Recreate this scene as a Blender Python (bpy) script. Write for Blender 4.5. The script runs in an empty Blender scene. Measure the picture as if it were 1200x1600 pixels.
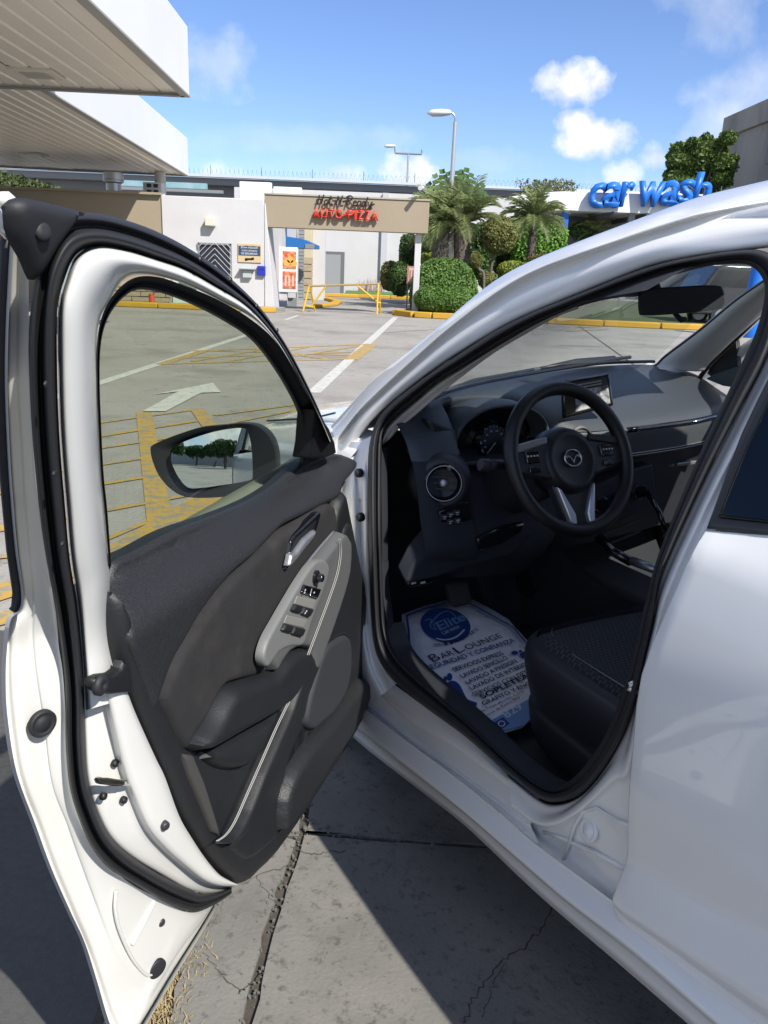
import bpy, bmesh, math, random
import numpy as np
from mathutils import Vector, Matrix
from mathutils.geometry import delaunay_2d_cdt
random.seed(7); rng = np.random.default_rng(7)
scene = bpy.context.scene
C = scene.collection
# ------------------------------------------------------------------ camera, world, sun, exposure
F = 1271.0; PITCH = .295; ROLL = .041; H = 1.36
PSI = .5183; CX, CY = -.117, 1.93; DEL = .776
cp, sp = math.cos(PITCH), math.sin(PITCH); cr, sr = math.cos(ROLL), math.sin(ROLL)
FW = np.array([0, cp, -sp]); U0 = np.array([0, sp, cp]); R0 = np.array([1., 0, 0])
RI = cr*R0 + sr*U0; UP = -sr*R0 + cr*U0; EYE = np.array([0, 0, H])
cam = bpy.data.cameras.new('camera'); camo = bpy.data.objects.new('camera', cam); C.objects.link(camo)
cam.sensor_fit = 'VERTICAL'; cam.sensor_height = 24; cam.lens = F/1600*24
cam.clip_start = .02; cam.clip_end = 1500
camo.matrix_world = Matrix(((RI[0], UP[0], -FW[0], 0), (RI[1], UP[1], -FW[1], 0), (RI[2], UP[2], -FW[2], H), (0, 0, 0, 1)))
scene.camera = camo
scene.view_settings.view_transform = 'Standard'; scene.view_settings.look = 'None'
scene.view_settings.gamma = 1; scene.view_settings.use_curve_mapping = False
scene.view_settings.exposure = EXPO = 1.6
SUN = Vector((.66, -.80, 1.0)).normalized()
world = bpy.data.worlds.new('World'); scene.world = world; world.use_nodes = True
wn = world.node_tree; wn.nodes.clear(); wl = wn.links
def WN(t, **k):
    n = wn.nodes.new(t)
    for a, v in k.items(): setattr(n, a, v)
    return n
def wmath(op, a, b=None, c=None, clamp=False):
    n = WN('ShaderNodeMath', operation=op, use_clamp=clamp)
    for i, v in enumerate((a, b, c)):
        if v is None: continue
        if isinstance(v, (int, float)): n.inputs[i].default_value = v
        else: wl.new(v, n.inputs[i])
    return n.outputs[0]
sky = WN('ShaderNodeTexSky', sky_type='NISHITA', sun_disc=False, sun_elevation=math.asin(SUN.z),
         sun_rotation=math.atan2(SUN.x, SUN.y), altitude=20, air_density=1.0, dust_density=.15, ozone_density=2.2)
tc = WN('ShaderNodeTexCoord')
def wdot(v):
    n = WN('ShaderNodeVectorMath', operation='DOT_PRODUCT'); wl.new(tc.outputs['Generated'], n.inputs[0]); n.inputs[1].default_value = v
    return n.outputs['Value']
wnoise = WN('ShaderNodeTexNoise'); wl.new(tc.outputs['Generated'], wnoise.inputs['Vector'])
wnoise.inputs['Scale'].default_value = 26; wnoise.inputs['Detail'].default_value = 8; wnoise.inputs['Roughness'].default_value = .58
CLOFF = (0.0, 4.7, 0.0)  # offset picked so the added fill cloud leaves the view clear
CLOUDS = [  # px, py, half width, half height, density, edge
    (895, 133, 47, 27, 1.0, .7), (866, 130, 26, 17, .8, .7), (926, 216, 50, 25, 1.0, .7), (900, 193, 28, 20, .9, .7), (918, 238, 32, 8, .5, .7), (975, 270, 24, 16, .7, .9),
    (1032, 246, 26, 18, .6, .9), (640, 272, 42, 32, .75, 1.0), (535, 278, 34, 24, .55, .9), (350, 282, 40, 22, .4, .9), (335, 98, 52, 42, .3, .7), (1165, 140, 70, 24, .3, .8),
    (580, 218, 70, 16, .14, .7), (440, 218, 200, 20, .14, .7), (760, 250, 80, 16, .12, .7), (560, 262, 220, 24, .07, .6)]
cov = None
for i, (px, py, a, b, dens, edge) in enumerate(CLOUDS):
    d = FW + RI*(px-600)/F + UP*(800-py)/F; d /= np.linalg.norm(d)
    u = RI - d*np.dot(RI, d); u /= np.linalg.norm(u); v = np.cross(u, d)
    a *= 1.15/F; b *= 1.15/F
    du, dv, dd = wdot(u/a), wdot(v/b), wdot(d)
    r2 = wmath('ADD', wmath('MULTIPLY', du, du), wmath('MULTIPLY', dv, dv))
    r = wmath('SQRT', r2)
    e = wmath('SUBTRACT', 1.0, r)
    e = wmath('ADD', e, wmath('MULTIPLY', wmath('SUBTRACT', wnoise.outputs['Fac'], .5), 2.1*edge))
    e = wmath('MULTIPLY', wmath('SMOOTH_MIN', wmath('MAXIMUM', wmath('MULTIPLY', e, 1.7), 0), 1.0, .25), dens)
    e = wmath('MULTIPLY', e, wmath('GREATER_THAN', dd, 0))
    cov = e if cov is None else wmath('MAXIMUM', cov, e)
# denser cloud added mostly out of view, to brighten the shaded sides
wmap = WN('ShaderNodeMapping'); wl.new(tc.outputs['Generated'], wmap.inputs[0]); wmap.inputs['Location'].default_value = CLOFF
wn2 = WN('ShaderNodeTexNoise'); wl.new(wmap.outputs[0], wn2.inputs['Vector']); wn2.inputs['Scale'].default_value = 2.6; wn2.inputs['Detail'].default_value = 9; wn2.inputs['Roughness'].default_value = .52
rest = wmath('MULTIPLY', wmath('SUBTRACT', wn2.outputs['Fac'], .48, clamp=True), 7, clamp=True)
cov = wmath('MAXIMUM', cov, rest)
mx = WN('ShaderNodeMixRGB'); wl.new(cov, mx.inputs[0])
tint = WN('ShaderNodeMixRGB', blend_type='MULTIPLY'); tint.inputs[0].default_value = 1; wl.new(sky.outputs[0], tint.inputs[1]); tint.inputs[2].default_value = (.272, .305, .395, 1)
wl.new(tint.outputs[0], mx.inputs[1])
shade = WN('ShaderNodeMixRGB'); wl.new(wmath('MULTIPLY', wmath('SUBTRACT', wnoise.outputs['Fac'], .35), 2.6, clamp=True), shade.inputs[0])
shade.inputs[1].default_value = (2.0, 2.1, 2.3, 1); shade.inputs[2].default_value = (3.2, 3.15, 3.1, 1)
wl.new(shade.outputs[0], mx.inputs[2])
bg = WN('ShaderNodeBackground'); bg.inputs['Strength'].default_value = .14
wl.new(mx.outputs[0], bg.inputs['Color']); wo = WN('ShaderNodeOutputWorld'); wl.new(bg.outputs[0], wo.inputs['Surface'])
sl = bpy.data.lights.new('sun', 'SUN'); sl.energy = 2.3; sl.angle = math.radians(.55); sl.color = (1.0, .945, .86)
so = bpy.data.objects.new('sun', sl); C.objects.link(so); so.rotation_euler = (-SUN).to_track_quat('-Z', 'Y').to_euler(); so.location = (0, 0, 30)
scene.cycles.max_bounces = 10; scene.cycles.transparent_max_bounces = 16; scene.cycles.glossy_bounces = 4; scene.cycles.diffuse_bounces = 4
scene.cycles.use_denoising = True; scene.cycles.caustics_reflective = False; scene.cycles.caustics_refractive = False
# ------------------------------------------------------------------ frames: w world, c car (x forward, y left, z up), d open front door (x hinge to rear edge, y outwards)
cF = np.array([-math.sin(PSI), math.cos(PSI), 0]); cL = np.array([-math.cos(PSI), -math.sin(PSI), 0]); cZ = np.array([0, 0, 1.])
dX = -math.cos(DEL)*cF + math.sin(DEL)*cL; dY = math.sin(DEL)*cF + math.cos(DEL)*cL
O3 = np.array([CX, CY, 0])
FR = {'w': (np.eye(3), np.zeros(3)), 'c': (np.array([cF, cL, cZ]), O3), 'd': (np.array([dX, dY, cZ]), O3)}
def W(fr, q):
    M, o = FR[fr]; return Vector(M.T @ np.array(q, float) + o)
def rayl(fr, px, py):
    M, o = FR[fr]; return M @ (EYE-o), M @ (FW + RI*(px-600)/F + UP*(800-py)/F)
def un(fr, px, py, ax, val):
    a, b = rayl(fr, px, py); i = 'xyz'.index(ax); return a + b*(val-a[i])/b[i]
def unp(fr, px, py, p0, n):
    a, b = rayl(fr, px, py); n = np.array(n, float); return a + b*(np.dot(np.array(p0)-a, n)/np.dot(b, n))
CARP = ([.0, .2, .25, .35, .45, .75, .95, 1.0, 1.2, 1.4, 1.46, 1.55], [-.08, -.05, -.03, -.01, 0, .005, -.03, -.05, -.13, -.22, -.28, -.5])
DOORP = ([.0, .2, .3, .45, .75, .95, 1.45, 1.7], [-.05, -.02, -.005, 0, .005, -.0, -.16, -.25])
PROF = {'c': CARP, 'd': DOORP}
def on(fr, px, py, off=0.0):
    P = PROF[fr]; y = 0.
    for _ in range(40):
        q = un(fr, px, py, 'y', y); y = .5*y + .5*(np.interp(q[2], P[0], P[1]) + off)
    return q
def ground(px, py, z=0.0): return un('w', px, py, 'z', z)
# ------------------------------------------------------------------ object helpers
class MB:
    def __init__(s): s.v = []; s.f = []
    def add(s, vs, fs):
        b = len(s.v); s.v += [tuple(map(float, v)) for v in vs]; s.f += [tuple(i+b for i in f) for f in fs]; return s
    def box(s, c, d, rz=0, M=None):
        cx, cy, cz = c; x, y, z = d[0]/2, d[1]/2, d[2]/2; ca, sa = math.cos(rz), math.sin(rz); vs = []
        for a in (-1, 1):
            for b in (-1, 1):
                for e in (-1, 1): vs.append((cx+a*x*ca-b*y*sa, cy+a*x*sa+b*y*ca, cz+e*z))
        if M is not None: vs = [M(v) for v in vs]
        return s.add(vs, [(0, 1, 3, 2), (4, 6, 7, 5), (0, 4, 5, 1), (2, 3, 7, 6), (0, 2, 6, 4), (1, 5, 7, 3)])
    def cyl(s, a, b, r, r2=None, n=12, cap=True):
        a, b = Vector(a), Vector(b); r2 = r if r2 is None else r2; q = (b-a).to_track_quat('Z', 'Y'); vs = []
        for p, rr in ((a, r), (b, r2)):
            for k in range(n): t = 2*math.pi*k/n; vs.append(p + q @ Vector((rr*math.cos(t), rr*math.sin(t), 0)))
        fs = [(k, (k+1) % n, n+(k+1) % n, n+k) for k in range(n)]
        if cap: fs += [tuple(range(n-1, -1, -1)), tuple(range(n, 2*n))]
        return s.add(vs, fs)
    def tube(s, pts, r, n=8, closed=False, sx=1.0, upv=None):
        pts = [Vector(p) for p in pts]; m = len(pts); vs = []; prev = None
        for i, p in enumerate(pts):
            t = (pts[(i+1) % m]-pts[i-1]) if closed else (pts[min(i+1, m-1)]-pts[max(i-1, 0)])
            t.normalize(); a = (Vector(upv) if upv is not None else prev if prev is not None else Vector((.3, .2, .93)))
            x = a - t*a.dot(t)
            if x.length < 1e-5: x = t.orthogonal()
            x.normalize(); y = t.cross(x); prev = x; rr = r[i] if isinstance(r, (list, tuple)) else r
            for k in range(n): u = 2*math.pi*k/n; vs.append(p + x*rr*math.cos(u)*sx + y*rr*math.sin(u))
        fs = []
        for i in range(m if closed else m-1):
            j = (i+1) % m
            fs += [(i*n+k, i*n+(k+1) % n, j*n+(k+1) % n, j*n+k) for k in range(n)]
        if not closed: fs += [tuple(range(n-1, -1, -1)), tuple(range((m-1)*n, m*n))]
        return s.add(vs, fs)
    def lathe(s, o, ax, prof, n=20, cap=True):
        o = Vector(o); q = Vector(ax).to_track_quat('Z', 'Y'); vs = []; m = len(prof)
        for r, h in prof:
            for k in range(n): t = 2*math.pi*k/n; vs.append(o + q @ Vector((r*math.cos(t), r*math.sin(t), h)))
        fs = [(i*n+k, i*n+(k+1) % n, (i+1)*n+(k+1) % n, (i+1)*n+k) for i in range(m-1) for k in range(n)]
        if cap: fs += [tuple(range(n-1, -1, -1)), tuple(range((m-1)*n, m*n))]
        return s.add(vs, fs)
    def prism(s, poly, dv):
        n = len(poly); p = [Vector(v) for v in poly]; d = Vector(dv); vs = p + [v+d for v in p]
        return s.add(vs, [tuple(range(n)), tuple(range(2*n-1, n-1, -1))] + [(k, k+n, (k+1) % n+n, (k+1) % n) for k in range(n)])
    def grid(s, rows, closed=False):
        n = len(rows[0]); m = len(rows); vs = [v for r in rows for v in r]
        fs = [(i*n+k, i*n+(k+1) % n, (i+1)*n+(k+1) % n, (i+1)*n+k) for i in range(m-1) for k in range(n if closed else n-1)]
        return s.add(vs, fs)
    def mesh(s, name):
        me = bpy.data.meshes.new(name); me.from_pydata(s.v, [], s.f); me.update()
        bm = bmesh.new(); bm.from_mesh(me); bmesh.ops.recalc_face_normals(bm, faces=bm.faces); bm.to_mesh(me); bm.free(); return me
    def build(s, name, m, parent=None, smooth=False, bevel=0, **k):
        return link(s.mesh(name), name, m, parent, smooth, bevel, **k)
def link(me, name, m, parent=None, smooth=False, bevel=0, sol=0, soff=0, seg=2, sub=0, ang=40):
    o = bpy.data.objects.new(name, me); C.objects.link(o); me.materials.append(m)
    if sol: d = o.modifiers.new('t', 'SOLIDIFY'); d.thickness = sol; d.offset = soff
    if sub: d = o.modifiers.new('s', 'SUBSURF'); d.levels = d.render_levels = sub
    if bevel: d = o.modifiers.new('b', 'BEVEL'); d.width = bevel; d.segments = seg; d.limit_method = 'ANGLE'; d.angle_limit = math.radians(40)
    if smooth is True: me.shade_smooth()
    elif smooth: me.shade_smooth(); me.set_sharp_from_angle(angle=math.radians(smooth))
    elif bevel: me.shade_smooth(); me.set_sharp_from_angle(angle=math.radians(ang))
    setpar(o, parent); return o
def setpar(o, parent):
    if parent is not None:
        o.parent = parent
        if parent.type == 'EMPTY': o.matrix_parent_inverse = Matrix.Translation(-parent.location)
def thing(name, loc, label, cat, group=None):
    o = bpy.data.objects.new(name, None); C.objects.link(o); o.location = loc; o.empty_display_size = .1
    return tag(o, label, cat, group)
def tag(o, label=None, cat=None, group=None, kind=None):
    for k, v in (('label', label), ('category', cat), ('group', group), ('kind', kind)):
        if v: o[k] = v
    return o
def copy_tree(o, loc, label=None):
    c = o.copy(); C.objects.link(c); c.location = loc
    if label: c['label'] = label
    def kids(a, b):
        for ch in a.children:
            d = ch.copy(); C.objects.link(d); d.parent = b; kids(ch, d)
    kids(o, c); return c
def cr_(pts, per=8, closed=False):
    pts = [Vector(p) for p in pts]; n = len(pts); out = []
    for i in range(n if closed else n-1):
        if closed: a, b, c, d = pts[i-1], pts[i], pts[(i+1) % n], pts[(i+2) % n]
        else: a, b, c, d = pts[max(i-1, 0)], pts[i], pts[i+1], pts[min(i+2, n-1)]
        for k in range(per):
            t = k/per; out.append(.5*((2*b)+(c-a)*t+(2*a-5*b+4*c-d)*t*t+(3*b-a-3*c+d)*t**3))
    if not closed: out.append(pts[-1])
    return out
def resamp(pts, n, closed=False):
    P = np.array([list(p) for p in pts]); 
    if closed: P = np.vstack([P, P[:1]])
    s = np.concatenate([[0], np.cumsum(np.linalg.norm(np.diff(P, axis=0), axis=1))])
    t = np.linspace(0, s[-1], n+1)[:-1] if closed else np.linspace(0, s[-1], n)
    return [Vector([np.interp(x, s, P[:, k]) for k in range(P.shape[1])]) for x in t]
def loft(name, curves, m, parent=None, per=6, across=3, n=None, closed=False, sol=0, soff=0, smooth=True, lin=False):
    """surface through a set of curves (lists of points); paired control points unless n resamples them by length"""
    cs = [cr_(c, per, closed) for c in curves]
    if n: cs = [resamp(c, n, closed) for c in cs]
    rows = []; k = len(cs)
    for j in range(len(cs[0])):
        col = [c[j] for c in cs]
        if lin:
            o = []
            for i in range(k-1): o += [col[i].lerp(col[i+1], t/across) for t in range(across)]
            o.append(col[-1])
        else: o = cr_(col, across)
        rows.append(o)
    if closed: rows.append(rows[0])
    return MB().grid(rows).build(name, m, parent, smooth, sol=sol, soff=soff)
def smoothpoly(pts, per=6, closed=True): return [(p.x, p.y) for p in cr_([(x, y, 0) for x, y in pts], per, closed)]
def plate(name, fr, outline, y0, m, parent=None, rnd=.015, hgt=.01, thick=.012, res=.02, smooth_out=False, side=-1, fn=None, axes=None, sm=True):
    """a solid pad lying on the frame's x-z plane at depth y0(x, z): a rounded edge of width rnd, height hgt, raised towards side*y"""
    if smooth_out: outline = smoothpoly(outline, smooth_out)
    f0 = y0 if callable(y0) else (lambda x, z: y0)
    P = []
    for px, py in outline:
        y = 0.
        for _ in range(25): q = un(fr, px, py, 'y', y); y = .5*y+.5*f0(q[0], q[2])
        P.append((q[0], q[2]))
    P = np.array(P); n = len(P)
    per = np.linalg.norm(np.roll(P, -1, 0)-P, axis=1).sum()
    D = np.array([list(v) for v in resamp(P, max(10, int(per/(res*.6))), True)]); n = len(D); nx = np.roll(D, -1, 0)
    lo, hi = D.min(0), D.max(0); r2 = min(res, rnd*.7) if rnd else res
    r2 = max(r2, math.sqrt((hi[0]-lo[0])*(hi[1]-lo[1])/9000))
    gx, gz = np.meshgrid(np.arange(lo[0], hi[0], r2), np.arange(lo[1], hi[1], r2)); G = np.column_stack([gx.ravel(), gz.ravel()])
    def dist(Q):
        d = np.full(len(Q), 9.); ins = np.zeros(len(Q), bool)
        for a, b in zip(D, nx):
            ab = b-a; t = np.clip(((Q-a)@ab)/(ab@ab+1e-12), 0, 1); d = np.minimum(d, np.hypot(*(Q-a-t[:, None]*ab).T))
            c = ((a[1] > Q[:, 1]) != (b[1] > Q[:, 1])) & (Q[:, 0] < (b[0]-a[0])*(Q[:, 1]-a[1])/(b[1]-a[1]+1e-12)+a[0]); ins ^= c
        return d, ins
    d, ins = dist(G); rings = []
    if rnd:
        tn = np.roll(D, -1, 0)-np.roll(D, 1, 0); tn /= np.linalg.norm(tn, axis=1)[:, None]+1e-9
        area = .5*np.sum(D[:, 0]*nx[:, 1]-nx[:, 0]*D[:, 1]); nrm = np.column_stack([-tn[:, 1], tn[:, 0]])*(1 if area > 0 else -1)
        for k in (.12, .35, .68, 1.0):
            Q = D+nrm*rnd*k; dq, iq = dist(Q); rings.append(Q[iq & (dq > rnd*k*.93)])
        G = G[ins & (d > max(rnd*1.0+r2*.5, r2*.5))]; G = np.vstack(rings+[G])
    else: G = G[ins & (d > r2*.45)]
    md = .45*min(r2, rnd*.3) if rnd else 0
    if md:   # thin out points that crowd each other
        seen = {}; keep = []
        for q in D: seen.setdefault((int(q[0]//md), int(q[1]//md)), []).append(q)
        for q in G:
            c_ = (int(q[0]//md), int(q[1]//md))
            if all(np.hypot(*(q-o_)) > md for i_ in (-1, 0, 1) for j_ in (-1, 0, 1) for o_ in seen.get((c_[0]+i_, c_[1]+j_), ())): keep.append(q); seen.setdefault(c_, []).append(q)
        G = np.array(keep) if keep else np.zeros((0, 2))
    allv = [Vector(v) for v in np.vstack([D, G])] if len(G) else [Vector(v) for v in D]
    vo, eo, fo, ov, oe, of = delaunay_2d_cdt(allv, [(i, (i+1) % n) for i in range(n)], [list(range(n))], 1, 1e-4)
    V = np.array([list(v) for v in vo]); d, _ = dist(V)
    h = hgt*np.sqrt(np.clip(1-(1-np.clip(d/max(rnd, 1e-6), 0, 1))**2, 0, 1)) if rnd else np.zeros(len(V))
    if fn: h = h + np.array([fn(x, z, dd) for (x, z), dd in zip(V, d)])
    vs = [W(fr, (x, f0(x, z)+side*hh, z)) for (x, z), hh in zip(V, h)]
    fs = [tuple(f) for f in fo]
    # boundary skirt for thickness
    cnt = {}
    for f in fs:
        for i in range(len(f)):
            e = tuple(sorted((f[i], f[(i+1) % len(f)]))); cnt[e] = cnt.get(e, 0)+1
    nb = len(vs); back = [W(fr, (x, f0(x, z)-side*thick, z)) for x, z in V]
    used = sorted({i for e, c in cnt.items() if c == 1 for i in e}); mp = {i: nb+k for k, i in enumerate(used)}
    vs += [back[i] for i in used]
    fs += [(e[0], e[1], mp[e[1]], mp[e[0]]) for e, c in cnt.items() if c == 1]
    me = bpy.data.meshes.new(name); me.from_pydata(vs, [], fs); me.update()
    bm = bmesh.new(); bm.from_mesh(me); bmesh.ops.recalc_face_normals(bm, faces=bm.faces); bm.to_mesh(me); bm.free()
    return link(me, name, m, parent, 50 if sm else False)
def text_mesh(s, name, m, parent, org, xd, yd, width=None, height=None, depth=.01, bold=0, shear=0, spacing=1.0, bevel=0):
    """flat lettering: org lower left, xd / yd world directions"""
    cu = bpy.data.curves.new(name, 'FONT'); cu.body = s; cu.size = 1; cu.offset = bold; cu.shear = shear; cu.space_character = spacing
    cu.extrude = 0; cu.resolution_u = 3
    to = bpy.data.objects.new(name, cu); me = bpy.data.meshes.new_from_object(to); bpy.data.objects.remove(to)
    co = np.array([list(v.co) for v in me.vertices])
    if len(co) == 0: return None
    lo, hi = co.min(0), co.max(0); X, Y = Vector(xd).normalized(), Vector(yd).normalized(); Z = X.cross(Y)
    sx = width/(hi[0]-lo[0]) if width else height/(hi[1]-lo[1]); sy = height/(hi[1]-lo[1]) if height else sx
    bm = bmesh.new(); bm.from_mesh(me)
    if depth > 0:
        r = bmesh.ops.extrude_face_region(bm, geom=bm.faces[:])
        ev = [g for g in r['geom'] if isinstance(g, bmesh.types.BMVert)]
        for v in ev: v.co.z += 1000
    for v in bm.verts:
        z = depth if v.co.z > 500 else 0
        v.co = Vector(org) + X*(v.co.x-lo[0])*sx + Y*(v.co.y-lo[1])*sy + Z*z
    bmesh.ops.recalc_face_normals(bm, faces=bm.faces); bm.to_mesh(me); bm.free()
    me.materials.clear()
    return link(me, name, m, parent)
# ------------------------------------------------------------------ materials
def mat(name, col, rough=.5, metal=0, col2=None, nscale=8, ncon=.5, bump=0, bscale=200, coat=0, coord='Object', spec=.5, ndet=6, stretch=None, stain=None, dirt=None, emit=None):
    m = bpy.data.materials.new(name); m.use_nodes = True; nt = m.node_tree; b = nt.nodes['Principled BSDF']
    b.inputs['Base Color'].default_value = (*col, 1); b.inputs['Roughness'].default_value = rough; b.inputs['Metallic'].default_value = metal
    b.inputs['Coat Weight'].default_value = coat; b.inputs['Coat Roughness'].default_value = .04; b.inputs['Specular IOR Level'].default_value = spec
    t = nt.nodes.new('ShaderNodeTexCoord'); vec = t.outputs[coord]
    if stretch:
        mp = nt.nodes.new('ShaderNodeMapping'); mp.inputs['Scale'].default_value = stretch; nt.links.new(vec, mp.inputs[0]); vec = mp.outputs[0]
    out = None
    def noise(sc, det=6, ro=.6):
        n = nt.nodes.new('ShaderNodeTexNoise'); n.inputs['Scale'].default_value = sc; n.inputs['Detail'].default_value = det; n.inputs['Roughness'].default_value = ro
        nt.links.new(vec, n.inputs['Vector']); return n.outputs['Fac']
    def ramp(f, a, b_):
        r = nt.nodes.new('ShaderNodeMapRange'); r.inputs[1].default_value = a; r.inputs[2].default_value = b_; nt.links.new(f, r.inputs[0]); return r.outputs[0]
    def mixc(fac, a, c):
        x = nt.nodes.new('ShaderNodeMixRGB'); nt.links.new(fac, x.inputs[0])
        for i, q in ((1, a), (2, c)):
            if isinstance(q, tuple): x.inputs[i].default_value = (*q, 1)
            else: nt.links.new(q, x.inputs[i])
        return x.outputs[0]
    if col2:
        out = mixc(ramp(noise(nscale, ndet), .5-ncon*.5, .5+ncon*.5), col, col2)
    if stain:  # (scale, lo, hi, colour)
        out = mixc(ramp(noise(stain[0], 8, .65), stain[1], stain[2]), out if out else col, stain[3])
    if dirt:
        out = mixc(ramp(noise(dirt[0], 4, .75), dirt[1], dirt[2]), out if out else col, dirt[3])
    if out: nt.links.new(out, b.inputs['Base Color'])
    if bump:
        bp = nt.nodes.new('ShaderNodeBump'); bp.inputs['Strength'].default_value = bump; bp.inputs['Distance'].default_value = .02 if bscale < 60 else .002
        nt.links.new(noise(bscale, 4), bp.inputs['Height']); nt.links.new(bp.outputs[0], b.inputs['Normal'])
    if emit: b.inputs['Emission Color'].default_value = (*emit[0], 1); b.inputs['Emission Strength'].default_value = emit[1]
    return m
def glass(name, tint, f0=.04, rough=0):
    """a thin pane: tinted see-through, with a mirror sheen that grows towards grazing angles on both faces"""
    m = bpy.data.materials.new(name); m.use_nodes = True; nt = m.node_tree; nt.nodes.clear(); N = nt.nodes.new
    o = N('ShaderNodeOutputMaterial'); x = N('ShaderNodeMixShader'); t = N('ShaderNodeBsdfTransparent'); g = N('ShaderNodeBsdfGlossy'); ge = N('ShaderNodeNewGeometry'); d = N('ShaderNodeVectorMath'); d.operation = 'DOT_PRODUCT'
    nt.links.new(ge.outputs['Incoming'], d.inputs[0]); nt.links.new(ge.outputs['Normal'], d.inputs[1]); v = d.outputs['Value']
    for op, k in (('ABSOLUTE', 0), ('SUBTRACT', 1), ('POWER', 5), ('MULTIPLY_ADD', 1-f0)):
        q = N('ShaderNodeMath'); q.operation = op
        if op == 'SUBTRACT': q.inputs[0].default_value = 1; nt.links.new(v, q.inputs[1])
        else:
            nt.links.new(v, q.inputs[0])
            if op != 'ABSOLUTE': q.inputs[1].default_value = k
        if op == 'MULTIPLY_ADD': q.inputs[2].default_value = f0
        v = q.outputs[0]
    t.inputs[0].default_value = (*tint, 1); g.inputs['Roughness'].default_value = rough
    for a, b in ((v, x.inputs[0]), (t.outputs[0], x.inputs[1]), (g.outputs[0], x.inputs[2]), (x.outputs[0], o.inputs['Surface'])): nt.links.new(a, b)
    return m
def flat(name, c, r=.6, **k): return mat(name, c, r, **k)
M = {}
M['paint'] = mat('white_car_paint', (.82, .825, .815), .22, coat=1, spec=.4)
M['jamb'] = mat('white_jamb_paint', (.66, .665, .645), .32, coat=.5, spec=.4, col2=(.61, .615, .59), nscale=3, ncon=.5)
M['rubber'] = mat('black_rubber', (.013, .014, .017), .62, bump=.1, bscale=300)
M['rubber2'] = mat('grey_rubber', (.028, .030, .036), .42)
M['plast'] = mat('charcoal_plastic', (.010, .0112, .0135), .5, bump=.35, bscale=420, col2=(.013, .0145, .017), nscale=30)
M['plast2'] = mat('dark_plastic', (.024, .027, .033), .5, bump=.25, bscale=400)
M['pad'] = mat('grained_pad', (.010, .011, .0135), .46, bump=.6, bscale=330, col2=(.024, .025, .028), nscale=420, ncon=.35, ndet=2)
M['fabric'] = mat('brown_grey_fabric', (.020, .0198, .0215), .95, bump=.7, bscale=700, col2=(.031, .0305, .032), nscale=14, ncon=.6, spec=.2, stain=(3, .55, .8, (.050, .047, .046)))
M['leather'] = mat('grey_leather', (.095, .098, .10), .45, bump=.35, bscale=260)
M['switch'] = mat('switch_plate', (.15, .155, .155), .5, bump=.2, bscale=500)
M['thread'] = mat('stitch_thread', (.34, .34, .33), .8)
M['dash'] = mat('dash_skin', (.042, .050, .060), .45, bump=.5, bscale=380)
M['dashl'] = mat('dash_leather_band', (.078, .087, .092), .42, bump=.3, bscale=240)
M['dark'] = mat('interior_black', (.020, .023, .029), .75, bump=.2, bscale=300)
M['plastd'] = mat('door_black_plastic', (.008, .009, .011), .5, bump=.25, bscale=400)
M['knee'] = mat('lower_dash_plastic', (.020, .025, .033), .75, spec=.25)
M['carpet'] = mat('carpet', (.026, .029, .034), .95, bump=.8, bscale=600)
M['gloss'] = mat('piano_black', (.006, .006, .008), .12, coat=.6)
M['chrome'] = mat('satin_chrome', (.62, .64, .66), .18, 1)
M['silver'] = mat('silver_plastic', (.36, .37, .39), .32, .7)
M['satin'] = mat('satin_spoke_metal', (.66, .67, .69), .34, .75)
M['trimgrey'] = mat('pillar_trim', (.58, .57, .545), .8, bump=.15, bscale=500)
M['wheel'] = mat('steering_rubber', (.009, .0105, .0125), .42, bump=.3, bscale=500)
M['mirror'] = mat('mirror_glass', (.80, .86, .90), .0, 1)
M['glass'] = glass('door_glass', (.64, .70, .60))
M['wscreen'] = glass('windscreen_glass', (.84, .90, .87), .02)
M['tint'] = glass('tinted_glass', (.05, .055, .06), .05)
M['print'] = mat('white_print', (.55, .55, .57), .6)
M['seat'] = mat('seat_weave', (.022, .025, .032), .9, bump=0)
_n = M['seat'].node_tree; _t = _n.nodes.new('ShaderNodeTexCoord'); _m = _n.nodes.new('ShaderNodeMapping'); _m.inputs['Rotation'].default_value = (0, 0, -PSI); _v = _n.nodes.new('ShaderNodeTexBrick'); _b = _n.nodes.new('ShaderNodeBump')
_v.inputs['Scale'].default_value = 42; _v.inputs['Color1'].default_value = (1, 1, 1, 1); _v.inputs['Color2'].default_value = (.7, .7, .7, 1); _v.inputs['Mortar'].default_value = (0, 0, 0, 1); _v.inputs['Mortar Size'].default_value = .09; _v.inputs['Brick Width'].default_value = .55; _v.inputs['Row Height'].default_value = .4; _b.inputs['Strength'].default_value = .9; _b.inputs['Distance'].default_value = .004
_c = _n.nodes.new('ShaderNodeMixRGB'); _c.inputs[1].default_value = (.018, .020, .026, 1); _c.inputs[2].default_value = (.052, .058, .069, 1)
for _x, _y in ((_t.outputs['Object'], _m.inputs[0]), (_m.outputs[0], _v.inputs['Vector']), (_v.outputs['Color'], _b.inputs['Height']), (_b.outputs[0], _n.nodes['Principled BSDF'].inputs['Normal']), (_v.outputs['Color'], _c.inputs[0]), (_c.outputs[0], _n.nodes['Principled BSDF'].inputs['Base Color'])): _n.links.new(_x, _y)
M['vinyl'] = mat('seat_vinyl', (.028, .031, .038), .5, bump=.2, bscale=250)
M['paper'] = mat('mat_paper', (.82, .82, .88), .7, bump=.5, bscale=14)
M['inkb'] = mat('blue_ink', (.012, .05, .22), .6)
M['inkl'] = mat('pale_blue_ink', (.16, .30, .58), .6)
M['inkd'] = mat('navy_ink', (.012, .015, .06), .6)
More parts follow.
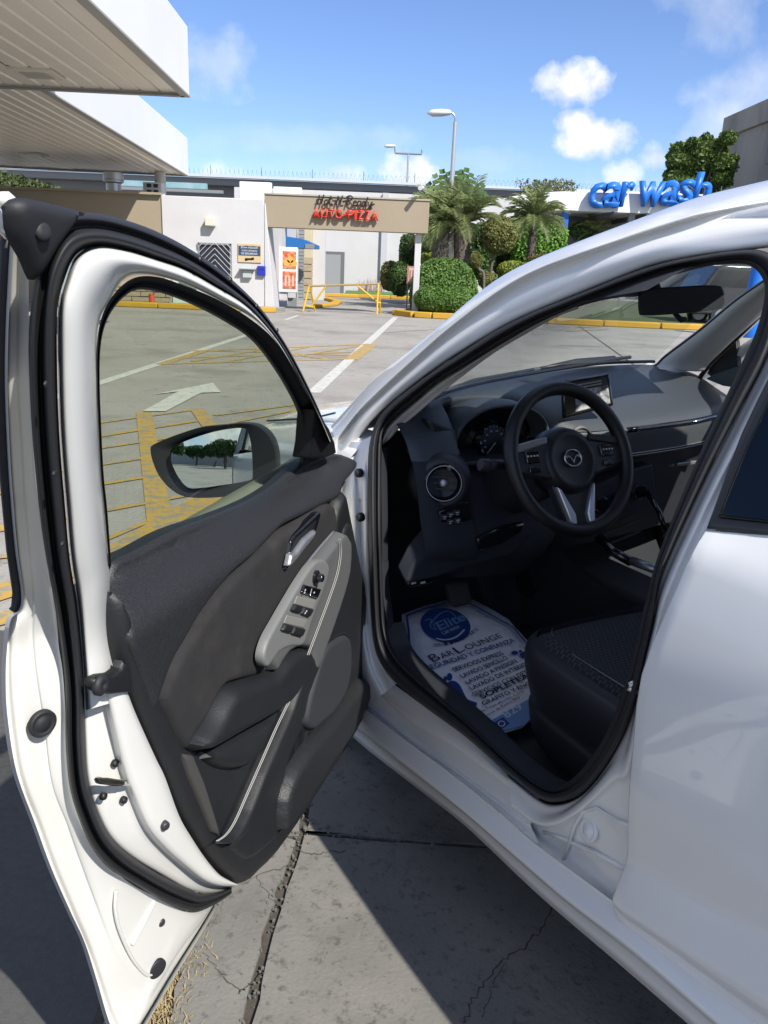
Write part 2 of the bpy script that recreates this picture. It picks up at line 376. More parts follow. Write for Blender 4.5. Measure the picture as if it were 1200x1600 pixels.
# ------------------------------------------------------------------ the car
car = thing('parked_car', W('c', (-.9, -.85, 0)), 'white compact car with its front door wide open, showing a black cabin', 'car')
def OC(pts, off, fr='c'):
    return [W(fr, on(fr, p[0], p[1], (off[i] if isinstance(off, list) else off))) for i, p in enumerate(pts)]
def carp(pts, fr='c'): return [W(fr, p) for p in pts]
SO = [(576,700),(587,660),(606,634),(648,600),(681,577),(720,551),(773,516),(827,489),(880,468),(933,447),(987,425),(1040,409),(1093,399),(1147,391),(1188,391),(1216,408),(1222,460),(1201,551),(1147,657),(1093,764),(1036,892),(1022,963),(1021,972),(1006,1038),(989,1109),(964,1167),(935,1213),(906,1242),(872,1253),(843,1247),(793,1209),(727,1151),(664,1105),(614,1063),(593,1034),(583,1001),(579,942),(577,880),(575,830),(574,760)]
SI = [(597,690),(602,670),(615,654),(648,626),(681,598),(720,575),(773,543),(827,511),(880,487),(933,465),(987,447),(1040,428),(1093,417),(1147,412),(1172,415),(1190,432),(1195,462),(1181,519),(1147,593),(1088,721),(1029,866),(1012,930),(1006,950),(993,1012),(972,1085),(945,1150),(915,1195),(890,1220),(862,1232),(833,1219),(795,1188),(738,1133),(682,1083),(634,1040),(612,1010),(602,975),(599,930),(597,880),(596,830),(596,750)]
def mid(a, b, t): return [(p[0]+(q[0]-p[0])*t, p[1]+(q[1]-p[1])*t) for p, q in zip(a, b)]
loft('door_seal', [OC(SO, -.055), OC(mid(SO, SI, .12), -.028), OC(mid(SO, SI, .35), -.022), OC(mid(SO, SI, .55), -.034), OC(mid(SO, SI, .62), -.05), OC(mid(SO, SI, .8), -.046), OC(SI, -.075), OC(SI, -.14)], M['rubber'], car, per=4, across=2, closed=True)
# A pillar and roof rail: outer surface, door gap groove, seal flange
C0 = [(518,664),(545,635),(578,598),(610,571),(667,527),(720,481),(773,439),(827,409),(897,380),(960,356),(1030,330),(1087,309),(1150,293),(1225,276),(1330,256)]
C1 = [(524,690),(556,648),(592,612),(640,568),(690,523),(745,480),(795,446),(843,421),(910,396),(970,375),(1036,353),(1095,335),(1158,322),(1235,310),(1340,296)]
C2 = [(540,720),(566,676),(604,636),(648,600),(690,569),(740,537),(795,505),(848,481),(900,460),(955,438),(1020,414),(1085,400),(1147,391),(1240,380),(1350,372)]
A = OC(C0, -.03); tail = [p + Vector(W('c', (.05, -.16, -.02)) - W('c', (0, 0, 0))) for p in A]
loft('roof_rail', [tail, [p.lerp(q, .3)+Vector((0, 0, .0)) for p, q in zip(A, tail)], A, OC(mid(C0, C1, .35), -.008), OC(mid(C0, C1, .85), 0.0), OC(C1, -.004)], M['paint'], car, per=6, across=4)
loft('pillar_flange', [OC(C1, -.004), OC(mid(C1, C2, .06), -.022), OC(mid(C1, C2, .16), -.028), OC(mid(C1, C2, .5), -.022), OC(mid(C1, C2, .8), -.034), OC(mid(C1, C2, .97), -.045), OC(mid(C1, C2, 1.04), -.06)], M['paint'], car, per=6, across=3)
# hinge pillar
HO = [(500,735),(508,800),(515,880),(530,960),(545,1040),(548,1090),(545,1125)]
HI = [(574,705),(576,790),(577,880),(579,942),(584,1001),(596,1036),(620,1068)]
loft('hinge_pillar', [OC(HO, -.02), OC(mid(HO, HI, .4), -.022), OC(mid(HO, HI, .68), -.026), OC(mid(HO, HI, .78), -.04), OC(mid(HO, HI, .97), -.046), OC(mid(HO, HI, 1.05), -.07)], M['paint'], car, per=6, across=3)
loft('pillar_foot', [OC([(505,690),(500,735),(502,770)], -.02), OC([(535,690),(540,720),(545,780)], -.03), OC([(560,690),(560,720),(560,780)], -.036), OC([(582,680),(577,712),(577,780)], -.05)], M['paint'], car, per=6, across=4)
for px, py in ((562, 739), (564, 808)):
    q = on('c', px, py, -.03)
    MB().lathe(W('c', q), W('c', (-.3, 1, 0))-W('c', (0, 0, 0)), [(.011, -.004), (.0115, .004), (.009, .010), (.004, .013)], 14).build('rubber_bump', M['rubber'], car, True)
# sill
S = {0: [(520,1120),(548,1140),(587,1173),(668,1234),(738,1287),(820,1364),(873,1412),(967,1492),(1047,1559),(1120,1622),(1250,1735)],
     1: [(520,1108),(550,1130),(610,1178),(680,1231),(738,1279),(820,1350),(887,1407),(993,1487),(1100,1580),(1160,1632),(1290,1745)],
     2: [(530,1075),(566,1105),(643,1164),(703,1208),(773,1264),(800,1287),(847,1327),(956,1407),(1010,1448),(1090,1510),(1240,1630)],
     3: [(535,1066),(570,1095),(645,1158),(703,1198),(773,1250),(800,1271),(830,1292),(880,1330),(960,1385),(1090,1480),(1240,1600)],
     4: [(550,1050),(585,1075),(633,1120),(703,1160),(773,1210),(805,1234),(826,1254),(870,1300),(950,1350),(1090,1450),(1240,1570)],
     5: [(575,1045),(604,1062),(664,1106),(727,1152),(793,1210),(820,1232),(843,1248),(872,1262),(950,1300),(1090,1400),(1240,1530)]}
under = [W('c', (q[0], q[1]-.25, q[2]+.01)) for q in (on('c', x, y, -.02) for x, y in S[0])]
loft('sill', [under, OC(S[0], -.02), OC(mid(S[0], S[1], .6), .004), OC(S[1], .012), OC(mid(S[1], S[2], .25), .006), OC(mid(S[1], S[2], .85), -.014), OC(S[2], -.017)], M['paint'], car, per=5, across=3)
k7 = slice(0, 7)
loft('sill_step', [OC(S[2][k7], -.017), OC(mid(S[2], S[3], .35)[k7], -.032), OC(S[3][k7], -.030), OC(mid(S[3], S[4], .15)[k7], -.036), OC(mid(S[3], S[4], .9)[k7], -.05), OC(S[4][k7], -.05), OC(mid(S[4], S[5], .5)[k7], -.052), OC(mid(S[4], S[5], 1.03)[k7], -.062)], M['paint'], car, per=5, across=3)
# B pillar: seal edge, raised rim, door gap
B0 = [(793,1210),(843,1249),(872,1256),(906,1244),(935,1214),(964,1168),(989,1110),(1006,1039),(1021,968),(1036,892),(1093,764),(1147,657),(1201,551),(1240,470)]
B1 = [(797,1246),(835,1277),(865,1279),(895,1262),(925,1235),(953,1205),(977,1188),(1002,1060),(1020,985),(1040,912),(1102,778),(1160,665),(1215,560),(1255,480)]
B2 = [(800,1271),(838,1294),(868,1297),(900,1284),(935,1258),(965,1230),(988,1210),(1010,1080),(1028,1000),(1052,925),(1112,790),(1170,680),(1226,575),(1268,490)]
B3 = [(800,1285),(850,1330),(905,1370),(956,1407),(1000,1425),(1010,1350),(1015,1260),(1030,1120),(1045,1020),(1075,935),(1125,815),(1190,690),(1245,590),(1290,505)]
loft('middle_pillar', [OC(B0, -.062), OC(mid(B0, B1, .15), -.05), OC(mid(B0, B1, .6), -.046), OC(B1, -.036), OC(mid(B1, B2, .5), -.032), OC(B2, -.044), OC(mid(B2, B3, .5), -.046), OC(B3, -.03)], M['paint'], car, per=6, across=3)
q = on('c', 919, 1297, -.041)
pn = W('c', (.1, 1, .25))-W('c', (0, 0, 0))
MB().lathe(W('c', q), pn, [(.021, -.004), (.021, .001), (.018, .003), (.015, .001), (.012, .001), (.010, .0035), (.002, .0045)], 24).build('body_plug', M['paint'], car, True)
MB().tube(OC([(880,1345),(898,1290),(912,1268),(932,1263),(965,1284),(985,1290)], -.040), .0035, 6).build('pressed_rib', M['paint'], car, True)
MB().tube(OC([(850,1300),(880,1310),(930,1332),(975,1357)], -.043), .004, 6).build('pressed_rib', M['paint'], car, True)
# striker
MB().tube(OC([(1008,1060),(983,1070),(981,1076),(1003,1084)], [-.05, -.03, -.03, -.05]), .0045, 8).build('door_striker', M['chrome'], car, True)
# rear door
RD = [[(1104,829),(1230,839)],[(1084,861),(1200,905)],[(1000,1055),(1200,1098)],[(983,1255),(1200,1382)],[(982,1342),(1200,1461)],[(957,1410),(1200,1566)],[(966,1440),(1160,1570)],[(992,1486),(1135,1600)]]
ro = [-.028,-.004,.008,.0,-.016,.006,-.002,-.03]
rows = []
for (a, b), o in zip(RD, ro):
    qa, qb = on('c', *a, o), on('c', *b, o); d = (qb-qa)/(qb[0]-qa[0]); row = []
    for x in (qa[0], qa[0]-.02, qa[0]-.06, qa[0]-.15, qa[0]-.3, qa[0]-.5, -1.72, -1.95):
        if x == -1.95: x = -1.95 + (.12 if o in (-.028, -.006) else 0)
        p = qa + d*(x-qa[0]); p[1] = np.interp(p[2], *CARP) + o; row.append(p)
    rows.append([Vector(p) for p in row])
soft = [0, .025, .05, .03, .012, .006, .02, .01]; prof2 = []
for i, r in enumerate(rows):   # keep each pressed line tight: extra rows just above and below it
    def near(j):
        return [p.lerp(q, min(.45, soft[i]/max(1e-4, (p-q).length))) for p, q in zip(r, rows[j])]
    if 0 < i < len(rows)-1:
        u, l = near(i-1), near(i+1); prof2 += [u, [(p+q)*.25+c*.5 for p, q, c in zip(u, l, r)], l]
    else: prof2.append(r)
prof2 = [[r[0]+Vector((.0, -.03, 0)), r[0]+Vector((.005, -.006, 0)), r[0]+Vector((.003, -.001, 0))]+r for r in prof2]
rear_door = MB().grid([[W('c', p) for p in r] for r in prof2]).build('rear_door', M['paint'], car, True)
# rear door window with its black surround
GW = [(1104,826),(1158,679),(1202,588),(1245,505),(1330,520),(1420,600),(1440,850),(1202,836)]
plate('window_frame', 'c', GW, lambda x, z: np.interp(z, *CARP)-.027, M['rubber2'], rear_door, rnd=.006, hgt=.003, thick=.02, res=.012, side=1)
plate('window_glass', 'c', [(1121,809),(1168,694),(1212,605),(1250,530),(1325,545),(1405,620),(1420,830),(1202,818)], lambda x, z: np.interp(z, *CARP)-.022, M['tint'], rear_door, rnd=.004, hgt=.001, thick=.002, res=.012, side=1)
# hidden rest of the body: quarter, roof, tail, far side, nose
def sec(x, pts): return [W('c', (x, y, z)) for y, z in pts]
def ring(x, w, zt, zb, rf=1.0):  # left side profile going up and over the roof to the other side
    P = [(-.06, zb), (-.01, .5), (0, .72), (-.035, .98), (-.13*rf-.01, 1.18), (-.235, zt-.06), (-.34, zt-.012), (-.55, zt+.004), (-.845, zt+.012)]
    return P + [(-1.69-y, z) for y, z in P[-2::-1]]
def body(name, xs, m=M['paint']):
    return loft(name, [sec(x, ring(x, 0, zt, zb)) for x, zt, zb in xs], m, car, per=4, across=3, smooth=50)
body('rear_body', [(-1.93, 1.485, .25), (-2.3, 1.44, .3), (-2.6, 1.36, .3), (-2.95, 1.15, .32), (-3.1, .98, .35)])
roof = loft('roof', [[W('c', (x, y, z)) for x, z in ((.02-.62-(.20 if abs(y+.845) > .5 else 0), 1.415), (-.8, 1.452), (-1.1, 1.476), (-1.6, 1.482), (-1.95, 1.482))] for y in (-.30, -.45, -.845, -1.24, -1.39)], M['paint'], car, per=4, across=3, sol=.02)
loft('headliner', [[W('c', (x, y, 1.425)) for x in (-.62, -1.2, -1.9)] for y in (-.3, -.845, -1.4)], M['trimgrey'], car, per=2, across=2)
loft('rear_quarter', [[W('c', (x, np.interp(z, *CARP)-.03, z)) for z in (.96, 1.1, 1.25, 1.40, 1.47)] for x in (-1.40, -1.6, -1.8, -2.0)], M['paint'], car, per=3, across=2, sol=.02)
# far side doors
for nm, x0, x1 in (('passenger_door', .08, -1.02), ('far_rear_door', -1.03, -1.95)):
    dr = loft(nm, [[W('c', (x, -1.69-y, z)) for x in (x0, (x0+x1)/2, x1)] for y, z in ((-.04, .28), (0, .5), (.005, .75), (-.03, .97))], M['paint'], car, per=3, across=3, sol=.02)
    loft('door_panel', [[W('c', (x, -1.69-y, z)) for x in (x0-.02, (x0+x1)/2, x1+.02)] for y, z in ((.11, .30), (.13, .55), (.15, .72), (.10, .80), (.09, .95), (.03, .99))], M['plast'], dr, per=3, across=3)
    loft('window_glass', [[W('c', (x, -1.69-y, z)) for x in ((x0-.26, -.6, x1) if nm[0] == 'p' else (x0, -1.5, x1))] for y, z in ((-.03, .99), (-.12, 1.2))] + [[W('c', (x, -1.69+.2, 1.37)) for x in ((x0-.72, -.8, x1) if nm[0] == 'p' else (x0, -1.5, x1))]], M['wscreen'] if nm[0] == 'p' else M['tint'], dr, per=3, across=2)
loft('far_roof_rail', [[W('c', (x, y, z)) for x, y, z in ((.30, -1.66, .98), (.0, -1.57, 1.16), (-.33, -1.47, 1.35), (-.6, -1.43, 1.425), (-1.2, -1.41, 1.46), (-1.95, -1.41, 1.46))], [W('c', (x, y, z)) for x, y, z in ((.32, -1.60, 1.0), (.02, -1.51, 1.18), (-.31, -1.41, 1.37), (-.58, -1.36, 1.44), (-1.2, -1.36, 1.48), (-1.95, -1.36, 1.48))]], M['paint'], car, per=4, across=2, sol=.03)
loft('far_middle_pillar', [[W('c', (-.98, -1.66, .97)), W('c', (-1.04, -1.57, 1.2)), W('c', (-1.08, -1.44, 1.44))], [W('c', (-1.10, -1.66, .97)), W('c', (-1.12, -1.57, 1.2)), W('c', (-1.14, -1.44, 1.44))]], M['trimgrey'], car, per=4, across=2, sol=.04)
# front wings, bonnet, nose
def fsec(x, yo, zt, zc, zb): return [(x, yo-.03, zb), (x, yo-.002, zb+.18), (x, yo, .62), (x, yo-.015, zt-.1), (x, yo-.05, zt-.03), (x, yo-.12, zt+.005), (x, yo-.3, zc-.03), (x, -.845, zc)]
fs = [fsec(.01, -.008, .95, 1.0, .25), fsec(.2, -.008, .94, 1.0, .25), fsec(.45, -.01, .90, .985, .25), fsec(.7, -.02, .85, .93, .3), fsec(.95, -.06, .80, .88, .3), fsec(1.15, -.16, .74, .80, .25), fsec(1.28, -.34, .66, .70, .25)]
wing = loft('front_wing', [carp(s[:6]) for s in fs], M['paint'], car, per=4, across=3)
loft('far_front_wing', [[W('c', (x, -1.69-y, z)) for x, y, z in s[:6]] for s in fs], M['paint'], car, per=4, across=3)
bon = [s[5:] + [(x, -1.69-y, z) for x, y, z in s[-2:4:-1]] for s in fs[1:]]
loft('bonnet', [[W('c', (x+(.16*min(1, max(0, -y-.15)/.4) if i == 0 and y > -.9 else .16*min(1, max(0, y+1.54)/.4) if i == 0 else 0), y-(.006 if j == 0 else 0), z)) for j, (x, y, z) in enumerate(b)] for i, b in enumerate(bon)], M['paint'], car, per=4, across=3, sol=.01)
loft('front_bumper', [carp([(1.28, -.34, .25), (1.34, -.845, .22), (1.28, -1.35, .25)]), carp([(1.285, -.34, .5), (1.35, -.845, .5), (1.285, -1.35, .5)]), carp([(1.28, -.34, .68), (1.31, -.845, .71), (1.28, -1.35, .68)])], M['paint'], car, per=5, across=3)
MB().tube(carp([(.30, -.135, .958), (.45, -.135, .916), (.7, -.145, .866), (.95, -.185, .815)]), .003, 5).build('panel_gap', M['rubber'], car)
for wx in (.47, -2.1):
    for wy, sg in ((-.10, 1), (-1.59, -1)):
        wh = MB().lathe(W('c', (wx, wy-.10*sg, .295)), W('c', (0, sg, 0))-W('c', (0, 0, 0)), [(.19, 0), (.27, 0), (.295, .02), (.295, .17), (.275, .19), (.20, .19), (.19, .17)], 36).build('wheel', M['rubber'], car, 40)
        MB().lathe(W('c', (wx, wy-.10*sg, .295)), W('c', (0, sg, 0))-W('c', (0, 0, 0)), [(.19, .02), (.192, .185), (.18, .17), (.07, .15), (.05, .165), (.02, .165)], 30).build('rim', M['silver'], wh, 40)
# cowl and wipers
# ------------------------------------------------------------------ glass and inner pillars
WB = [(655,638,-.20),(683,620,-.27),(736,603,-.44),(827,585,-.74),(933,569,-1.08),(1005,566,-1.33),(1022,566,-1.39)]
WT = [(800,528,-.235),(845,500,-.26),(915,470,-.36),(1000,440,-.70),(1060,426,-1.0),(1125,414,-1.2),(1190,408,-1.33)]
WBp = [W('c', un('c', x, y, 'y', v)) for x, y, v in WB]; WTp = [W('c', un('c', x, y, 'y', v)) for x, y, v in WT]
WM = []
for a, b in zip(WBp, WTp): WM.append(a.lerp(b, .5) + Vector((0, 0, .015)))
wsc = loft('windscreen', [WBp, WM, WTp], M['wscreen'], car, per=5, across=5)
MB().tube([p+Vector((0, 0, .002)) for p in cr_(WBp, 6)], .006, 6).build('glass_edge', M['gloss'], wsc, True)
HB = [(858,497,-.28),(915,476,-.36),(965,465,-.55),(1000,462,-.72),(1022,447,-.83),(1056,429,-.9),(1125,413,-1.15),(1190,406,-1.33)]
HTt = [(850,482,-.27),(905,452,-.33),(965,430,-.5),(1000,417,-.70),(1040,405,-.8),(1062,400,-.9),(1130,392,-1.15),(1200,385,-1.33)]
hd0 = [W('c', un('c', x, y, 'y', v)) for x, y, v in HB]; hd1 = [W('c', un('c', x, y, 'y', v)) for x, y, v in HTt]
loft('header_trim', [hd0, [a.lerp(b, .5)+Vector((0, -.015, -.004)) for a, b in zip(hd0, hd1)], hd1, [p+Vector((.1, -.35, .05)) for p in hd1]], M['dark'], car, per=5, across=3)
TL = [(599,695),(612,683),(622,671),(650,648),(678,624),(715,594),(773,551),(827,519),(868,496),(905,482)]
TI = [(597,690),(602,670),(615,654),(648,626),(681,598),(720,575),(773,543),(827,511),(865,493),(900,478)]
loft('pillar_trim', [OC(TI, -.09), OC(mid(TI, TL, .3), -.082), OC(mid(TI, TL, .75), -.10), OC(TL, -.115), [p+Vector((.02, .12, .0)) for p in OC(TL, -.115)]], M['trimgrey'], car, per=5, across=3)
PA = [(1004,572,-1.36),(1024,571,-1.40),(1040,556,-1.41),(1093,516,-1.38),(1147,471,-1.34),(1195,438,-1.30),(1240,410,-1.27)]
PB = [(1060,577,-1.44),(1099,580,-1.50),(1112,566,-1.50),(1141,535,-1.48),(1172,505,-1.46),(1205,472,-1.42),(1250,430,-1.38)]
pa = [W('c', un('c', x, y, 'y', v)) for x, y, v in PA]; pb = [W('c', un('c', x, y, 'y', v)) for x, y, v in PB]
loft('far_pillar_trim', [[p+Vector((.05, .10, 0)) for p in pa], pa, [a.lerp(b, .45)+Vector((-.03, -.045, .0)) for a, b in zip(pa, pb)], [a.lerp(b, .85)+Vector((-.012, -.02, .0)) for a, b in zip(pa, pb)], pb, [p+Vector((.06, .08, .0)) for p in pb]], M['trimgrey'], car, per=5, across=4)
MB().tube(cr_([p+Vector((0, -.004, 0)) for p in pa], 5), .006, 6).build('glass_edge', M['gloss'], wsc, True)
def ppx(name, pts, m, parent, ax='y', dv=(0, -.02, 0), bev=.002, fr='c'):
    """prism from pixels at given car depths"""
    P = [un(fr, x, y, ax, v) for x, y, v in pts]
    d = W(fr, dv)-W(fr, (0, 0, 0))
    return MB().prism([W(fr, p) for p in P], d).build(name, m, parent, bevel=bev)
ppx('mirror_sail', [(1104,583,-1.53),(1116,566,-1.53),(1150,531,-1.53),(1153,574,-1.53),(1112,590,-1.53)], M['plast2'], car)
MB().tube([W('c', un('c', x, y, 'y', -1.50)) for x, y in ((1092,592),(1110,568),(1143,536),(1175,505),(1210,470))], .008, 6).build('far_window_channel', M['rubber'], car, True)
MB().tube([W('c', un('c', x, y, 'y', -1.54)) for x, y in ((1152,530),(1153,576))], .006, 6).build('far_window_post', M['rubber'], car, True)
ppx('far_door_top', [(1101,592,-1.47),(1112,586,-1.47),(1152,572,-1.47),(1170,566,-1.47),(1150,606,-1.47),(1128,603,-1.47)], M['dashl'], car, dv=(0, -.05, 0), bev=.006)
# outside far mirror
mm = MB(); 
mm.lathe(W('c', (.05, -1.80, 1.02)), (1, 0, .1), [(.02, -.1), (.07, -.06), (.085, 0), (.08, .06), (.02, .1)], 16); mm.build('far_wing_mirror', M['rubber2'], car, True)
# interior mirror
RM = [(997,469),(1001,457),(1026,451),(1075,448),(1119,446),(1129,451),(1133,469),(1128,479),(1110,485),(1050,491),(1005,493),(998,487)]
mp0, mnn = (-.26, -.76, 1.30), (-.87, .45, -.12)
rp = [Vector(unp('c', x, y, mp0, mnn)) for x, y in smoothpoly(RM, 4)]
nv = Vector(mnn).normalized()
rows = [[W('c', p - nv*.035 + (sum(rp, Vector())/len(rp)-p)*.35) for p in rp], [W('c', p-nv*.028+(sum(rp, Vector())/len(rp)-p)*.1) for p in rp], [W('c', p) for p in rp], [W('c', p+nv*.004+(sum(rp, Vector())/len(rp)-p)*.04) for p in rp]]
rvm = MB().grid(rows, True).add(rows[3], [tuple(range(len(rp)))]).add(rows[0], [tuple(range(len(rp)))]).build('cabin_mirror', M['dark'], car, 40)
MB().tube([W('c', unp('c', x, y, mp0, mnn)+np.array([.01, 0, 0])) for x, y in ((1059,490),(1066,497),(1069,500),(1077,499))], [.006, .007, .008, .006], 8).build('tilt_lever', M['dark'], rvm, True)
MB().tube([W('c', unp('c', 1040, 452, mp0, mnn)+np.array([.03, -.0, -.01])), W('c', unp('c', 1033, 438, mp0, mnn)+np.array([.06, -.02, .01])), W('c', unp('c', 1030, 425, mp0, mnn)+np.array([.09, -.04, .02]))], [.016, .018, .03], 10).build('mirror_stalk', M['dark'], rvm, True)
# wipers
cw = [W('c', un('c', x, y, 'y', v)) for x, y, v in ((640,650,-.2),(683,622,-.27),(736,606,-.46),(827,588,-.77),(933,572,-1.1),(1010,566,-1.33))]
loft('cowl', [[p+Vector((.0, -.02, -.03)) for p in cw], [p+Vector((-.02, .09, -.05)) for p in cw], [p+Vector((-.08, .22, -.045)) for p in cw]], M['plast2'], car, per=4, across=2)
def wip(pts, r, nm='wiper'): return MB().tube([W('c', un('c', x, y, 'y', v)) for x, y, v in pts], r, 6).build(nm, M['rubber2'], car, True)
w1 = wip([(690,614,-.33),(740,595,-.52),(800,584,-.72),(838,577,-.86)], .007); w2 = wip([(838,577,-.86),(875,570,-.96),(930,565,-1.10),(985,558,-1.26)], .006)
MB().tube([W('c', un('c', x, y, 'y', v)) for x, y, v in ((700,607,-.4),(770,589,-.64),(845,576,-.88))], .006, 6).build('wiper_arm', M['silver'], w1, True)
MB().tube([W('c', un('c', x, y, 'y', v)) for x, y, v in ((860,575,-.93),(900,566,-1.05),(960,561,-1.22))], .012, 6).build('wiper_arm', M['plast2'], w2, True)
# ------------------------------------------------------------------ cabin
fl = MB(); fl.box((-.45, -.85, .245), (2.2, 1.5, .02), M=lambda v: W('c', v)); fl.build('floor_carpet', M['carpet'], car)
loft('firewall', [carp([(.12, y, .26) for y in (-.16, -.6, -1.1, -1.54)]), carp([(.33, y, .45) for y in (-.16, -.6, -1.1, -1.54)]), carp([(.36, y, .88) for y in (-.2, -.6, -1.1, -1.5)])], M['carpet'], car, per=2, across=3, sol=.02)
# scuff plate between the seal and the floor
SC = SI[21:36]
sc = OC(SC, -.075)
loft('scuff_plate', [sc, [p + (W('c', (0, -.05, -.004))-W('c', (0, 0, 0))) for p in sc], [p + (W('c', (-.0, -.055, -.02))-W('c', (0, 0, 0))) for p in sc], [p + (W('c', (0, -.06, -.12))-W('c', (0, 0, 0))) for p in sc]], M['plast2'], car, per=4, across=3)
kick = OC([(597,880),(597,830),(596,750),(597,700)], -.075)
loft('kick_panel', [kick, [p+(W('c', (.06, -.05, 0))-W('c', (0, 0, 0))) for p in kick], [p+(W('c', (.3, -.06, 0))-W('c', (0, 0, 0))) for p in kick]], M['plast2'], car, per=4, across=2)
kick = OC([(606,985),(599,930),(597,880)], -.075)
loft('kick_panel', [kick, [p+(W('c', (.06, -.05, 0))-W('c', (0, 0, 0))) for p in kick], [p+(W('c', (.35, -.06, -.02))-W('c', (0, 0, 0))) for p in kick]], M['plast2'], car, per=4, across=2)
# dashboard: sections across the car (x, z) from the windscreen down to the knee edge
def U(px, py, ax, v): return un('c', px, py, ax, v)
SEC = {  # y: windscreen, top, roll, upper face, strip, band top, band bottom, tuck, low
 -.135: [(.06,1.00),(.00,1.005),(-.05,.985),(-.09,.955),(-.12,.915),(-.145,.88),(-.175,.78),(-.20,.70),(-.10,.62)],
 -.17: [(.06,1.015),(.00,1.02),(-.05,1.0),(-.10,.962),(-.135,.915),(-.16,.88),(-.19,.78),(-.215,.70),(-.10,.62)],
 -.27: [(.08,1.03),(.02,1.032),(-.04,1.012),(-.09,.975),(-.125,.925),(-.15,.88),(-.185,.78),(-.21,.68),(-.10,.60)],
 -.32: [(.11,1.04),(.06,1.04),(.02,1.03),(.04,.99),(.05,.94),(-.05,.885),(-.16,.78),(-.20,.68),(-.10,.58)],
 -.55: [(.20,1.05),(.12,1.045),(.05,1.03),(.04,.99),(.05,.94),(-.05,.885),(-.14,.78),(-.18,.68),(-.08,.56)],
 -.66: [(.24,1.052),(.13,1.04),(.02,1.01),(-.05,.975),(-.082,.945),(-.09,.93),(-.075,.86),(-.02,.80),(.05,.55)],
 -.86: [(.30,1.058),(.18,1.045),(.03,1.012),(-.06,.972),(-.092,.945),(-.10,.93),(-.08,.86),(-.02,.80),(.05,.55)],
 -1.15:[(.33,1.062),(.20,1.045),(.06,1.012),(-.035,.975),(-.065,.948),(-.072,.933),(-.05,.86),(.02,.80),(.08,.55)],
 -1.38:[(.33,1.06),(.23,1.04),(.12,1.01),(.02,.978),(-.005,.952),(-.012,.937),(.01,.86),(.08,.80),(.12,.55)],
 -1.52:[(.30,1.04),(.24,1.03),(.16,1.0),(.08,.97),(.055,.952),(.048,.937),(.07,.86),(.12,.80),(.15,.55)]}
ys = sorted(SEC, reverse=True)
top = loft('dashboard', [[W('c', (SEC[y][k][0], y, SEC[y][k][1])) for y in ys] for k in range(0, 5)], M['dash'], car, per=6, across=4)
loft('dash_band', [[W('c', (SEC[y][k][0], y, SEC[y][k][1])) for y in ys[5:]] for k in (4, 5, 6)], M['dashl'], top, per=6, across=4)
loft('knee_panel', [[W('c', (SEC[y][k][0], y, SEC[y][k][1])) for y in ys[:6]] for k in (4, 5, 6, 7, 8)], M['knee'], top, per=6, across=3)
loft('glove_box', [[W('c', (SEC[y][k][0], y, SEC[y][k][1])) for y in ys[5:]] for k in (6, 7, 8)], M['plast2'], top, per=6, across=3)
def dpt(px, py, y): return W('c', un('c', px, py, 'y', y))
# strips along the passenger side
strip = [W('c', (SEC[y][4][0]-.006, y, SEC[y][4][1]-.004)) for y in ys[6:]]
MB().tube(cr_(strip, 5), .0085, 8).build('vent_slot', M['gloss'], top, True)
MB().tube([p+(W('c', (-.008, 0, .001))-W('c', (0, 0, 0))) for p in cr_([W('c', (SEC[y][4][0]-.006, y, SEC[y][4][1]-.004)) for y in ys[7:]], 5)], .003, 6).build('chrome_strip', M['chrome'], top, True)
MB().tube(cr_([W('c', (SEC[y][6][0]-.004, y, SEC[y][6][1]+.006)) for y in ys[5:]], 5), .0016, 5).build('stitching', M['silver'], top, True)
MB().tube(cr_([W('c', (SEC[y][6][0]-.002, y, SEC[y][6][1]-.002)) for y in ys[5:]], 5), .004, 6).build('band_edge', M['gloss'], top, True)
for a in ((-1.06, .04), (-1.30, .075)):
    MB().box((a[1]-.025, a[0], .775), (.012, .10, .012), M=lambda v: W('c', v)).build('glove_box_line', M['silver'] if a[0] < -1.2 else M['gloss'], top, bevel=.003)
# instrument hood and dials
hc = (-.02, -.44, .955)
hr = []
for k in range(17):
    t = math.pi*k/16; y = -.44+.155*math.cos(t); z = .925+.105*math.sin(t)**.8
    hr.append([W('c', (.10, y, z-.01)), W('c', (-.02, y, z+.006)), W('c', (-.075, y*1.0, z)), W('c', (-.08, -.44+(y+.44)*.96, z-.006)), W('c', (-.02, -.44+(y+.44)*.86, .925+(z-.925)*.8))])
MB().grid(hr).build('instrument_hood', M['dash'], top, True)
MB().prism([W('c', (-.012, -.44+.15*math.cos(math.pi*k/12), .895+.13*math.sin(math.pi*k/12)**.8)) for k in range(13)], W('c', (.02, 0, 0))-W('c', (0, 0, 0))).build('instrument_panel', M['gloss'], top)
MB().box((-.05, -.44, .885), (.09, .30, .012), M=lambda v: W('c', v)).build('hood_floor', M['plast2'], top, bevel=.004)
def disc_at(c, r, m, nm, par, prof=None, n=28, ax=(-1, 0, .25), cap=True):
    a = W('c', ax)-W('c', (0, 0, 0))
    return MB().lathe(W('c', c), a, prof or [(r, -.003), (r, .001), (r*.97, .002)], n, cap).build(nm, m, par, 40)
gc = un('c', 772, 692, 'x', -.03)
g = disc_at(gc, .052, M['gloss'], 'dial', top, [(.054, -.01), (.054, .012), (.050, .014), (.048, .002), (.01, .002)])
ga = (W('c', (-1, 0, .25))-W('c', (0, 0, 0))).normalized(); gl = W('c', (0, -1, 0))-W('c', (0, 0, 0)); gu = gl.cross(ga)*-1
if gu.z < 0: gu = -gu
tk = MB()
for k in range(19):
    t = math.radians(225-k*15); d = gl*math.cos(t)+gu*math.sin(t); p = W('c', gc)+ga*.0032
    tk.cyl(p+d*.042, p+d*(.046 if k % 2 else .0475), .0004 if k % 2 else .0007, n=4)
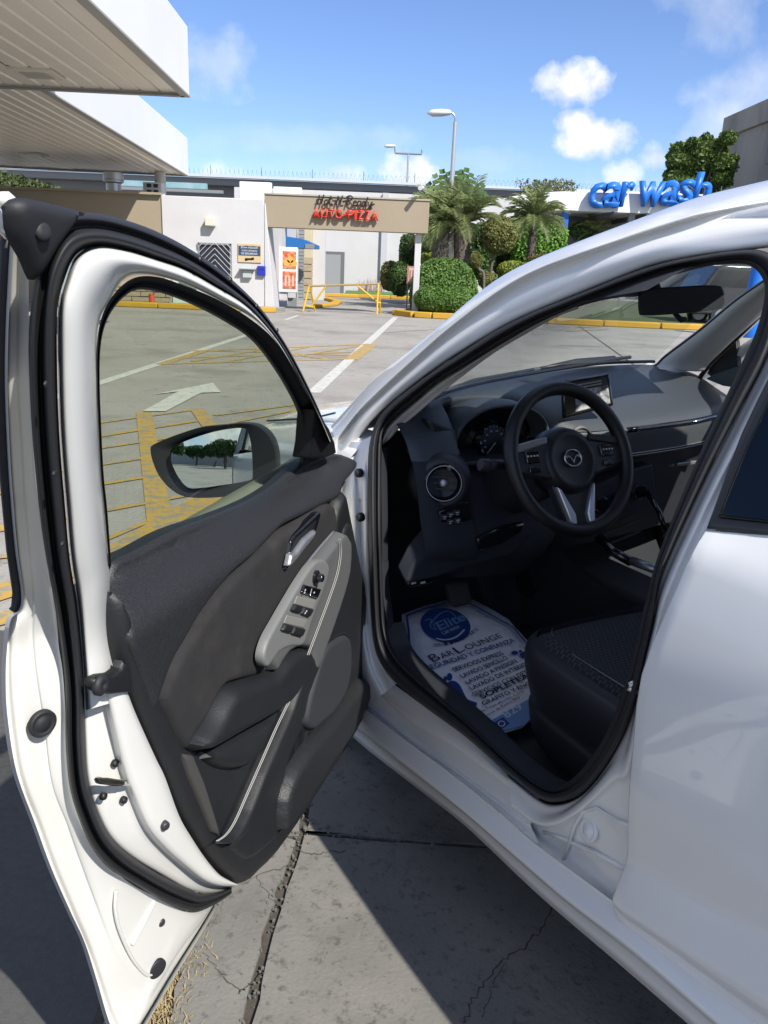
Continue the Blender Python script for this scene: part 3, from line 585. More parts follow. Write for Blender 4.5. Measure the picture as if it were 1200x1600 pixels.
tk.build('dial_marks', M['print'], top)
for k in range(0, 9):
    t = math.radians(225-k*30); d = gl*math.cos(t)+gu*math.sin(t); p = W('c', gc)+ga*.003+d*.033-gl*.003-gu*.003
    text_mesh(str(k*20 if k else 0), 'dial_numeral', M['print'], top, p, gl, gu, height=.0045, depth=.0004)
MB().cyl(W('c', gc)+ga*.006, W('c', gc)+ga*.006+(gl*-.7+gu*-.62)*.042, .001, .0005, n=6).build('dial_needle', M['print'], top)
gs = un('c', 872, 690, 'x', -.03)
MB().box((gs[0]-.004, gs[1]+.02, gs[2]-.01), (.01, .10, .06), M=lambda v: W('c', v)).build('trip_display', M['gloss'], top, bevel=.008)
# left round vent
vc = un('c', 693, 755, 'x', -.175)
vax = (-.85, .42, .18)
vent = disc_at(vc, .05, M['gloss'], 'round_vent', top, [(.044, -.03), (.046, .006), (.042, .010), (.036, .003), (.031, -.018), (.002, -.022)], 32, vax)
disc_at(vc, .05, M['silver'], 'vent_ring', top, [(.0405, .0095), (.0415, .0115), (.0425, .0115), (.0432, .0095), (.0405, .0095)], 32, vax, False)
va = (W('c', vax)-W('c', (0, 0, 0))).normalized(); vl = va.cross(Vector((0, 0, 1))).normalized(); vu = vl.cross(va).normalized()
if vu.z < 0: vu = -vu
vp = W('c', vc)
for k in (-1, 0, 1): MB().box((0, 0, 0), (.066-abs(k)*.012, .0022, .012), M=lambda v: vp + vl*v[0] + vu*(v[1]+k*.014) + va*(v[2]-.006)).build('vent_fin', M['plast2'], top)
MB().box((0, 0, 0), (.0022, .062, .012), M=lambda v: vp+vl*v[0]+vu*v[1]+va*(v[2]-.008)).build('vent_fin', M['plast2'], top)
MB().lathe(vp-va*.008, va, [(.010, 0), (.0105, .010), (.007, .014), (.002, .014)], 16).build('vent_knob', M['silver'], top, True)
# vent surround on the dash end, defroster grille, switch bank
MB().lathe(vp-va*.03, va, [(.080, -.05), (.072, .0), (.060, .020), (.048, .030), (.044, .024)], 32).build('vent_pod', M['plast2'], top, True)
gg = [un('c', x, y, 'x', -.085) for x, y in ((641,700),(652,701),(680,716),(668,719),(656,718))]
MB().prism([W('c', p) for p in gg], W('c', (.02, 0, -.01))-W('c', (0, 0, 0))).build('side_demister', M['dark'], top)
for t in (.2, .4, .6, .8):
    a = un('c', 641+t*27, 700+t*9, 'x', -.088); b = un('c', 656+t*16, 718, 'x', -.088)
    MB().cyl(W('c', a), W('c', b), .002, n=5).build('demister_fin', M['plast'], top)
MB().tube([dpt(660,640,-.24), dpt(672,670,-.25), dpt(690,712,-.22), dpt(703,735,-.20)], .004, 6).build('dash_seam', M['dashl'], top, True)
pod = [un('c', x, y, 'x', -.095) for x, y in ((668,655),(714,672),(718,735),(700,738),(690,712))]
MB().prism([W('c', p) for p in pod], W('c', (.04, 0, 0))-W('c', (0, 0, 0))).build('pod_face', M['plast'], top, bevel=.008)
sw = [un('c', x, y, 'x', -.192) for x, y in ((686,800),(722,785),(736,786),(737,812),(690,830))]
MB().prism([W('c', p) for p in sw], W('c', (.03, 0, 0))-W('c', (0, 0, 0))).build('switch_bank', M['gloss'], top, bevel=.003)
for i, (x, y) in enumerate(((693,808),(703,804),(713,801),(703,815),(714,813))):
    p = un('c', x, y, 'x', -.194)
    b = MB().box((p[0], p[1], p[2]), (.008, .018, .014), M=lambda v: W('c', v)).build('dash_switch', M['plast2'], top, bevel=.002)
    t = MB(); 
    t.box((p[0]-.005, p[1], p[2]+.002), (.001, .010, .002), M=lambda v: W('c', v)); t.box((p[0]-.005, p[1]+.002*(i % 2), p[2]-.003), (.001, .005, .002), M=lambda v: W('c', v)); t.build('switch_symbol', M['print'], top)
hk = [un('c', x, y, 'x', -.17) for x, y in ((658,882),(672,866),(690,858),(694,862),(686,880),(662,885))]
MB().prism([W('c', p) for p in hk], W('c', (.03, 0, 0))-W('c', (0, 0, 0))).build('card_slot', M['dark'], top, bevel=.003)
hb = [un('c', x, y, 'x', -.175) for x, y in ((636,912),(645,903),(681,899),(676,911),(640,919))]
MB().prism([W('c', p) for p in hb], W('c', (.02, 0, 0))-W('c', (0, 0, 0))).build('release_lever', M['gloss'], top, bevel=.003)
for x in (646, 661):
    p = un('c', x, 911 if x < 650 else 910, 'x', -.178); MB().box((p[0], p[1], p[2]), (.002, .014, .005), M=lambda v: W('c', v)).build('lever_symbol', M['print'], top)
kb = [un('c', x, y, 'x', -.20) for x, y in ((632,915),(650,880),(688,835),(745,845),(815,830),(835,835),(800,870),(740,885),(680,905))]
MB().prism([W('c', p) for p in kb], W('c', (.05, 0, .03))-W('c', (0, 0, 0))).build('lower_cover', M['knee'], top, bevel=.01)
kb = [un('c', x, y, 'x', -.215) for x, y in ((745,843),(790,823),(822,817),(816,832),(785,850),(752,862))]
MB().prism([W('c', p) for p in kb], W('c', (.02, 0, 0))-W('c', (0, 0, 0))).build('cubby', M['gloss'], top, bevel=.006)
# column and stalks
wc = np.array([-.337, -.437, .945]); ta = math.radians(25)
wn_ = np.array([-math.cos(ta), 0, math.sin(ta)]); wu = np.array([math.sin(ta), 0, math.cos(ta)]); wr = np.array([0, -1., 0])
def WH(u, v, n=0): return W('c', wc + wr*u + wu*v + wn_*n)
WHd = lambda d: (W('c', d)-W('c', (0, 0, 0)))
MB().cyl(WH(0, -.02, -.26), WH(0, -.01, -.05), .075, .055, n=20).build('column_shroud', M['plast2'], top, smooth=40)
st = un('c', 765, 727, 'x', -.30)
MB().tube([W('c', st), W('c', st+np.array([.012, -.03, -.004])), WH(-.06, .0, -.06)], [.013, .012, .008], 12).build('light_stalk', M['plast'], top, True)
MB().lathe(W('c', st), WHd((.1, 1, .1)), [(.013, 0), (.0145, .003), (.0145, .022), (.013, .026), (.003, .027)], 16).build('stalk_knob', M['plast2'], top, 40)
st2 = un('c', 955, 680, 'x', -.26)
MB().tube([W('c', st2), W('c', st2+np.array([.0, .05, -.01])), WH(.05, .0, -.06)], [.012, .009, .008], 10).build('wiper_stalk', M['plast2'], top, True)
# steering wheel
wheel = MB().tube([WH(.171*math.cos(t), .169*math.sin(t)) for t in np.linspace(0, 2*math.pi, 65)[:-1]], .0165, 14, closed=True, upv=WHd(wn_), sx=1.05).build('steering_wheel', M['wheel'], car, True)
MB().lathe(WH(0, -.003, -.05), WHd(wn_), [(.085, -.0), (.084, .03), (.076, .05), (.066, .058), (.056, .056), (.050, .053), (.02, .055), (.002, .055)], 40).build('hub_cover', M['wheel'], wheel, True)
def spoke(nm, pts, m, n0=-.02, th=.02, bev=.005): 
    return MB().prism([WH(u, v, n0) for u, v in pts], WHd(wn_*th)).build(nm, m, wheel, bevel=bev)
spoke('spoke', [(-.165, -.02), (-.16, .035), (-.10, .045), (-.06, .05), (-.06, -.045), (-.12, -.03)], M['plast2'], -.025, .026)
spoke('spoke', [(.165, -.02), (.16, .035), (.10, .045), (.06, .05), (.06, -.045), (.12, -.03)], M['plast2'], -.025, .026)
spoke('spoke_trim', [(-.157, .022), (-.152, .043), (-.10, .051), (-.062, .055), (-.064, .040), (-.10, .033)], M['silver'], -.002, .008, .003)
spoke('spoke_trim', [(.157, .022), (.152, .043), (.10, .051), (.062, .055), (.064, .040), (.10, .033)], M['plast'], -.002, .008, .003)
spoke('lower_spoke', [(-.062, -.05), (.062, -.05), (.045, -.12), (.034, -.166), (-.034, -.166), (-.045, -.12)], M['plast2'], -.035, .026)
spoke('spoke_leg', [(-.058, -.060), (-.046, -.070), (-.018, -.130), (-.020, -.160), (-.034, -.160), (-.042, -.125)], M['satin'], -.012, .016, .004)
spoke('spoke_leg', [(.058, -.060), (.046, -.070), (.018, -.130), (.020, -.160), (.034, -.160), (.042, -.125)], M['satin'], -.012, .016, .004)
spoke('spoke_leg', [(-.034, -.156), (.034, -.156), (.036, -.167), (-.036, -.167)], M['satin'], -.012, .017, .004)
for sx in (-1, 1):
    for (u0, v0, w, h) in ((.112, .012, .040, .030), (.112, -.018, .034, .014)):
        spoke('wheel_button', [(sx*(u0-w/2), v0-h/2), (sx*(u0+w/2), v0-h/2), (sx*(u0+w/2), v0+h/2), (sx*(u0-w/2), v0+h/2)], M['gloss'], .0, .006, .003)
    for k in range(4): spoke('button_symbol', [(sx*(.098+.009*k), .012), (sx*(.103+.009*k), .012), (sx*(.103+.009*k), .0155), (sx*(.098+.009*k), .0155)], M['print'], .006, .0006, 0)
# badge: chrome oval ring with spread wings
ring_ = [WH(.0245*math.cos(t), .0195*math.sin(t)*(1.0 if math.sin(t) < 0 else 1.0), .0075) for t in np.linspace(0, 2*math.pi, 41)[:-1]]
MB().tube(ring_, .0022, 8, closed=True).build('badge_ring', M['chrome'], wheel, True)
spoke('badge_wings', [(-.0235, .007), (-.012, .007), (-.006, .003), (0, -.006), (.006, .003), (.012, .007), (.0235, .007), (.019, -.001), (.013, .003), (.008, .001), (.002, -.011), (0, -.012), (-.002, -.011), (-.008, .001), (-.013, .003), (-.019, -.001)], M['chrome'], .005, .004, .0006)
# centre screen
scr = [(879,595),(953,583),(960,634),(881,655)]
sc0 = (-.10, -.76, 1.03); scn = (-.93, .30, .20)
sp_ = [unp('c', x, y, sc0, scn) for x, y in scr]; sn = np.array(scn)/np.linalg.norm(scn)
screen = MB().prism([W('c', p) for p in sp_], WHd(-sn*.018)).build('centre_screen', M['gloss'], car, bevel=.006)
def onscr(u, v, d=.002):  # u 0..1 right, v 0..1 down
    a, b, c_, e = sp_; p = a*(1-u)*(1-v)+b*u*(1-v)+c_*u*v+e*(1-u)*v; return W('c', p+sn*d)
def squad(u0, v0, u1, v1, m, nm, d=.002): return MB().add([onscr(u0, v0, d), onscr(u1, v0, d), onscr(u1, v1, d), onscr(u0, v1, d)], [(0, 1, 2, 3)]).build(nm, m, screen)
M['scr'] = mat('screen_picture', (.10, .105, .11), .25, col2=(.45, .46, .47), nscale=60, ncon=.25, ndet=3)
M['scrd'] = mat('screen_bar', (.05, .055, .06), .25)
squad(.22, .10, .93, .90, M['scrd'], 'screen_face', .0015)
squad(.24, .34, .92, .88, M['scr'], 'screen_picture', .002)
for v in (.16, .24): squad(.32, v, .80, v+.04, M['silver'], 'screen_text', .002)
# centre vent and climate knobs
cv = un('c', 907, 686, 'x', -.09)
disc_at(cv, .03, M['plast2'], 'centre_vent', top, [(.034, -.02), (.036, .006), (.030, .008), (.024, -.01), (.004, -.012)], 24, (-.95, .2, .2))
for i, (x, y, r) in enumerate(((939,789,.024),(998,768,.022),(968,778,.018))):
    p = un('c', x, y, 'x', -.09)
    k_ = disc_at(p, r, M['chrome'] if i < 2 else M['plast2'], 'climate_knob', top, [(r*1.08, -.02), (r*1.1, .004), (r, .008), (r*.86, .004), (r*.82, .004)], 24, (-.95, .2, .25))
    disc_at(p, r, M['gloss'], 'knob_face', top, [(r*.84, 0), (r*.82, .012), (r*.72, .018), (r*.1, .018)], 20, (-.95, .2, .25))
cpan = [un('c', x, y, 'x', -.075) for x, y in ((905,770),(985,735),(1020,725),(1028,790),(960,818),(915,825))]
MB().prism([W('c', p) for p in cpan], WHd((.05, 0, 0))).build('climate_panel', M['dark'], top, bevel=.005)
for (a, b) in (((930,842),(1000,812)), ((945,852),(1000,830))):
    MB().cyl(W('c', un('c', *a, 'x', -.07)), W('c', un('c', *b, 'x', -.07)), .004, n=6).build('console_line', M['plast'], top)
# console
cons = MB()
con = MB().box((-.5, -.845, .39), (1.0, .20, .27), M=lambda v: W('c', v)).build('console', M['plast2'], car, bevel=.03)
loft('console_side', [carp([(.10, -.70, .30), (-.2, -.73, .30), (-.6, -.74, .30)]), carp([(.06, -.70, .62), (-.2, -.735, .52), (-.6, -.745, .50)])], M['dark'], con, per=4, across=3)
def stripx(nm, pts, w, m, yv): 
    P = [un('c', x, y, 'y', v) for (x, y), v in zip(pts, yv)]
    return MB().tube([W('c', p) for p in P], w, 8).build(nm, m, con, True)
stripx('console_rail', [(935,838),(958,862),(986,878)], .013, M['gloss'], [-.70, -.71, -.72])
stripx('console_trim', [(987,876),(1005,883),(1030,892)], .012, M['silver'], [-.72, -.725, -.73])
stripx('console_rail', [(1010,768),(1030,800),(1040,830)], .008, M['gloss'], [-.95, -.95, -.95])
sh = un('c', 1000, 850, 'y', -.85)
# pedals
def pedal(nm, pts, y, m, th=.02):
    P = [un('c', x, yy, 'x', y) for x, yy in pts]; return MB().prism([W('c', p) for p in P], WHd((.02, 0, .0))).build(nm, m, car, bevel=.006)
pedal('brake_pedal', [(698,915),(731,910),(739,938),(734,945),(712,950),(704,944)], -.02, mat('pedal_mat', (.045, .045, .045), .95, bump=1, bscale=500))
pedal('throttle_pedal', [(745,900),(765,893),(783,960),(770,965)], .05, M['plast2'])
for k in range(4):
    a = un('c', 750+4*k, 905, 'x', .045); b = un('c', 762+5*k, 955, 'x', .045)
    MB().cyl(W('c', a), W('c', b), .002, n=4).build('pedal_rib', M['rubber2'], car)
sg_ = [un('c', x, y, 'y', -.69) for x, y in ((803,898),(825,893),(838,920),(826,935),(808,925))]
MB().prism([W('c', p) for p in sg_], WHd((0, -.01, 0))).build('footwell_grille', M['plast'], car, bevel=.004)
# driver's seat
def seat_rows(x0, x1, ya, yb, z, cr=.03):
    R_ = []
    for i in range(13):
        t = i/12; y = ya+(yb-ya)*t; s = abs(2*t-1); zz = z + .012*max(0, (s-.55)/.45) - (.05*max(0, (s-.93)/.07)); row = []
        for x, dz in ((x1, .0), (x1+.15, -.01), (x0-.22, -.012), (x0-.10, -.004), (x0-.03, -.012), (x0-.006, -.035), (x0-.012, -.06)):
            row.append(W('c', (x - .06*s**4, y, zz+dz)))
        R_.append(row)
    return R_
sx0, sx1 = -.385, -1.0
ya, yb, zs = -.275, -.71, .565
seat = loft('driver_seat', seat_rows(sx0, sx1, ya, yb, zs), M['seat'], car, per=4, across=3)
lb = lambda dy, z, dx=0: [W('c', (x-dx, y-.0+dy, z)) for x, y in ((sx1, ya), (-.75, ya+.004), (-.53, ya-.002), (sx0-.06, ya-.016), (sx0-.012, ya-.055), (sx0, ya-.14), (sx0, yb))]
loft('seat_bolster', [lb(-.012, zs-.014), lb(.012, zs-.02), lb(.022, zs-.045, .002), lb(.020, zs-.09, .010), lb(.010, zs-.15, .024), lb(.016, zs-.168, .026), lb(.010, zs-.24, .050), lb(-.03, zs-.29, .09)], M['vinyl'], seat, per=4, across=3)
MB().tube(cr_([W('c', (x, y, zs+.002+dz)) for x, y, dz in ((sx1, ya-.03, 0), (-.75, ya-.03, 0), (-.55, ya-.035, -.002), (sx0-.08, ya-.05, 0), (sx0-.03, ya-.09, -.008))], 6), .0012, 5).build('seat_stitching', M['silver'], seat)
sb = loft('seat_back', [carp([(-1.05-.30*t, y, .55+.75*t) for t in (0, .3, .6, .85)]) for y in (-.22, -.30, -.47, -.64, -.72)], M['seat'], car, per=4, across=3, sol=.09)
MB().box((0, 0, 0), (.10, .26, .18), M=lambda v: W('c', (-1.38+v[0], -.47+v[1], 1.33+v[2]))).build('headrest', M['seat'], sb, bevel=.04)
ps = loft('passenger_seat', seat_rows(sx0, sx1, -.99, -1.45, zs), M['seat'], car, per=3, across=2)
lb = lambda dy, z: [W('c', (x, -.99+dy, z)) for x in (sx1, -.7, sx0)]
loft('seat_bolster', [lb(0, zs), lb(.03, zs-.06), lb(.03, zs-.3)], M['vinyl'], ps, per=3, across=2)
loft('seat_back', [carp([(-1.05-.30*t, y, .55+.75*t) for t in (0, .3, .6, .85)]) for y in (-.97, -1.06, -1.22, -1.38, -1.47)], M['seat'], ps, per=3, across=2, sol=.09)
# ------------------------------------------------------------------ open front door
def OD(pts, off): return OC(pts, off, 'd')
L0 = [(16,345),(11,430),(7,520),(6,600),(9,690),(14,770),(22,860),(31,925),(28,952),(11,966),(5,1012),(3,1060),(6,1120),(20,1205),(49,1285),(75,1356),(105,1424),(127,1472),(146,1532),(163,1590),(178,1625),(192,1640),(215,1612),(262,1533),(312,1452),(336,1411)]
LS = [(46,380),(45,430),(45,520),(46,600),(51,690),(58,770),(71,860),(80,918),(86,950),(90,985),(92,1011),(98,1050),(102,1110),(103,1170),(110,1235),(128,1288),(160,1340),(200,1378),(240,1400),(262,1412),(280,1421),(292,1425),(304,1426),(316,1423),(326,1418),(335,1411)]
L1 = [(30,362),(28,430),(26,520),(26,600),(31,690),(36,770),(44,860),(50,920),(51,955),(49,985),(50,1012),(55,1060),(66,1130),(79,1225),(104,1290),(125,1350),(148,1414),(170,1475),(188,1510),(206,1540),(220,1555),(232,1560),(250,1535),(278,1490),(314,1442),(335,1412)]
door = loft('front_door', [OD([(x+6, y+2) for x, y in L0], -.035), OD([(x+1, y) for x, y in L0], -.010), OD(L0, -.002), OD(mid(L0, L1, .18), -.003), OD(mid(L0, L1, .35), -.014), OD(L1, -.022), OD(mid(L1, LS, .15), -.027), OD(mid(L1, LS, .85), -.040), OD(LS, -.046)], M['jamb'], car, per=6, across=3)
# outer skin: one shaped sheet behind everything
os_ = []
for z, x0, x1 in ((.26, .05, .95), (.32, .03, 1.02), (.5, .0, 1.075), (.75, .0, 1.10), (.93, .0, 1.115), (.965, .0, 1.12)):
    os_.append([W('d', (x, np.interp(z, *DOORP)+.012-.01*(abs(2*(x-x0)/(x1-x0)-1))**6, z)) for x in np.linspace(x0, x1-.004, 9)])
loft('door_skin', os_, M['paint'], door, per=2, across=4)
# weatherstrip
TO = [(20,318),(33,309),(52,314),(100,323),(150,331),(200,345),(250,364),(300,391),(350,426),(400,473),(430,512),(455,552),(480,600),(502,648),(518,690)]
TN = [(55,420),(70,395),(92,385),(120,378),(150,379),(200,388),(245,403),(290,420),(335,444),(380,474),(415,508),(442,545),(470,595),(496,648),(514,692)]
ZO = [(518,690),(502,648),(480,600),(455,552),(430,512),(400,473),(350,426),(300,391),(250,364),(200,345),(150,333),(100,335),(66,372),(54,436),(45,520),(46,600),(51,690),(61,794),(72,872),(86,950),(97,1028),(102,1090),(103,1170),(110,1235),(124,1281),(142,1322),(169,1356),(210,1382),(255,1409),(292,1424),(311,1424),(340,1411),(362,1396)]
ZI = [(514,692),(496,648),(468,595),(441,545),(413,508),(378,474),(332,446),(287,421),(240,405),(195,391),(150,385),(118,399),(99,440),(90,480),(89,550),(91,640),(95,710),(102,794),(109,872),(120,944),(128,1028),(132,1090),(133,1150),(138,1217),(154,1270),(176,1311),(210,1341),(245,1364),(270,1377),(296,1389),(315,1396),(340,1393),(362,1387)]
loft('weatherstrip', [OD(ZO, -.044), OD(mid(ZO, ZI, .08), -.060), OD(mid(ZO, ZI, .22), -.064), OD(mid(ZO, ZI, .38), -.056), OD(mid(ZO, ZI, .46), -.060), OD(mid(ZO, ZI, .62), -.076), OD(mid(ZO, ZI, .82), -.073), OD(ZI, -.054)], M['rubber'], door, per=5, across=3)
for x, y in ((313,405),(360,437),(401,478),(433,516),(72,600),(85,740),(98,850)):
    q = on('d', x, y, -.083); MB().lathe(W('d', q), W('d', (0, -1, 0))-W('d', (0, 0, 0)), [(.003, 0), (.002, .0015), (.0005, .0015)], 8).build('strip_clip', M['plastd'], door)
# upper corner blade and its white tip
plate('corner_cap', 'd', [(14,322),(30,308),(52,312),(100,323),(135,334),(110,352),(84,392),(62,430),(53,438),(40,405),(24,378),(17,360)], lambda x, z: np.interp(z, *DOORP)-.062, M['rubber'], door, rnd=.012, hgt=.008, thick=.006, res=.012)
q = on('d', 65, 361, -.069); MB().lathe(W('d', q), W('d', (.2, -1, .2))-W('d', (0, 0, 0)), [(.008, 0), (.007, .002), (.005, .004), (.002, .004)], 14).build('corner_stud', M['rubber'], door, True)
loft('frame_tip', [OD([(-8,309),(15,307),(26,312)], -.02), OD([(-8,318),(10,318),(16,325),(9,345),(8,358)], -.03)[:3], OD([(2,330),(6,345),(10,358)], -.035)], M['jamb'], door, per=4, across=3)
MB().tube(OD([(-4,312),(12,311),(19,315),(13,328),(8,345),(7,356),(16,366)], -.03), .0055, 8).build('frame_lip', M['jamb'], door, True)
MB().tube(OD([(12,366),(8,430),(4,520),(2,600),(4,690),(10,770),(18,860),(27,925),(25,948),(20,955)], -.008), .005, 6).build('outer_strip', M['rubber'], door, True)
# white inner flange (window frame) and belt post
FO = [(514,690),(496,646),(468,593),(441,543),(413,506),(378,472),(332,444),(287,419),(240,403),(195,389),(150,383),(118,399),(100,440),(91,480),(90,550),(92,640),(96,710),(103,794),(110,872),(121,944),(129,1028),(133,1110)]
FI = [(517,690),(500,652),(478,612),(456,572),(430,532),(398,500),(350,473),(305,451),(265,436),(225,429),(193,437),(168,474),(155,500),(150,540),(151,600),(152,660),(156,740),(162,800),(168,875),(171,905),(174,985),(203,1090)]
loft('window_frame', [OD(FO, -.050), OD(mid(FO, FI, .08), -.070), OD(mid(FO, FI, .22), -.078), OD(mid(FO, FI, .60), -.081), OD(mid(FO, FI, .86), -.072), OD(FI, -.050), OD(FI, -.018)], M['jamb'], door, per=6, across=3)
# lower shut face between seal and trim
JO = [(132,1085),(132,1110),(133,1150),(138,1217),(154,1270),(176,1311),(210,1341),(255,1368),(296,1390),(330,1396),(362,1388)]
JI = [(198,1078),(206,1100),(219,1131),(244,1186),(258,1215),(280,1275),(300,1310),(320,1340),(340,1364),(355,1374),(372,1382)]
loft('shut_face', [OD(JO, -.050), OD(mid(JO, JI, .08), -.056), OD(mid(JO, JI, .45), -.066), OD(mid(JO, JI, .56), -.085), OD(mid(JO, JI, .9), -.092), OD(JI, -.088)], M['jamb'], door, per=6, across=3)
def stud(px, py, off, prof, m, nm, n=16, ax=(0, -1, 0)):
    q = on('d', px, py, off); return MB().lathe(W('d', q), W('d', ax)-W('d', (0, 0, 0)), prof, n).build(nm, m, door, True)
stud(67, 1131, -.033, [(.0165, -.004), (.0165, .001), (.014, .003), (.012, .001), (.009, .001), (.0075, .003), (.001, .003)], M['rubber'], 'round_plug', 24, (.45, -1, 0))
stud(246, 1514, -.034, [(.0155, -.004), (.0155, .001), (.013, .002), (.001, .002)], M['rubber'], 'round_plug', 24, (.45, -1, 0))
for x, y in ((180,1193),(162,1244),(194,1250)): stud(x, y, -.068, [(.005, -.003), (.005, .001), (.004, .003), (.002, .003), (.0015, .0015)], M['plastd'], 'lock_screw', 12)
for x, y, o in ((254,1287,-.088), (248,1438,-.032)): stud(x, y, o, [(.0065, -.004), (.0065, .008), (.005, .010), (.001, .010)], M['rubber2'], 'buffer', 12, (.5, -1, .0))
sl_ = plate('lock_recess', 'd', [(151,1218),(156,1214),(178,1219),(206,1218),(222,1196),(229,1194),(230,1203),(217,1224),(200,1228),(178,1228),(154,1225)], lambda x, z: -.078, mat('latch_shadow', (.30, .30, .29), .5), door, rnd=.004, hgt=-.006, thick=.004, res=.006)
plate('latch', 'd', [(153,1216),(172,1216),(196,1220),(194,1227),(170,1226),(155,1223)], lambda x, z: -.082, mat('latch_steel', (.12, .115, .09), .4, .8, col2=(.05, .05, .04), nscale=60), door, rnd=.003, hgt=.002, thick=.004, res=.006)
MB().tube(cr_([W('d', on('d', x, y, o)) for x, y, o in ((181,1392,-.040),(180,1420,-.038),(186,1450,-.0355),(200,1485,-.032),(214,1508,-.030),(232,1524,-.029),(250,1512,-.0295))], 5), .0025, 6).build('pressed_rib', M['jamb'], door, True)
MB().tube(cr_([W('d', on('d', x, y, o)) for x, y, o in ((241,1408,-.0425),(222,1446,-.036),(206,1476,-.033))], 5), .0035, 6).build('pressed_rib', M['jamb'], door, True)
# glass run channel and glass
GO = [(474,730),(473,690),(472,646),(458,606),(430,560),(398,520),(350,490),(305,467),(265,452),(228,444),(202,446),(178,468),(160,500),(152,540),(152,600),(154,660),(158,740),(164,800),(171,882)]
GI = [(468,730),(468,690),(466,650),(449,611),(421,566),(390,529),(345,499),(300,476),(262,461),(228,453),(205,456),(182,476),(165,506),(157,545),(156,600),(158,660),(162,740),(168,800),(174,884)]
GO2 = [(508,712),(506,685),(500,652),(478,612),(456,572),(428,530),(385,494),(336,466),(290,447),(248,433),(210,434),(180,457),(160,492),(151,540),(151,600),(153,660),(157,740),(163,800),(170,882)]
loft('glass_channel', [OD(GO2, -.052), OD(mid(GO2, GI, .35), -.046), OD(mid(GO2, GI, .7), -.038), OD(mid(GO2, GI, .8), -.048), OD(GI, -.022)], M['rubber'], door, per=5, across=2)
plate('door_glass', 'd', [(474,735),(476,690),(474,640),(452,600),(424,555),(392,518),(348,487),(303,464),(265,449),(228,441),(196,447),(174,466),(158,500),(150,540),(149,600),(151,660),(155,740),(161,800),(168,900),(260,850),(400,790)], lambda x, z: np.interp(z, *DOORP)-.024, M['glass'], door, rnd=0, hgt=0, thick=.0, res=.05)
# mirror sail
plate('mirror_sail', 'd', [(480,716),(485,690),(487,668),(490,640),(501,652),(512,668),(521,690),(524,708),(505,716)], lambda x, z: np.interp(z, *DOORP)-.062, M['plastd'], door, rnd=.006, hgt=.004, thick=.03, res=.01)
# trim: door card in its separate pieces
card = lambda d: (lambda x, z: -d)
def padf(x, z):   # the pad rolls over from the glass to the cabin face
    zb = np.interp(x, [.0, .05, .25, .5, .8, 1.0, 1.1], [.93, .932, .945, .955, .968, .975, .978])
    t = min(1, max(0, (zb-z)/.06)); return -.040-.055*(1-(1-t)**2)
upad = [(173,882),(212,862),(269,831),(335,808),(392,784),(431,760),(466,729),(484,718),(523,709),(553,719),(557,727),(549,740),(537,753),(531,768),(524,779),(500,790),(470,805),(440,820),(420,840),(390,870),(360,895),(330,930),(305,965),(285,1000),(265,1035),(247,1085),(240,1110),(228,1080),(215,1048),(203,1015),(190,975),(180,945),(171,925)]
def upf(x, z, d): return 0
plate('upper_pad', 'd', upad, padf, M['pad'], door, rnd=.012, hgt=.006, thick=.025, res=.012, smooth_out=3, fn=upf)
lower = [(258,1120),(300,1165),(400,1130),(470,1010),(520,850),(535,812),(545,828),(556,880),(566,930),(572,955),(581,1022),(581,1060),(570,1100),(546,1150),(512,1203),(468,1270),(424,1332),(394,1362),(371,1381),(345,1366),(318,1336),(296,1300),(276,1264),(256,1212),(238,1172),(219,1130),(200,1084),(182,1028),(173,980),(170,926),(180,930),(196,966),(222,1040)]
plate('door_card', 'd', lower, card(.080), M['plast'], door, rnd=.018, hgt=.016, thick=.06, res=.014, smooth_out=2)
plate('front_card', 'd', [(531,768),(540,812),(548,850),(562,912),(572,955),(580,1010),(575,1060),(520,1060),(500,900),(515,800),(522,778),(536,752),(540,752)], card(.070), M['plastd'], door, rnd=.02, hgt=.02, thick=.05, res=.014)
tab = [(196,1082),(170,1085),(152,1081),(144,1072),(146,1060),(158,1055),(175,1053),(187,1044),(190,1032),(200,1040),(206,1080)]
plate('card_tab', 'd', tab, card(.094), M['plastd'], door, rnd=.006, hgt=.004, thick=.01, res=.008)
stud(156, 1070, -.097, [(.0125, -.002), (.0125, .003), (.009, .006), (.004, .006), (.003, .004)], M['rubber'], 'tab_clip', 16)
ins = [(246,1090),(262,1042),(290,995),(322,945),(356,903),(388,874),(415,850),(436,832),(460,818),(487,799),(502,788),(515,788),(519,800),(521,822),(520,832),(500,853),(480,878),(460,908),(440,940),(420,975),(410,1000),(404,1025),(414,1048),(370,1062),(345,1070),(330,1090),(315,1120),(295,1150),(285,1172),(275,1160),(260,1130)]
plate('fabric_insert', 'd', ins, card(.092), M['fabric'], door, rnd=.016, hgt=.012, thick=.04, res=.010, smooth_out=3)
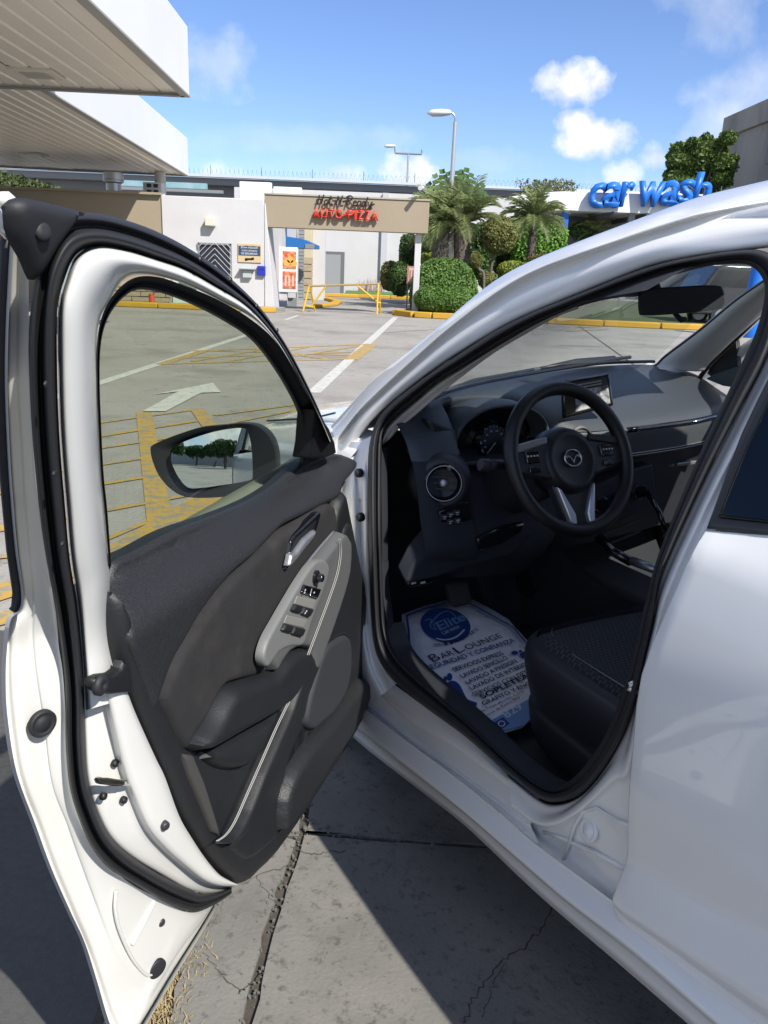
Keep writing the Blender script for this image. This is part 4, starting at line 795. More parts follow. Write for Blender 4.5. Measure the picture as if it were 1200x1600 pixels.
# leather strip with switches, running down to the pocket edge
lea = [(521,829),(531,838),(534,850),(532,890),(522,930),(505,980),(490,1020),(480,1046),(473,1040),(470,1020),(468,1014),(452,1010),(432,1020),(418,1040),(412,1048),(404,1025),(410,1000),(420,975),(440,940),(460,908),(480,878),(500,853)]
plate('armrest_strip', 'd', lea, card(.098), M['leather'], door, rnd=.012, hgt=.026, thick=.06, res=.008, smooth_out=2)
plate('strip_tail', 'd', [(490,1020),(476,1060),(462,1095),(440,1140),(418,1190),(396,1240),(374,1288),(360,1308),(348,1317),(334,1317),(350,1300),(372,1262),(395,1205),(420,1150),(440,1105),(455,1060),(470,1022)], card(.098), M['plast'], door, rnd=.010, hgt=.024, thick=.06, res=.008, smooth_out=2)
inner_side = [(531,840),(536,860),(540,900),(532,950),(512,1010),(490,1070),(462,1130),(440,1190),(430,1260),(425,1300),(400,1330),(372,1345),(352,1330),(336,1318),(352,1314),(370,1290),(395,1240),(418,1190),(440,1140),(462,1095),(478,1055),(505,980),(522,930),(531,890)]
plate('strip_side', 'd', inner_side, card(.088), M['plast'], door, rnd=.012, hgt=.014, thick=.04, res=.012, smooth_out=2)
for off in (0, 1):
    pts = [(529+off*2.6,842),(531+off*2.6,862),(526+off*2.6,895),(514+off*2.6,932),(497+off*2.6,978),(482+off*2.6,1018),(470+off*2.6,1052),(452+off*2.6,1092),(430+off*2.6,1138),(408+off*2.6,1188),(386+off*2.6,1238),(366+off*2.6,1283),(352+off*2.6,1304),(338+off*2.6,1314)]
    MB().tube([W('d', un('d', p.x, p.y, 'y', -.1265)) for p in cr_([(a, b, 0) for a, b in pts], 6)], .0008, 5).build('stitching', M['thread'], door, True)
MB().tube([W('d', un('d', p.x, p.y, 'y', -.110)) for p in cr_([(521,831,0),(500,855,0),(480,880,0),(460,910,0),(440,942,0),(420,977,0),(410,1002,0),(405,1024,0)], 6)], .003, 6).build('strip_edge', M['silver'], door, True)
SWN = -.126
def dplate(nm, pts, y, m, h=.003, r=.003, th=.006, res=.005, so=False): return plate(nm, 'd', pts, card(-y), m, door, rnd=r, hgt=h, thick=th, res=res, smooth_out=so)
dplate('switch_plate', [(500,874),(508,877),(512,886),(510,900),(500,930),(488,960),(478,990),(470,1008),(452,1010),(432,1020),(416,1042),(409,1028),(416,1000),(432,970),(452,935),(470,905),(488,880)], -.122, M['switch'], .004, .006, .012, .008, 3)
stq = un('d', 493.5, 902, 'y', -.128)
MB().lathe(W('d', stq), W('d', (0, -1, 0))-W('d', (0, 0, 0)), [(.0135, -.004), (.0135, .003), (.011, .005), (.0085, .004), (.0078, .013), (.006, .015), (.001, .015)], 22).build('mirror_knob', M['gloss'], door, 40)
def quad(nm, pts, y, m, h=.002, r=.0025): return dplate(nm, pts, y, m, h, r, .008, .004)
for i, pts in enumerate(([(474,913),(485,916),(481,930),(469,926)], [(486,916),(500,920),(494,935),(482,931)])):
    quad('lock_switch', pts, -.127, M['gloss'], .004)
for pts in ([(464,931),(494,938),(488,952),(459,944)], [(448,961),(480,969),(474,981),(443,974)]): quad('switch_well', pts, -.1262, mat('switch_well', (.20, .20, .185), .5), .0008, .002)
for pts in ([(459,943),(471,946),(466,958),(453,954)], [(473,947),(488,951),(481,964),(468,959)], [(443,974),(456,977),(451,989),(438,985)], [(458,978),(475,982),(469,995),(453,990)]):
    quad('window_switch', pts, -.127, M['plast'], .006, .004)
for (x, y) in ((477,922),(476,926),(491,926),(479,955),(477,958)):
    q = un('d', x, y, 'y', -.1335); MB().box((q[0], q[1], q[2]), (.005, .0006, .0024), M=lambda v: W('d', v)).build('switch_symbol', M['print'], door)
# inner pull handle
dplate('handle_bezel', [(443,890),(449,868),(452,845),(458,836),(475,820),(494,802),(499,800),(498,808),(492,828),(486,840),(474,856),(460,876),(447,890)], -.1055, M['gloss'], .004, .004, .01, .006)
dplate('handle_recess', [(452,866),(456,846),(462,838),(480,822),(494,810),(491,826),(482,842),(468,860),(455,872)], -.108, M['plastd'], .002, .004, .004, .006)
dplate('door_handle', [(448,884),(452,866),(460,862),(464,856),(474,842),(488,830),(492,828),(487,840),(474,856),(460,874),(450,885)], -.114, M['silver'], .006, .005, .006, .005)
# armrest pad and pull cup
arm = [(291,1166),(300,1148),(318,1122),(334,1092),(348,1072),(368,1065),(395,1056),(414,1048),(432,1026),(448,1012),(462,1009),(470,1012),(472,1020),(466,1045),(452,1075),(436,1098),(412,1115),(385,1130),(352,1148),(320,1166),(302,1173)]
plate('armrest', 'd', arm, card(.10), M['plast'], door, rnd=.022, hgt=.030, thick=.05, res=.008, smooth_out=3)
cup = [(300,1180),(322,1168),(352,1150),(385,1132),(412,1117),(436,1100),(452,1078),(446,1100),(425,1150),(400,1205),(375,1262),(352,1298),(346,1308),(336,1300),(320,1262),(300,1215)]
plate('door_pocket', 'd', cup, card(.090), M['plastd'], door, rnd=.02, hgt=-.008, thick=.02, res=.01, smooth_out=2)
plate('pocket_step', 'd', [(305,1180),(322,1170),(352,1152),(385,1134),(412,1120),(432,1104),(424,1140),(395,1180),(365,1200),(335,1200),(318,1190)], card(.096), M['plast'], door, rnd=.02, hgt=.02, thick=.02, res=.01, smooth_out=2)
plate('pocket_liner', 'd', [(284,1178),(300,1180),(318,1224),(334,1275),(343,1306),(332,1300),(312,1252),(296,1215)], card(.10), mat('pocket_liner', (.045, .043, .042), .8), door, rnd=.006, hgt=.004, thick=.02, res=.01)
# speaker cover and map pocket
plate('speaker_cover', 'd', [(480,1090),(488,1060),(497,1030),(508,1008),(525,996),(537,992),(543,1000),(545,1020),(542,1060),(532,1090),(515,1115),(500,1128),(485,1140),(474,1130)], card(.100), M['dark'], door, rnd=.012, hgt=.010, thick=.02, res=.01, smooth_out=3)
MB().tube([W('d', un('d', p.x, p.y, 'y', -.100)) for p in cr_([(500,1020,0),(512,1004,0),(530,991,0),(542,994,0),(547,1015,0),(544,1060,0),(534,1092,0)], 6)], .003, 6).build('speaker_rim', M['plast'], door, True)
plate('map_pocket', 'd', [(444,1212),(458,1186),(476,1160),(496,1138),(520,1112),(545,1080),(560,1060),(572,1070),(562,1105),(538,1150),(505,1200),(462,1266),(440,1290),(430,1296),(432,1250)], card(.100), M['pad'], door, rnd=.02, hgt=.024, thick=.04, res=.01, smooth_out=2)
plate('pocket_mouth', 'd', [(440,1212),(452,1170),(470,1130),(482,1140),(500,1130),(472,1166),(455,1192)], card(.094), M['dark'], door, rnd=.006, hgt=.002, thick=.01, res=.012)
# side mirror
me0, men = (.20, .15, .98), (1, -.06, .05)
mo = [(234,704),(246,691),(307,669),(345,664),(381,661),(405,667),(423,685),(431,713),(430,755),(409,771),(350,777),(297,778),(269,767),(246,741)]
mg = [(268,705),(283,692),(330,676),(377,670),(387,685),(391,715),(391,751),(381,755),(345,759),(316,762),(293,760),(274,732)]
na = Vector(men).normalized()
mop = [Vector(unp('d', x, y, me0, men)) for x, y in smoothpoly(mo, 4)]; mgp = [Vector(unp('d', x, y, me0, men)) for x, y in smoothpoly(mg, 4)]
mc = sum(mop, Vector())/len(mop); n_ = len(mop)
mgr = [Vector(v) for v in resamp(mgp, n_, True)]
# align glass loop to the housing loop by angle
def byang(loop, c, ref):
    e1 = Vector((0, 1, 0)); e2 = na.cross(e1).normalized(); e1 = e2.cross(na)
    ang = lambda p: math.atan2((p-c).dot(e2), (p-c).dot(e1))
    L = sorted([(ang(p), p) for p in loop], key=lambda t: t[0]); A_ = np.array([a for a, _ in L]); Pn = np.array([list(p) for _, p in L])
    A2 = np.concatenate([A_-2*math.pi, A_, A_+2*math.pi]); P2 = np.vstack([Pn]*3)
    return [Vector([np.interp(ang(r), A2, P2[:, k]) for k in range(3)]) for r in ref]
mgr = byang(mgp, sum(mgp, Vector())/len(mgp), mop)
sh = lambda loop, s, d: [W('d', mc + (p-mc)*s + na*d) for p in loop]
rows = [sh(mop, .15, -.115), sh(mop, .55, -.105), sh(mop, .82, -.08), sh(mop, .97, -.04), sh(mop, 1.0, -.008), sh(mop, .99, .0), [W('d', p*.6+q*.4-na*.002) for p, q in zip(mop, mgr)], [W('d', p-na*.012) for p in mgr], [W('d', p-na*.02) for p in mgr]]
MB().grid(rows, True).add(rows[0], [tuple(range(n_))]).build('side_mirror', mat('mirror_shell', (.020, .022, .025), .42), door, 60)
gface = [p-na*.013 for p in mgr]
mgc = sum(gface, Vector())/n_
d_ = mgc - Vector(FR['d'][0] @ (EYE-O3)); d_.normalize()
tnorm = (Vector((.99, -.125, .012)).normalized() - d_).normalized()
# glass set at its own angle inside the shell
def tilt(p):
    r = p-mgc; q = na.rotation_difference(tnorm); return mgc + q @ r
rg = []   # gently convex glass
for k in (1, .85, .65, .45, .25, .08): rg.append([W('d', tilt(mgc+(p-mgc)*k) + tnorm*((.012-((p-mgc)*k).length_squared)/2.6)) for p in gface])
MB().grid(rg, True).add(rg[-1], [tuple(range(n_))]).build('mirror_glass', M['mirror'], door, True)
q0 = Vector(unp('d', 425, 770, me0, men))
MB().prism([W('d', Vector(unp('d', x, y, me0, men))+Vector((-.02, 0, 0))) for x, y in ((330,776),(400,770),(430,750),(434,762),(412,790),(380,790))], W('d', (-.05, -.03, 0))-W('d', (0, 0, 0))).build('mirror_foot', M['rubber'], door, bevel=.008)
# ------------------------------------------------------------------ paper mat on the cabin floor
mp_, mnv = (-.41, -.24, .285), (-.27, 0, 1)
def mt(px, py, up=0):
    q = unp('c', px, py, mp_, mnv); n = np.array(mnv)/np.linalg.norm(mnv); return W('c', q+n*up)
pm = [(627,963),(662,950),(697,941),(716,938),(739,940),(768,955),(794,971),(803,982),(823,1004),(850,1040),(865,1075),(850,1110),(815,1140),(781,1150),(735,1120),(693,1092),(662,1061),(638,1012),(628,985)]
def inset(P, k):
    c = (sum(p[0] for p in P)/len(P), sum(p[1] for p in P)/len(P)); return [(c[0]+(x-c[0])*k, c[1]+(y-c[1])*k) for x, y in P]
vs = [tuple(mt(*p, .006)) for p in pm]; n = len(vs)
mid_ = [tuple(mt(x, y, .0075+.003*math.sin(i*2.1))) for i, (x, y) in enumerate(inset(pm, .6))]
cen = tuple(mt(735, 1045, .007))
matt = MB().add(vs+mid_+[cen], [(i, (i+1) % n, n+(i+1) % n, n+i) for i in range(n)]+[(n+i, n+(i+1) % n, 2*n) for i in range(n)]).build('paper_floor_mat', M['paper'], None, True, sol=.002)
tag(matt, 'white paper floor mat printed in blue lying in the driver footwell', 'floor mat')
UPH = .014
def ink(nm, pts, m, up=0): 
    b = MB().add([mt(x, y, UPH+up) for x, y in pts], [tuple(range(len(pts)))]).build(nm, m, matt); return b
def inkline(nm, pts, w, m, up=0):
    P = cr_([mt(x, y, UPH+up) for x, y in pts], 5); N = Vector(W('c', mnv)-W('c', (0, 0, 0))).normalized(); vs = []
    for i, p in enumerate(P):
        t = (P[min(i+1, len(P)-1)]-P[max(i-1, 0)]).normalized(); s = N.cross(t)*w/2; vs += [p-s, p+s]
    return MB().add(vs, [(2*i, 2*i+1, 2*i+3, 2*i+2) for i in range(len(P)-1)]).build(nm, m, matt)
for L_ in ([(638,1012),(637,990),(634,968),(660,957),(697,947)], [(728,947),(745,955),(790,980),(802,988),(820,1010)], [(658,1050),(665,1062),(690,1087)]): 
    for a, b in zip(L_[:-1], L_[1:]): inkline('border_line', [a, b], .006, M['inkb'])
ink('round_logo', [(694.5+39*math.cos(t)+math.sin(t)*1.5, 983+27*math.sin(t)-3*math.cos(t)*-1) for t in np.linspace(0, 2*math.pi, 37)[:-1]], M['inkb'])
def mtext(s, a, b, hpx, m, nm='printed_line', shear=0, bold=0, up=.0006):
    o = mt(*a, UPH+up); e = mt(*b, UPH+up); N = Vector(W('c', mnv)-W('c', (0, 0, 0))).normalized(); X = (e-o).normalized(); Y = N.cross(X)
    # height: project hpx upwards at the line's start
    t_ = mt(a[0]-hpx*.42, a[1]-hpx*.9, UPH+up); hh = abs((t_-o).dot(Y))
    text_mesh(s, nm, m, matt, o, X, Y, width=(e-o).length, height=hh, depth=0, bold=bold, shear=shear)
M['inkw'] = mat('paper_white_ink', (.62, .66, .78), .7)
mtext('Elite', (686,992), (729,974), 15, M['inkl'], 'logo_word', .25, .02)
mtext('CAR WASH', (692,998.5), (718,987), 5.5, M['inkw'], 'logo_word')
inkline('logo_swoosh', [(672,980),(685,966),(700,961),(712,972)], .004, M['inkl'], .0006)
inkline('logo_swoosh', [(662,976),(672,974),(671,986),(680,990),(676,982),(690,976)], .003, M['inkl'], .0006)
inkline('logo_swoosh', [(680,1004),(696,1006),(712,1001),(724,990)], .005, M['inkw'], .0006)
for i, ch in enumerate('SERVICIOS EXPRES'):  # along an arc under the logo
    t = i/15; x = 677+ t*66; y = 1017 - 2*t - 22*t**2.2
    x2 = x+3.6; t2 = t+.055; y2 = 1017-2*t2-22*t2**2.2
    if ch != ' ': mtext(ch, (x, y), (x2, y2), 5.5, M['inkd'], 'printed_letter')
mtext('B', (676,1041), (688,1036), 13, M['inkd']); mtext('AR', (690,1035.5), (709,1028.5), 9, M['inkd']); mtext('L', (715,1028), (726,1022), 13, M['inkd']); mtext('OUNGE', (729,1022), (784,1002), 9, M['inkd'])
for s, a, b, h in (('SEGURIDAD Y CONFIANZA',(669,1054),(804,1009),8),('·SERVICIOS EXPRESS',(707,1057),(786,1029),7.5),('·LAVADO SENCILLO',(719,1067),(793,1036),7.5),('·LAVADO A PRESION',(727,1077),(807,1041),7.5),('·LAVADO DE INTERIORES',(733,1086),(836,1040),7.5),('·SERVICIOS CON DETALLES',(738,1096),(846,1049),7.5)):
    mtext(s, a, b, h, M['inkb'] if 'SEG' in s else M['inkd'], bold=.012)
mtext('SOPLETEADO', (752,1099), (850,1053), 8.5, M['inkd'], bold=.03); mtext('GRAFITO Y ENCERADO', (754,1109), (860,1062), 7, M['inkd'], bold=.015)
mtext('Calle Felipe alfau No. 6, Esq.', (745,1124), (818,1088), 5.5, M['inkd']); mtext('detras de Pecho Boy', (756,1129), (812,1097), 5.5, M['inkd'])
ink('phone_panel', [(762,1134),(835,1092),(850,1108),(816,1140),(781,1149)], M['inkl'], .0002)
ink('phone_icon_square', [(767,1137),(784,1127),(794,1137),(781,1147)], M['inkb'], .0005)
ri = [(781.5+5*math.cos(t), 1137.5+4*math.sin(t)) for t in np.linspace(0, 2*math.pi, 21)]
inkline('phone_icon_ring', ri, .0025, M['inkw'], .0009)
mtext('829', (790,1129), (816,1113), 12, M['inkw'], 'phone_number', 0, .01, .0009)
def foot(cx, cy, s, flip=1):
    so = [(0,0),(8,-6),(17,-5),(24,2),(30,14),(36,24),(45,28),(52,31),(49,37),(38,38),(25,34),(15,26),(6,16),(0,8)]
    ink('footprint_sole', [(cx+p.x*s*flip, cy+p.y*s) for p in cr_([(x, y, 0) for x, y in so], 4, True)], M['inkb'])
    for x, y, r in ((6,-13,6),(-1,-10,4),(-6,-5,3.4),(-9,0,2.8),(-9,4,2.4)): ink('footprint_toe', [(cx+(x+r*.8*math.cos(t))*s*flip, cy+(y+r*1.1*math.sin(t))*s) for t in np.linspace(0, 2*math.pi, 13)[:-1]], M['inkb'])
foot(695, 1076, .93)
ink('footprint_toe', [(802+5.5*math.cos(t), 1026+3.2*math.sin(t)) for t in np.linspace(0, 6.28, 14)[:-1]], M['inkb']); ink('footprint_toe', [(811+2.6*math.cos(t), 1023.5+2*math.sin(t)) for t in np.linspace(0, 6.28, 12)[:-1]], M['inkb']); ink('footprint_sole', [(818+8*math.cos(t), 1029+5*math.sin(t)) for t in np.linspace(0, 6.28, 16)[:-1]], M['inkb'])
# ------------------------------------------------------------------ ground
def wadd(m, fn):
    fn(m.node_tree)
M['conc'] = mat('yard_concrete', (.262, .25, .23), .9, col2=(.325, .31, .285), nscale=.9, ncon=.5, bump=.5, bscale=40, ndet=9, stain=(.55, .50, .66, (.205, .193, .173)), dirt=(5, .58, .72, (.155, .147, .132)))
M['slab'] = mat('near_slab', (.14, .136, .125), .92, col2=(.21, .20, .18), nscale=3.2, ncon=.45, bump=.9, bscale=110, ndet=10, stain=(1.7, .48, .68, (.105, .104, .098)), dirt=(38, .54, .70, (.08, .078, .073)))
M['asph'] = mat('asphalt', (.055, .055, .056), .92, col2=(.088, .087, .086), nscale=60, ncon=.5, bump=1, bscale=260, stain=(2.2, .5, .75, (.075, .075, .074)), dirt=(260, .62, .7, (.17, .165, .155)))
M['dirt'] = mat('joint_dirt', (.045, .040, .034), 1, col2=(.085, .075, .062), nscale=40, bump=1, bscale=180)
gsz = 700
g = MB().add([(-gsz, -gsz, 0), (gsz, -gsz, 0), (gsz, gsz, 0), (-gsz, gsz, 0)], [(0, 1, 2, 3)]).build('ground', M['conc']); tag(g, kind='structure')
def sheet(nm, pts, z, m, kind='structure', th=0, jit=0):
    P = []
    for i in range(len(pts)):
        a, b = Vector(pts[i]), Vector(pts[(i+1) % len(pts)]); k = max(1, int((b-a).length/.035)) if jit else 1
        k = min(k, 90)
        for t in range(k):
            p = a.lerp(b, t/k); P.append((p.x+random.uniform(-jit, jit), p.y+random.uniform(-jit, jit)))
    if th: o = MB().prism([(x, y, z-th) for x, y in P], (0, 0, th)).build(nm, m)
    else: o = MB().add([(x, y, z) for x, y in P], [tuple(range(len(P)))]).build(nm, m)
    return tag(o, kind=kind)
G = lambda x, y: tuple(ground(x, y)[:2])
sheet('asphalt_apron', [(-6, -3), (-.47, -3), (-.47, 1.2), (-.50, 1.5), (-.62, 2.2), (-.95, 2.75), (-6, 2.75)], .004, M['asph'])
bed = sheet('joint_bed', [(-.47, -3), (3.2, -3), (3.2, 4.3), (-.3, 4.3), (-.5, 1.5)], .006, M['dirt'])
jx = lambda y: np.interp(y, [-3, 1.0, 1.17, 1.35, 1.5, 1.66, 1.8, 1.97, 2.2, 4.3], [-.27, -.235, -.212, -.205, -.192, -.17, -.168, -.15, -.12, .05])
yj = lambda x: np.interp(x, [-.3, -.17, .0, .2, .35, .7, 3.2], [1.66, 1.685, 1.672, 1.665, 1.655, 1.65, 1.63])
ya_ = np.linspace(-3, 1.65, 30); yb_ = np.linspace(1.68, 4.3, 18); xs_ = np.linspace(-.16, 3.2, 24)
slabs = []
slabs.append(([(jx(y)+.011, y) for y in ya_] + [(x, yj(x)-.008) for x in xs_] + [(3.2, -3)]))
slabs.append(([(3.2, 4.3)] + [(jx(y)+.010, y) for y in yb_[::-1]] + [(x, yj(x)+.007) for x in xs_]))
slabs.append(([(jx(y)-.012, y) for y in list(ya_)+[1.66]] + [(-.30, 1.675), (-.44, 1.64), (-.375, 1.4), (-.355, 1.15), (-.36, -3)]))
slabs.append(([(jx(y)-.010, y) for y in yb_] + [(-.28, 4.3), (-.36, 2.4), (-.44, 1.9), (-.43, 1.68), (-.30, 1.69)]))
for k, s in enumerate(slabs):
    o = sheet('concrete_slab', s, .016, M['slab'], th=.02, jit=.0035 if k < 2 else .005)
    setpar(o, bed)
# rubble along the joints
rub = MB()
for k in range(420):
    if k % 3: y = random.uniform(.9, 2.3); x = jx(y)+random.gauss(0, .014)
    else: x = random.uniform(-.2, .22); y = yj(x)+random.gauss(.01, .018)
    r = random.uniform(.0008, .0035)*(1.6 if random.random() < .04 else 1); a = random.random()*3
    rub.box((x, y, .012+random.uniform(0, .006)), (r*2, r*1.5, r*1.3), a)
for k in range(120):
    x, y = random.uniform(-.42, .7), random.uniform(.9, 2.2); r = random.uniform(.0008, .0022); rub.box((x, y, .0165), (r*2, r*1.6, r), random.random()*3)
tag(rub.build('rubble', mat('rubble_grit', (.17, .165, .15), 1, col2=(.09, .085, .075), nscale=300)), kind='stuff')
# hairline cracks cut into the slabs
def crack(pts, w):
    P = []
    for i in range(len(pts)-1):
        a, b = Vector((*G(*pts[i]), 0)), Vector((*G(*pts[i+1]), 0)); k = 7
        for t in range(k): P.append(a.lerp(b, t/k)+Vector((random.gauss(0, .0035), random.gauss(0, .0035), 0)))
    P.append(Vector((*G(*pts[-1]), 0))); vs = []
    for i, p in enumerate(P):
        t = (P[min(i+1, len(P)-1)]-P[max(i-1, 0)]).normalized(); s = Vector((-t.y, t.x, 0))*w*random.uniform(.35, 1.2)
        vs += [p-s+Vector((0, 0, .0168)), p+s+Vector((0, 0, .0168))]
    return vs, [(2*i, 2*i+1, 2*i+3, 2*i+2) for i in range(len(P)-1)]
ck = MB()
for pts, w in (([(872,1412),(850,1455),(820,1490),(780,1515),(755,1545),(738,1575),(722,1610)], .0022), ([(785,1512),(770,1550),(752,1600)], .0012), ([(345,1395),(370,1388),(430,1370),(455,1360)], .0016), ([(318,1500),(345,1530),(375,1560)], .0012), ([(372,1560),(400,1545),(412,1530)], .0018), ([(400,1380),(420,1410),(440,1425)], .0012), ([(500,1230),(480,1255),(470,1290)], .0025), ([(520,1180),(500,1200),(478,1210)], .002), ([(455,1330),(470,1340),(500,1345),(540,1338)], .002), ([(560,1325),(590,1322),(620,1330)], .0016)):
    ck.add(*crack(pts, w))
tag(ck.build('slab_cracks', M['dirt']), kind='stuff')
# dry grass strip between the asphalt and the slabs
def grass(nm, spots, h, m, w=.0022, lean=.7):
    b = MB()
    for x, y, hh in spots:
        a = random.random()*6.28; l = random.uniform(.2, lean)*hh; dx, dy = math.cos(a), math.sin(a); px_, py_ = -dy*w, dx*w
        b.add([(x-px_, y-py_, .002), (x+px_, y+py_, .002), (x+dx*l*.45+px_*.7, y+dy*l*.45+py_*.7, hh*.7), (x+dx*l*.45-px_*.7, y+dy*l*.45-py_*.7, hh*.7), (x+dx*l, y+dy*l, hh*random.uniform(.6, 1))], [(0, 1, 2, 3), (3, 2, 4)])
    return tag(b.build(nm, m), kind='stuff')
edge_x = lambda y: np.interp(y, [-.5, 1.1, 1.3, 1.45, 1.6, 1.9, 2.4], [-.39, -.39, -.395, -.40, -.42, -.50, -.66])
grass('dry_grass', [(edge_x(y)+random.gauss(.0, .034), y, random.uniform(.008, .034)) for y in [random.uniform(.8, 1.7) for _ in range(6500)]], .02, mat('straw_grass', (.42, .33, .17), .9, col2=(.30, .24, .12), nscale=90), .0014, 1.1)
grass('green_grass', [(edge_x(y)+random.gauss(.02, .02), y, random.uniform(.015, .05)) for y in [random.gauss(1.52, .07) for _ in range(700)]], .03, mat('green_grass', (.06, .085, .03), .8, col2=(.16, .15, .07), nscale=60), .0013, .9)
# painted markings
M['wmark'] = mat('white_road_paint', (.54, .54, .51), .8, col2=(.42, .42, .39), nscale=7, ncon=.4, stain=(18, .56, .64, (.30, .29, .27)), bump=.4, bscale=60)
M['ymark'] = mat('yellow_road_paint', (.46, .285, .05), .8, col2=(.38, .25, .065), nscale=4, ncon=.4, stain=(13, .49, .56, (.25, .225, .17)), bump=.4, bscale=60)
M['ykerb'] = mat('yellow_kerb_paint', (.50, .29, .018), .7, col2=(.42, .24, .025), nscale=3, stain=(5, .6, .72, (.33, .27, .16)), bump=.3, bscale=60)
ZB = [.004]
def band(b, a, c, w, w2=None):
    ZB[0] += .00015; a, c = Vector((*G(*a), ZB[0])), Vector((*G(*c), ZB[0])); t = (c-a).normalized(); s = Vector((-t.y, t.x, 0)); w2 = w2 or w
    b.add([a-s*w/2, a+s*w/2, c+s*w2/2, c-s*w2/2], [(0, 1, 2, 3)])
for a, c, w in (((60,630),(388,523),.14), ((446,500),(466,493),.09), ((490,614),(618,496),.15)):
    if w: b = MB(); band(b, a, c, w); tag(b.build('white_line', M['wmark']), kind='structure')
b = MB()  .add([(*G(x, y), .0092) for x, y in ((223,644),(278,613),(237,618),(333,599),(345,614),(314,615),(259,644))], [(0, 1, 5, 6), (2, 3, 4, 5, 1)]); tag(b.build('arrow_marking', M['wmark']), kind='structure')
hb_ = MB()
for a, c, w in (((250,570),(318,549),.16), ((302,549),(577,538),.13), ((251,569),(549,561),.13), ((549,562),(580,538),.22), ((280,560),(560,550),.09), ((315,548),(562,556),.09), ((400,546),(515,562),.09), ((300,565),(420,545),.09), ((420,563),(560,541),.09), ((350,566),(480,543),.09)): band(hb_, a, c, w*.95)
tag(hb_.build('far_yellow_hatching', M['ymark']), kind='structure')
hb_ = MB()
for a, c, w in (((225,645),(258,870),.135), ((308,640),(345,690),.13), ((110,668),(311,640),.045), ((110,690),(330,655),.06), ((110,708),(300,680),.05), ((60,742),(290,707),.05), ((40,777),(300,735),.05), ((-20,834),(320,770),.05), ((335,650),(470,632),.055), ((330,668),(470,640),.05), ((415,690),(472,640),.14), ((120,905),(330,775),.17), ((110,868),(235,815),.04), ((-60,765),(30,775),.06), ((-60,700),(30,690),.06), ((-60,835),(60,820),.10), ((-90,880),(70,866),.05), ((-40,940),(70,905),.17), ((-60,985),(60,955),.12), ((345,690),(420,760),.1)): band(hb_, a, c, w)
tag(hb_.build('near_yellow_hatching', M['ymark']), kind='structure')
b = MB()
for a, c, w in (((900,512),(980,509),.10), ((885,518),(950,515),.08), ((870,548),(960,540),.0)):
    if w: band(b, a, c, w)
tag(b.build('yellow_line', M['ymark']), kind='structure')
b = MB()
for a, c, w in (((870,540),(1060,545),.03), ((905,510),(990,570),.02), ((600,520),(690,515),.03)): band(b, a, c, w)
tag(b.build('pavement_joint', mat('joint_line', (.09, .088, .08), .95)), kind='structure')
# ------------------------------------------------------------------ site: walls run across the view (x) and along it (y)
M['wall'] = mat('white_render', (.54, .54, .545), .85, col2=(.49, .49, .50), nscale=1.2, bump=.25, bscale=30, stain=(1.1, .60, .8, (.48, .48, .48)))
M['tan'] = mat('tan_render', (.315, .265, .19), .85, col2=(.285, .24, .172), nscale=.8, bump=.2, bscale=30, stain=(1.3, .62, .82, (.33, .28, .20)))
M['cream'] = mat('cream_render', (.50, .44, .30), .85)
M['stone'] = mat('wall_stone', (.34, .28, .19), .9, col2=(.42, .36, .26), nscale=5, bump=.8, bscale=25, stain=(4, .55, .7, (.33, .25, .16)))
M['metalroof'] = mat('roof_metal', (.30, .31, .33), .45, .3, col2=(.36, .37, .39), nscale=2)
M['soffit'] = mat('soffit_panel', (.78, .74, .66), .32, col2=(.72, .68, .60), nscale=.7, ncon=.4)
M['fascia'] = mat('canopy_fascia', (.72, .73, .73), .45, col2=(.67, .68, .68), nscale=.6)
M['grey'] = mat('grey_steel', (.20, .215, .225), .5)
M['bluep'] = mat('blue_paint', (.015, .12, .48), .45)
M['bluel'] = mat('blue_letter', (.012, .15, .60), .4)
M['redl'] = mat('red_letter', (.55, .03, .012), .45)
M['blackl'] = mat('black_letter', (.012, .012, .013), .5)
def at(px, py, Y): return un('w', px, py, 'y', Y)
def X_(px, Y, py=400): return at(px, py, Y)[0]
def Z_(py, Y, px): return at(px, py, Y)[2]
YW = 23.3
zt = Z_(308, YW, 330)
b = thing('kiosk_building', (-4.5, YW+3, 0), 'white rendered kiosk with a barred window and a tan end wall with stone facing below', 'building')
xl, xr = X_(252, YW, 320), X_(413, YW, 310)
MB().box(((xl+xr)/2, YW+3, zt/2), (xr-xl, 6, zt)).build('wall', M['wall'], b, bevel=.02)
MB().box(((xl-11)/2-.002, YW+3.05, zt/2), (11+xl, 6, zt+.0)).build('tan_wall', M['tan'], b)
MB().box(((xl-11)/2, YW+.03, zt+.03), (11+xl, .2, .06)).build('coping', M['tan'], b)
# leaning buttress at the corner
z0 = Z_(355, YW, 417)
MB().prism([(xr, YW-.02, 0), (xr+.28, YW-.02, 0), (xr+.03, YW-.02, z0+.6), (xr, YW-.02, z0+.6)], (0, 1.0, 0)).build('buttress', M['wall'], b, bevel=.015)
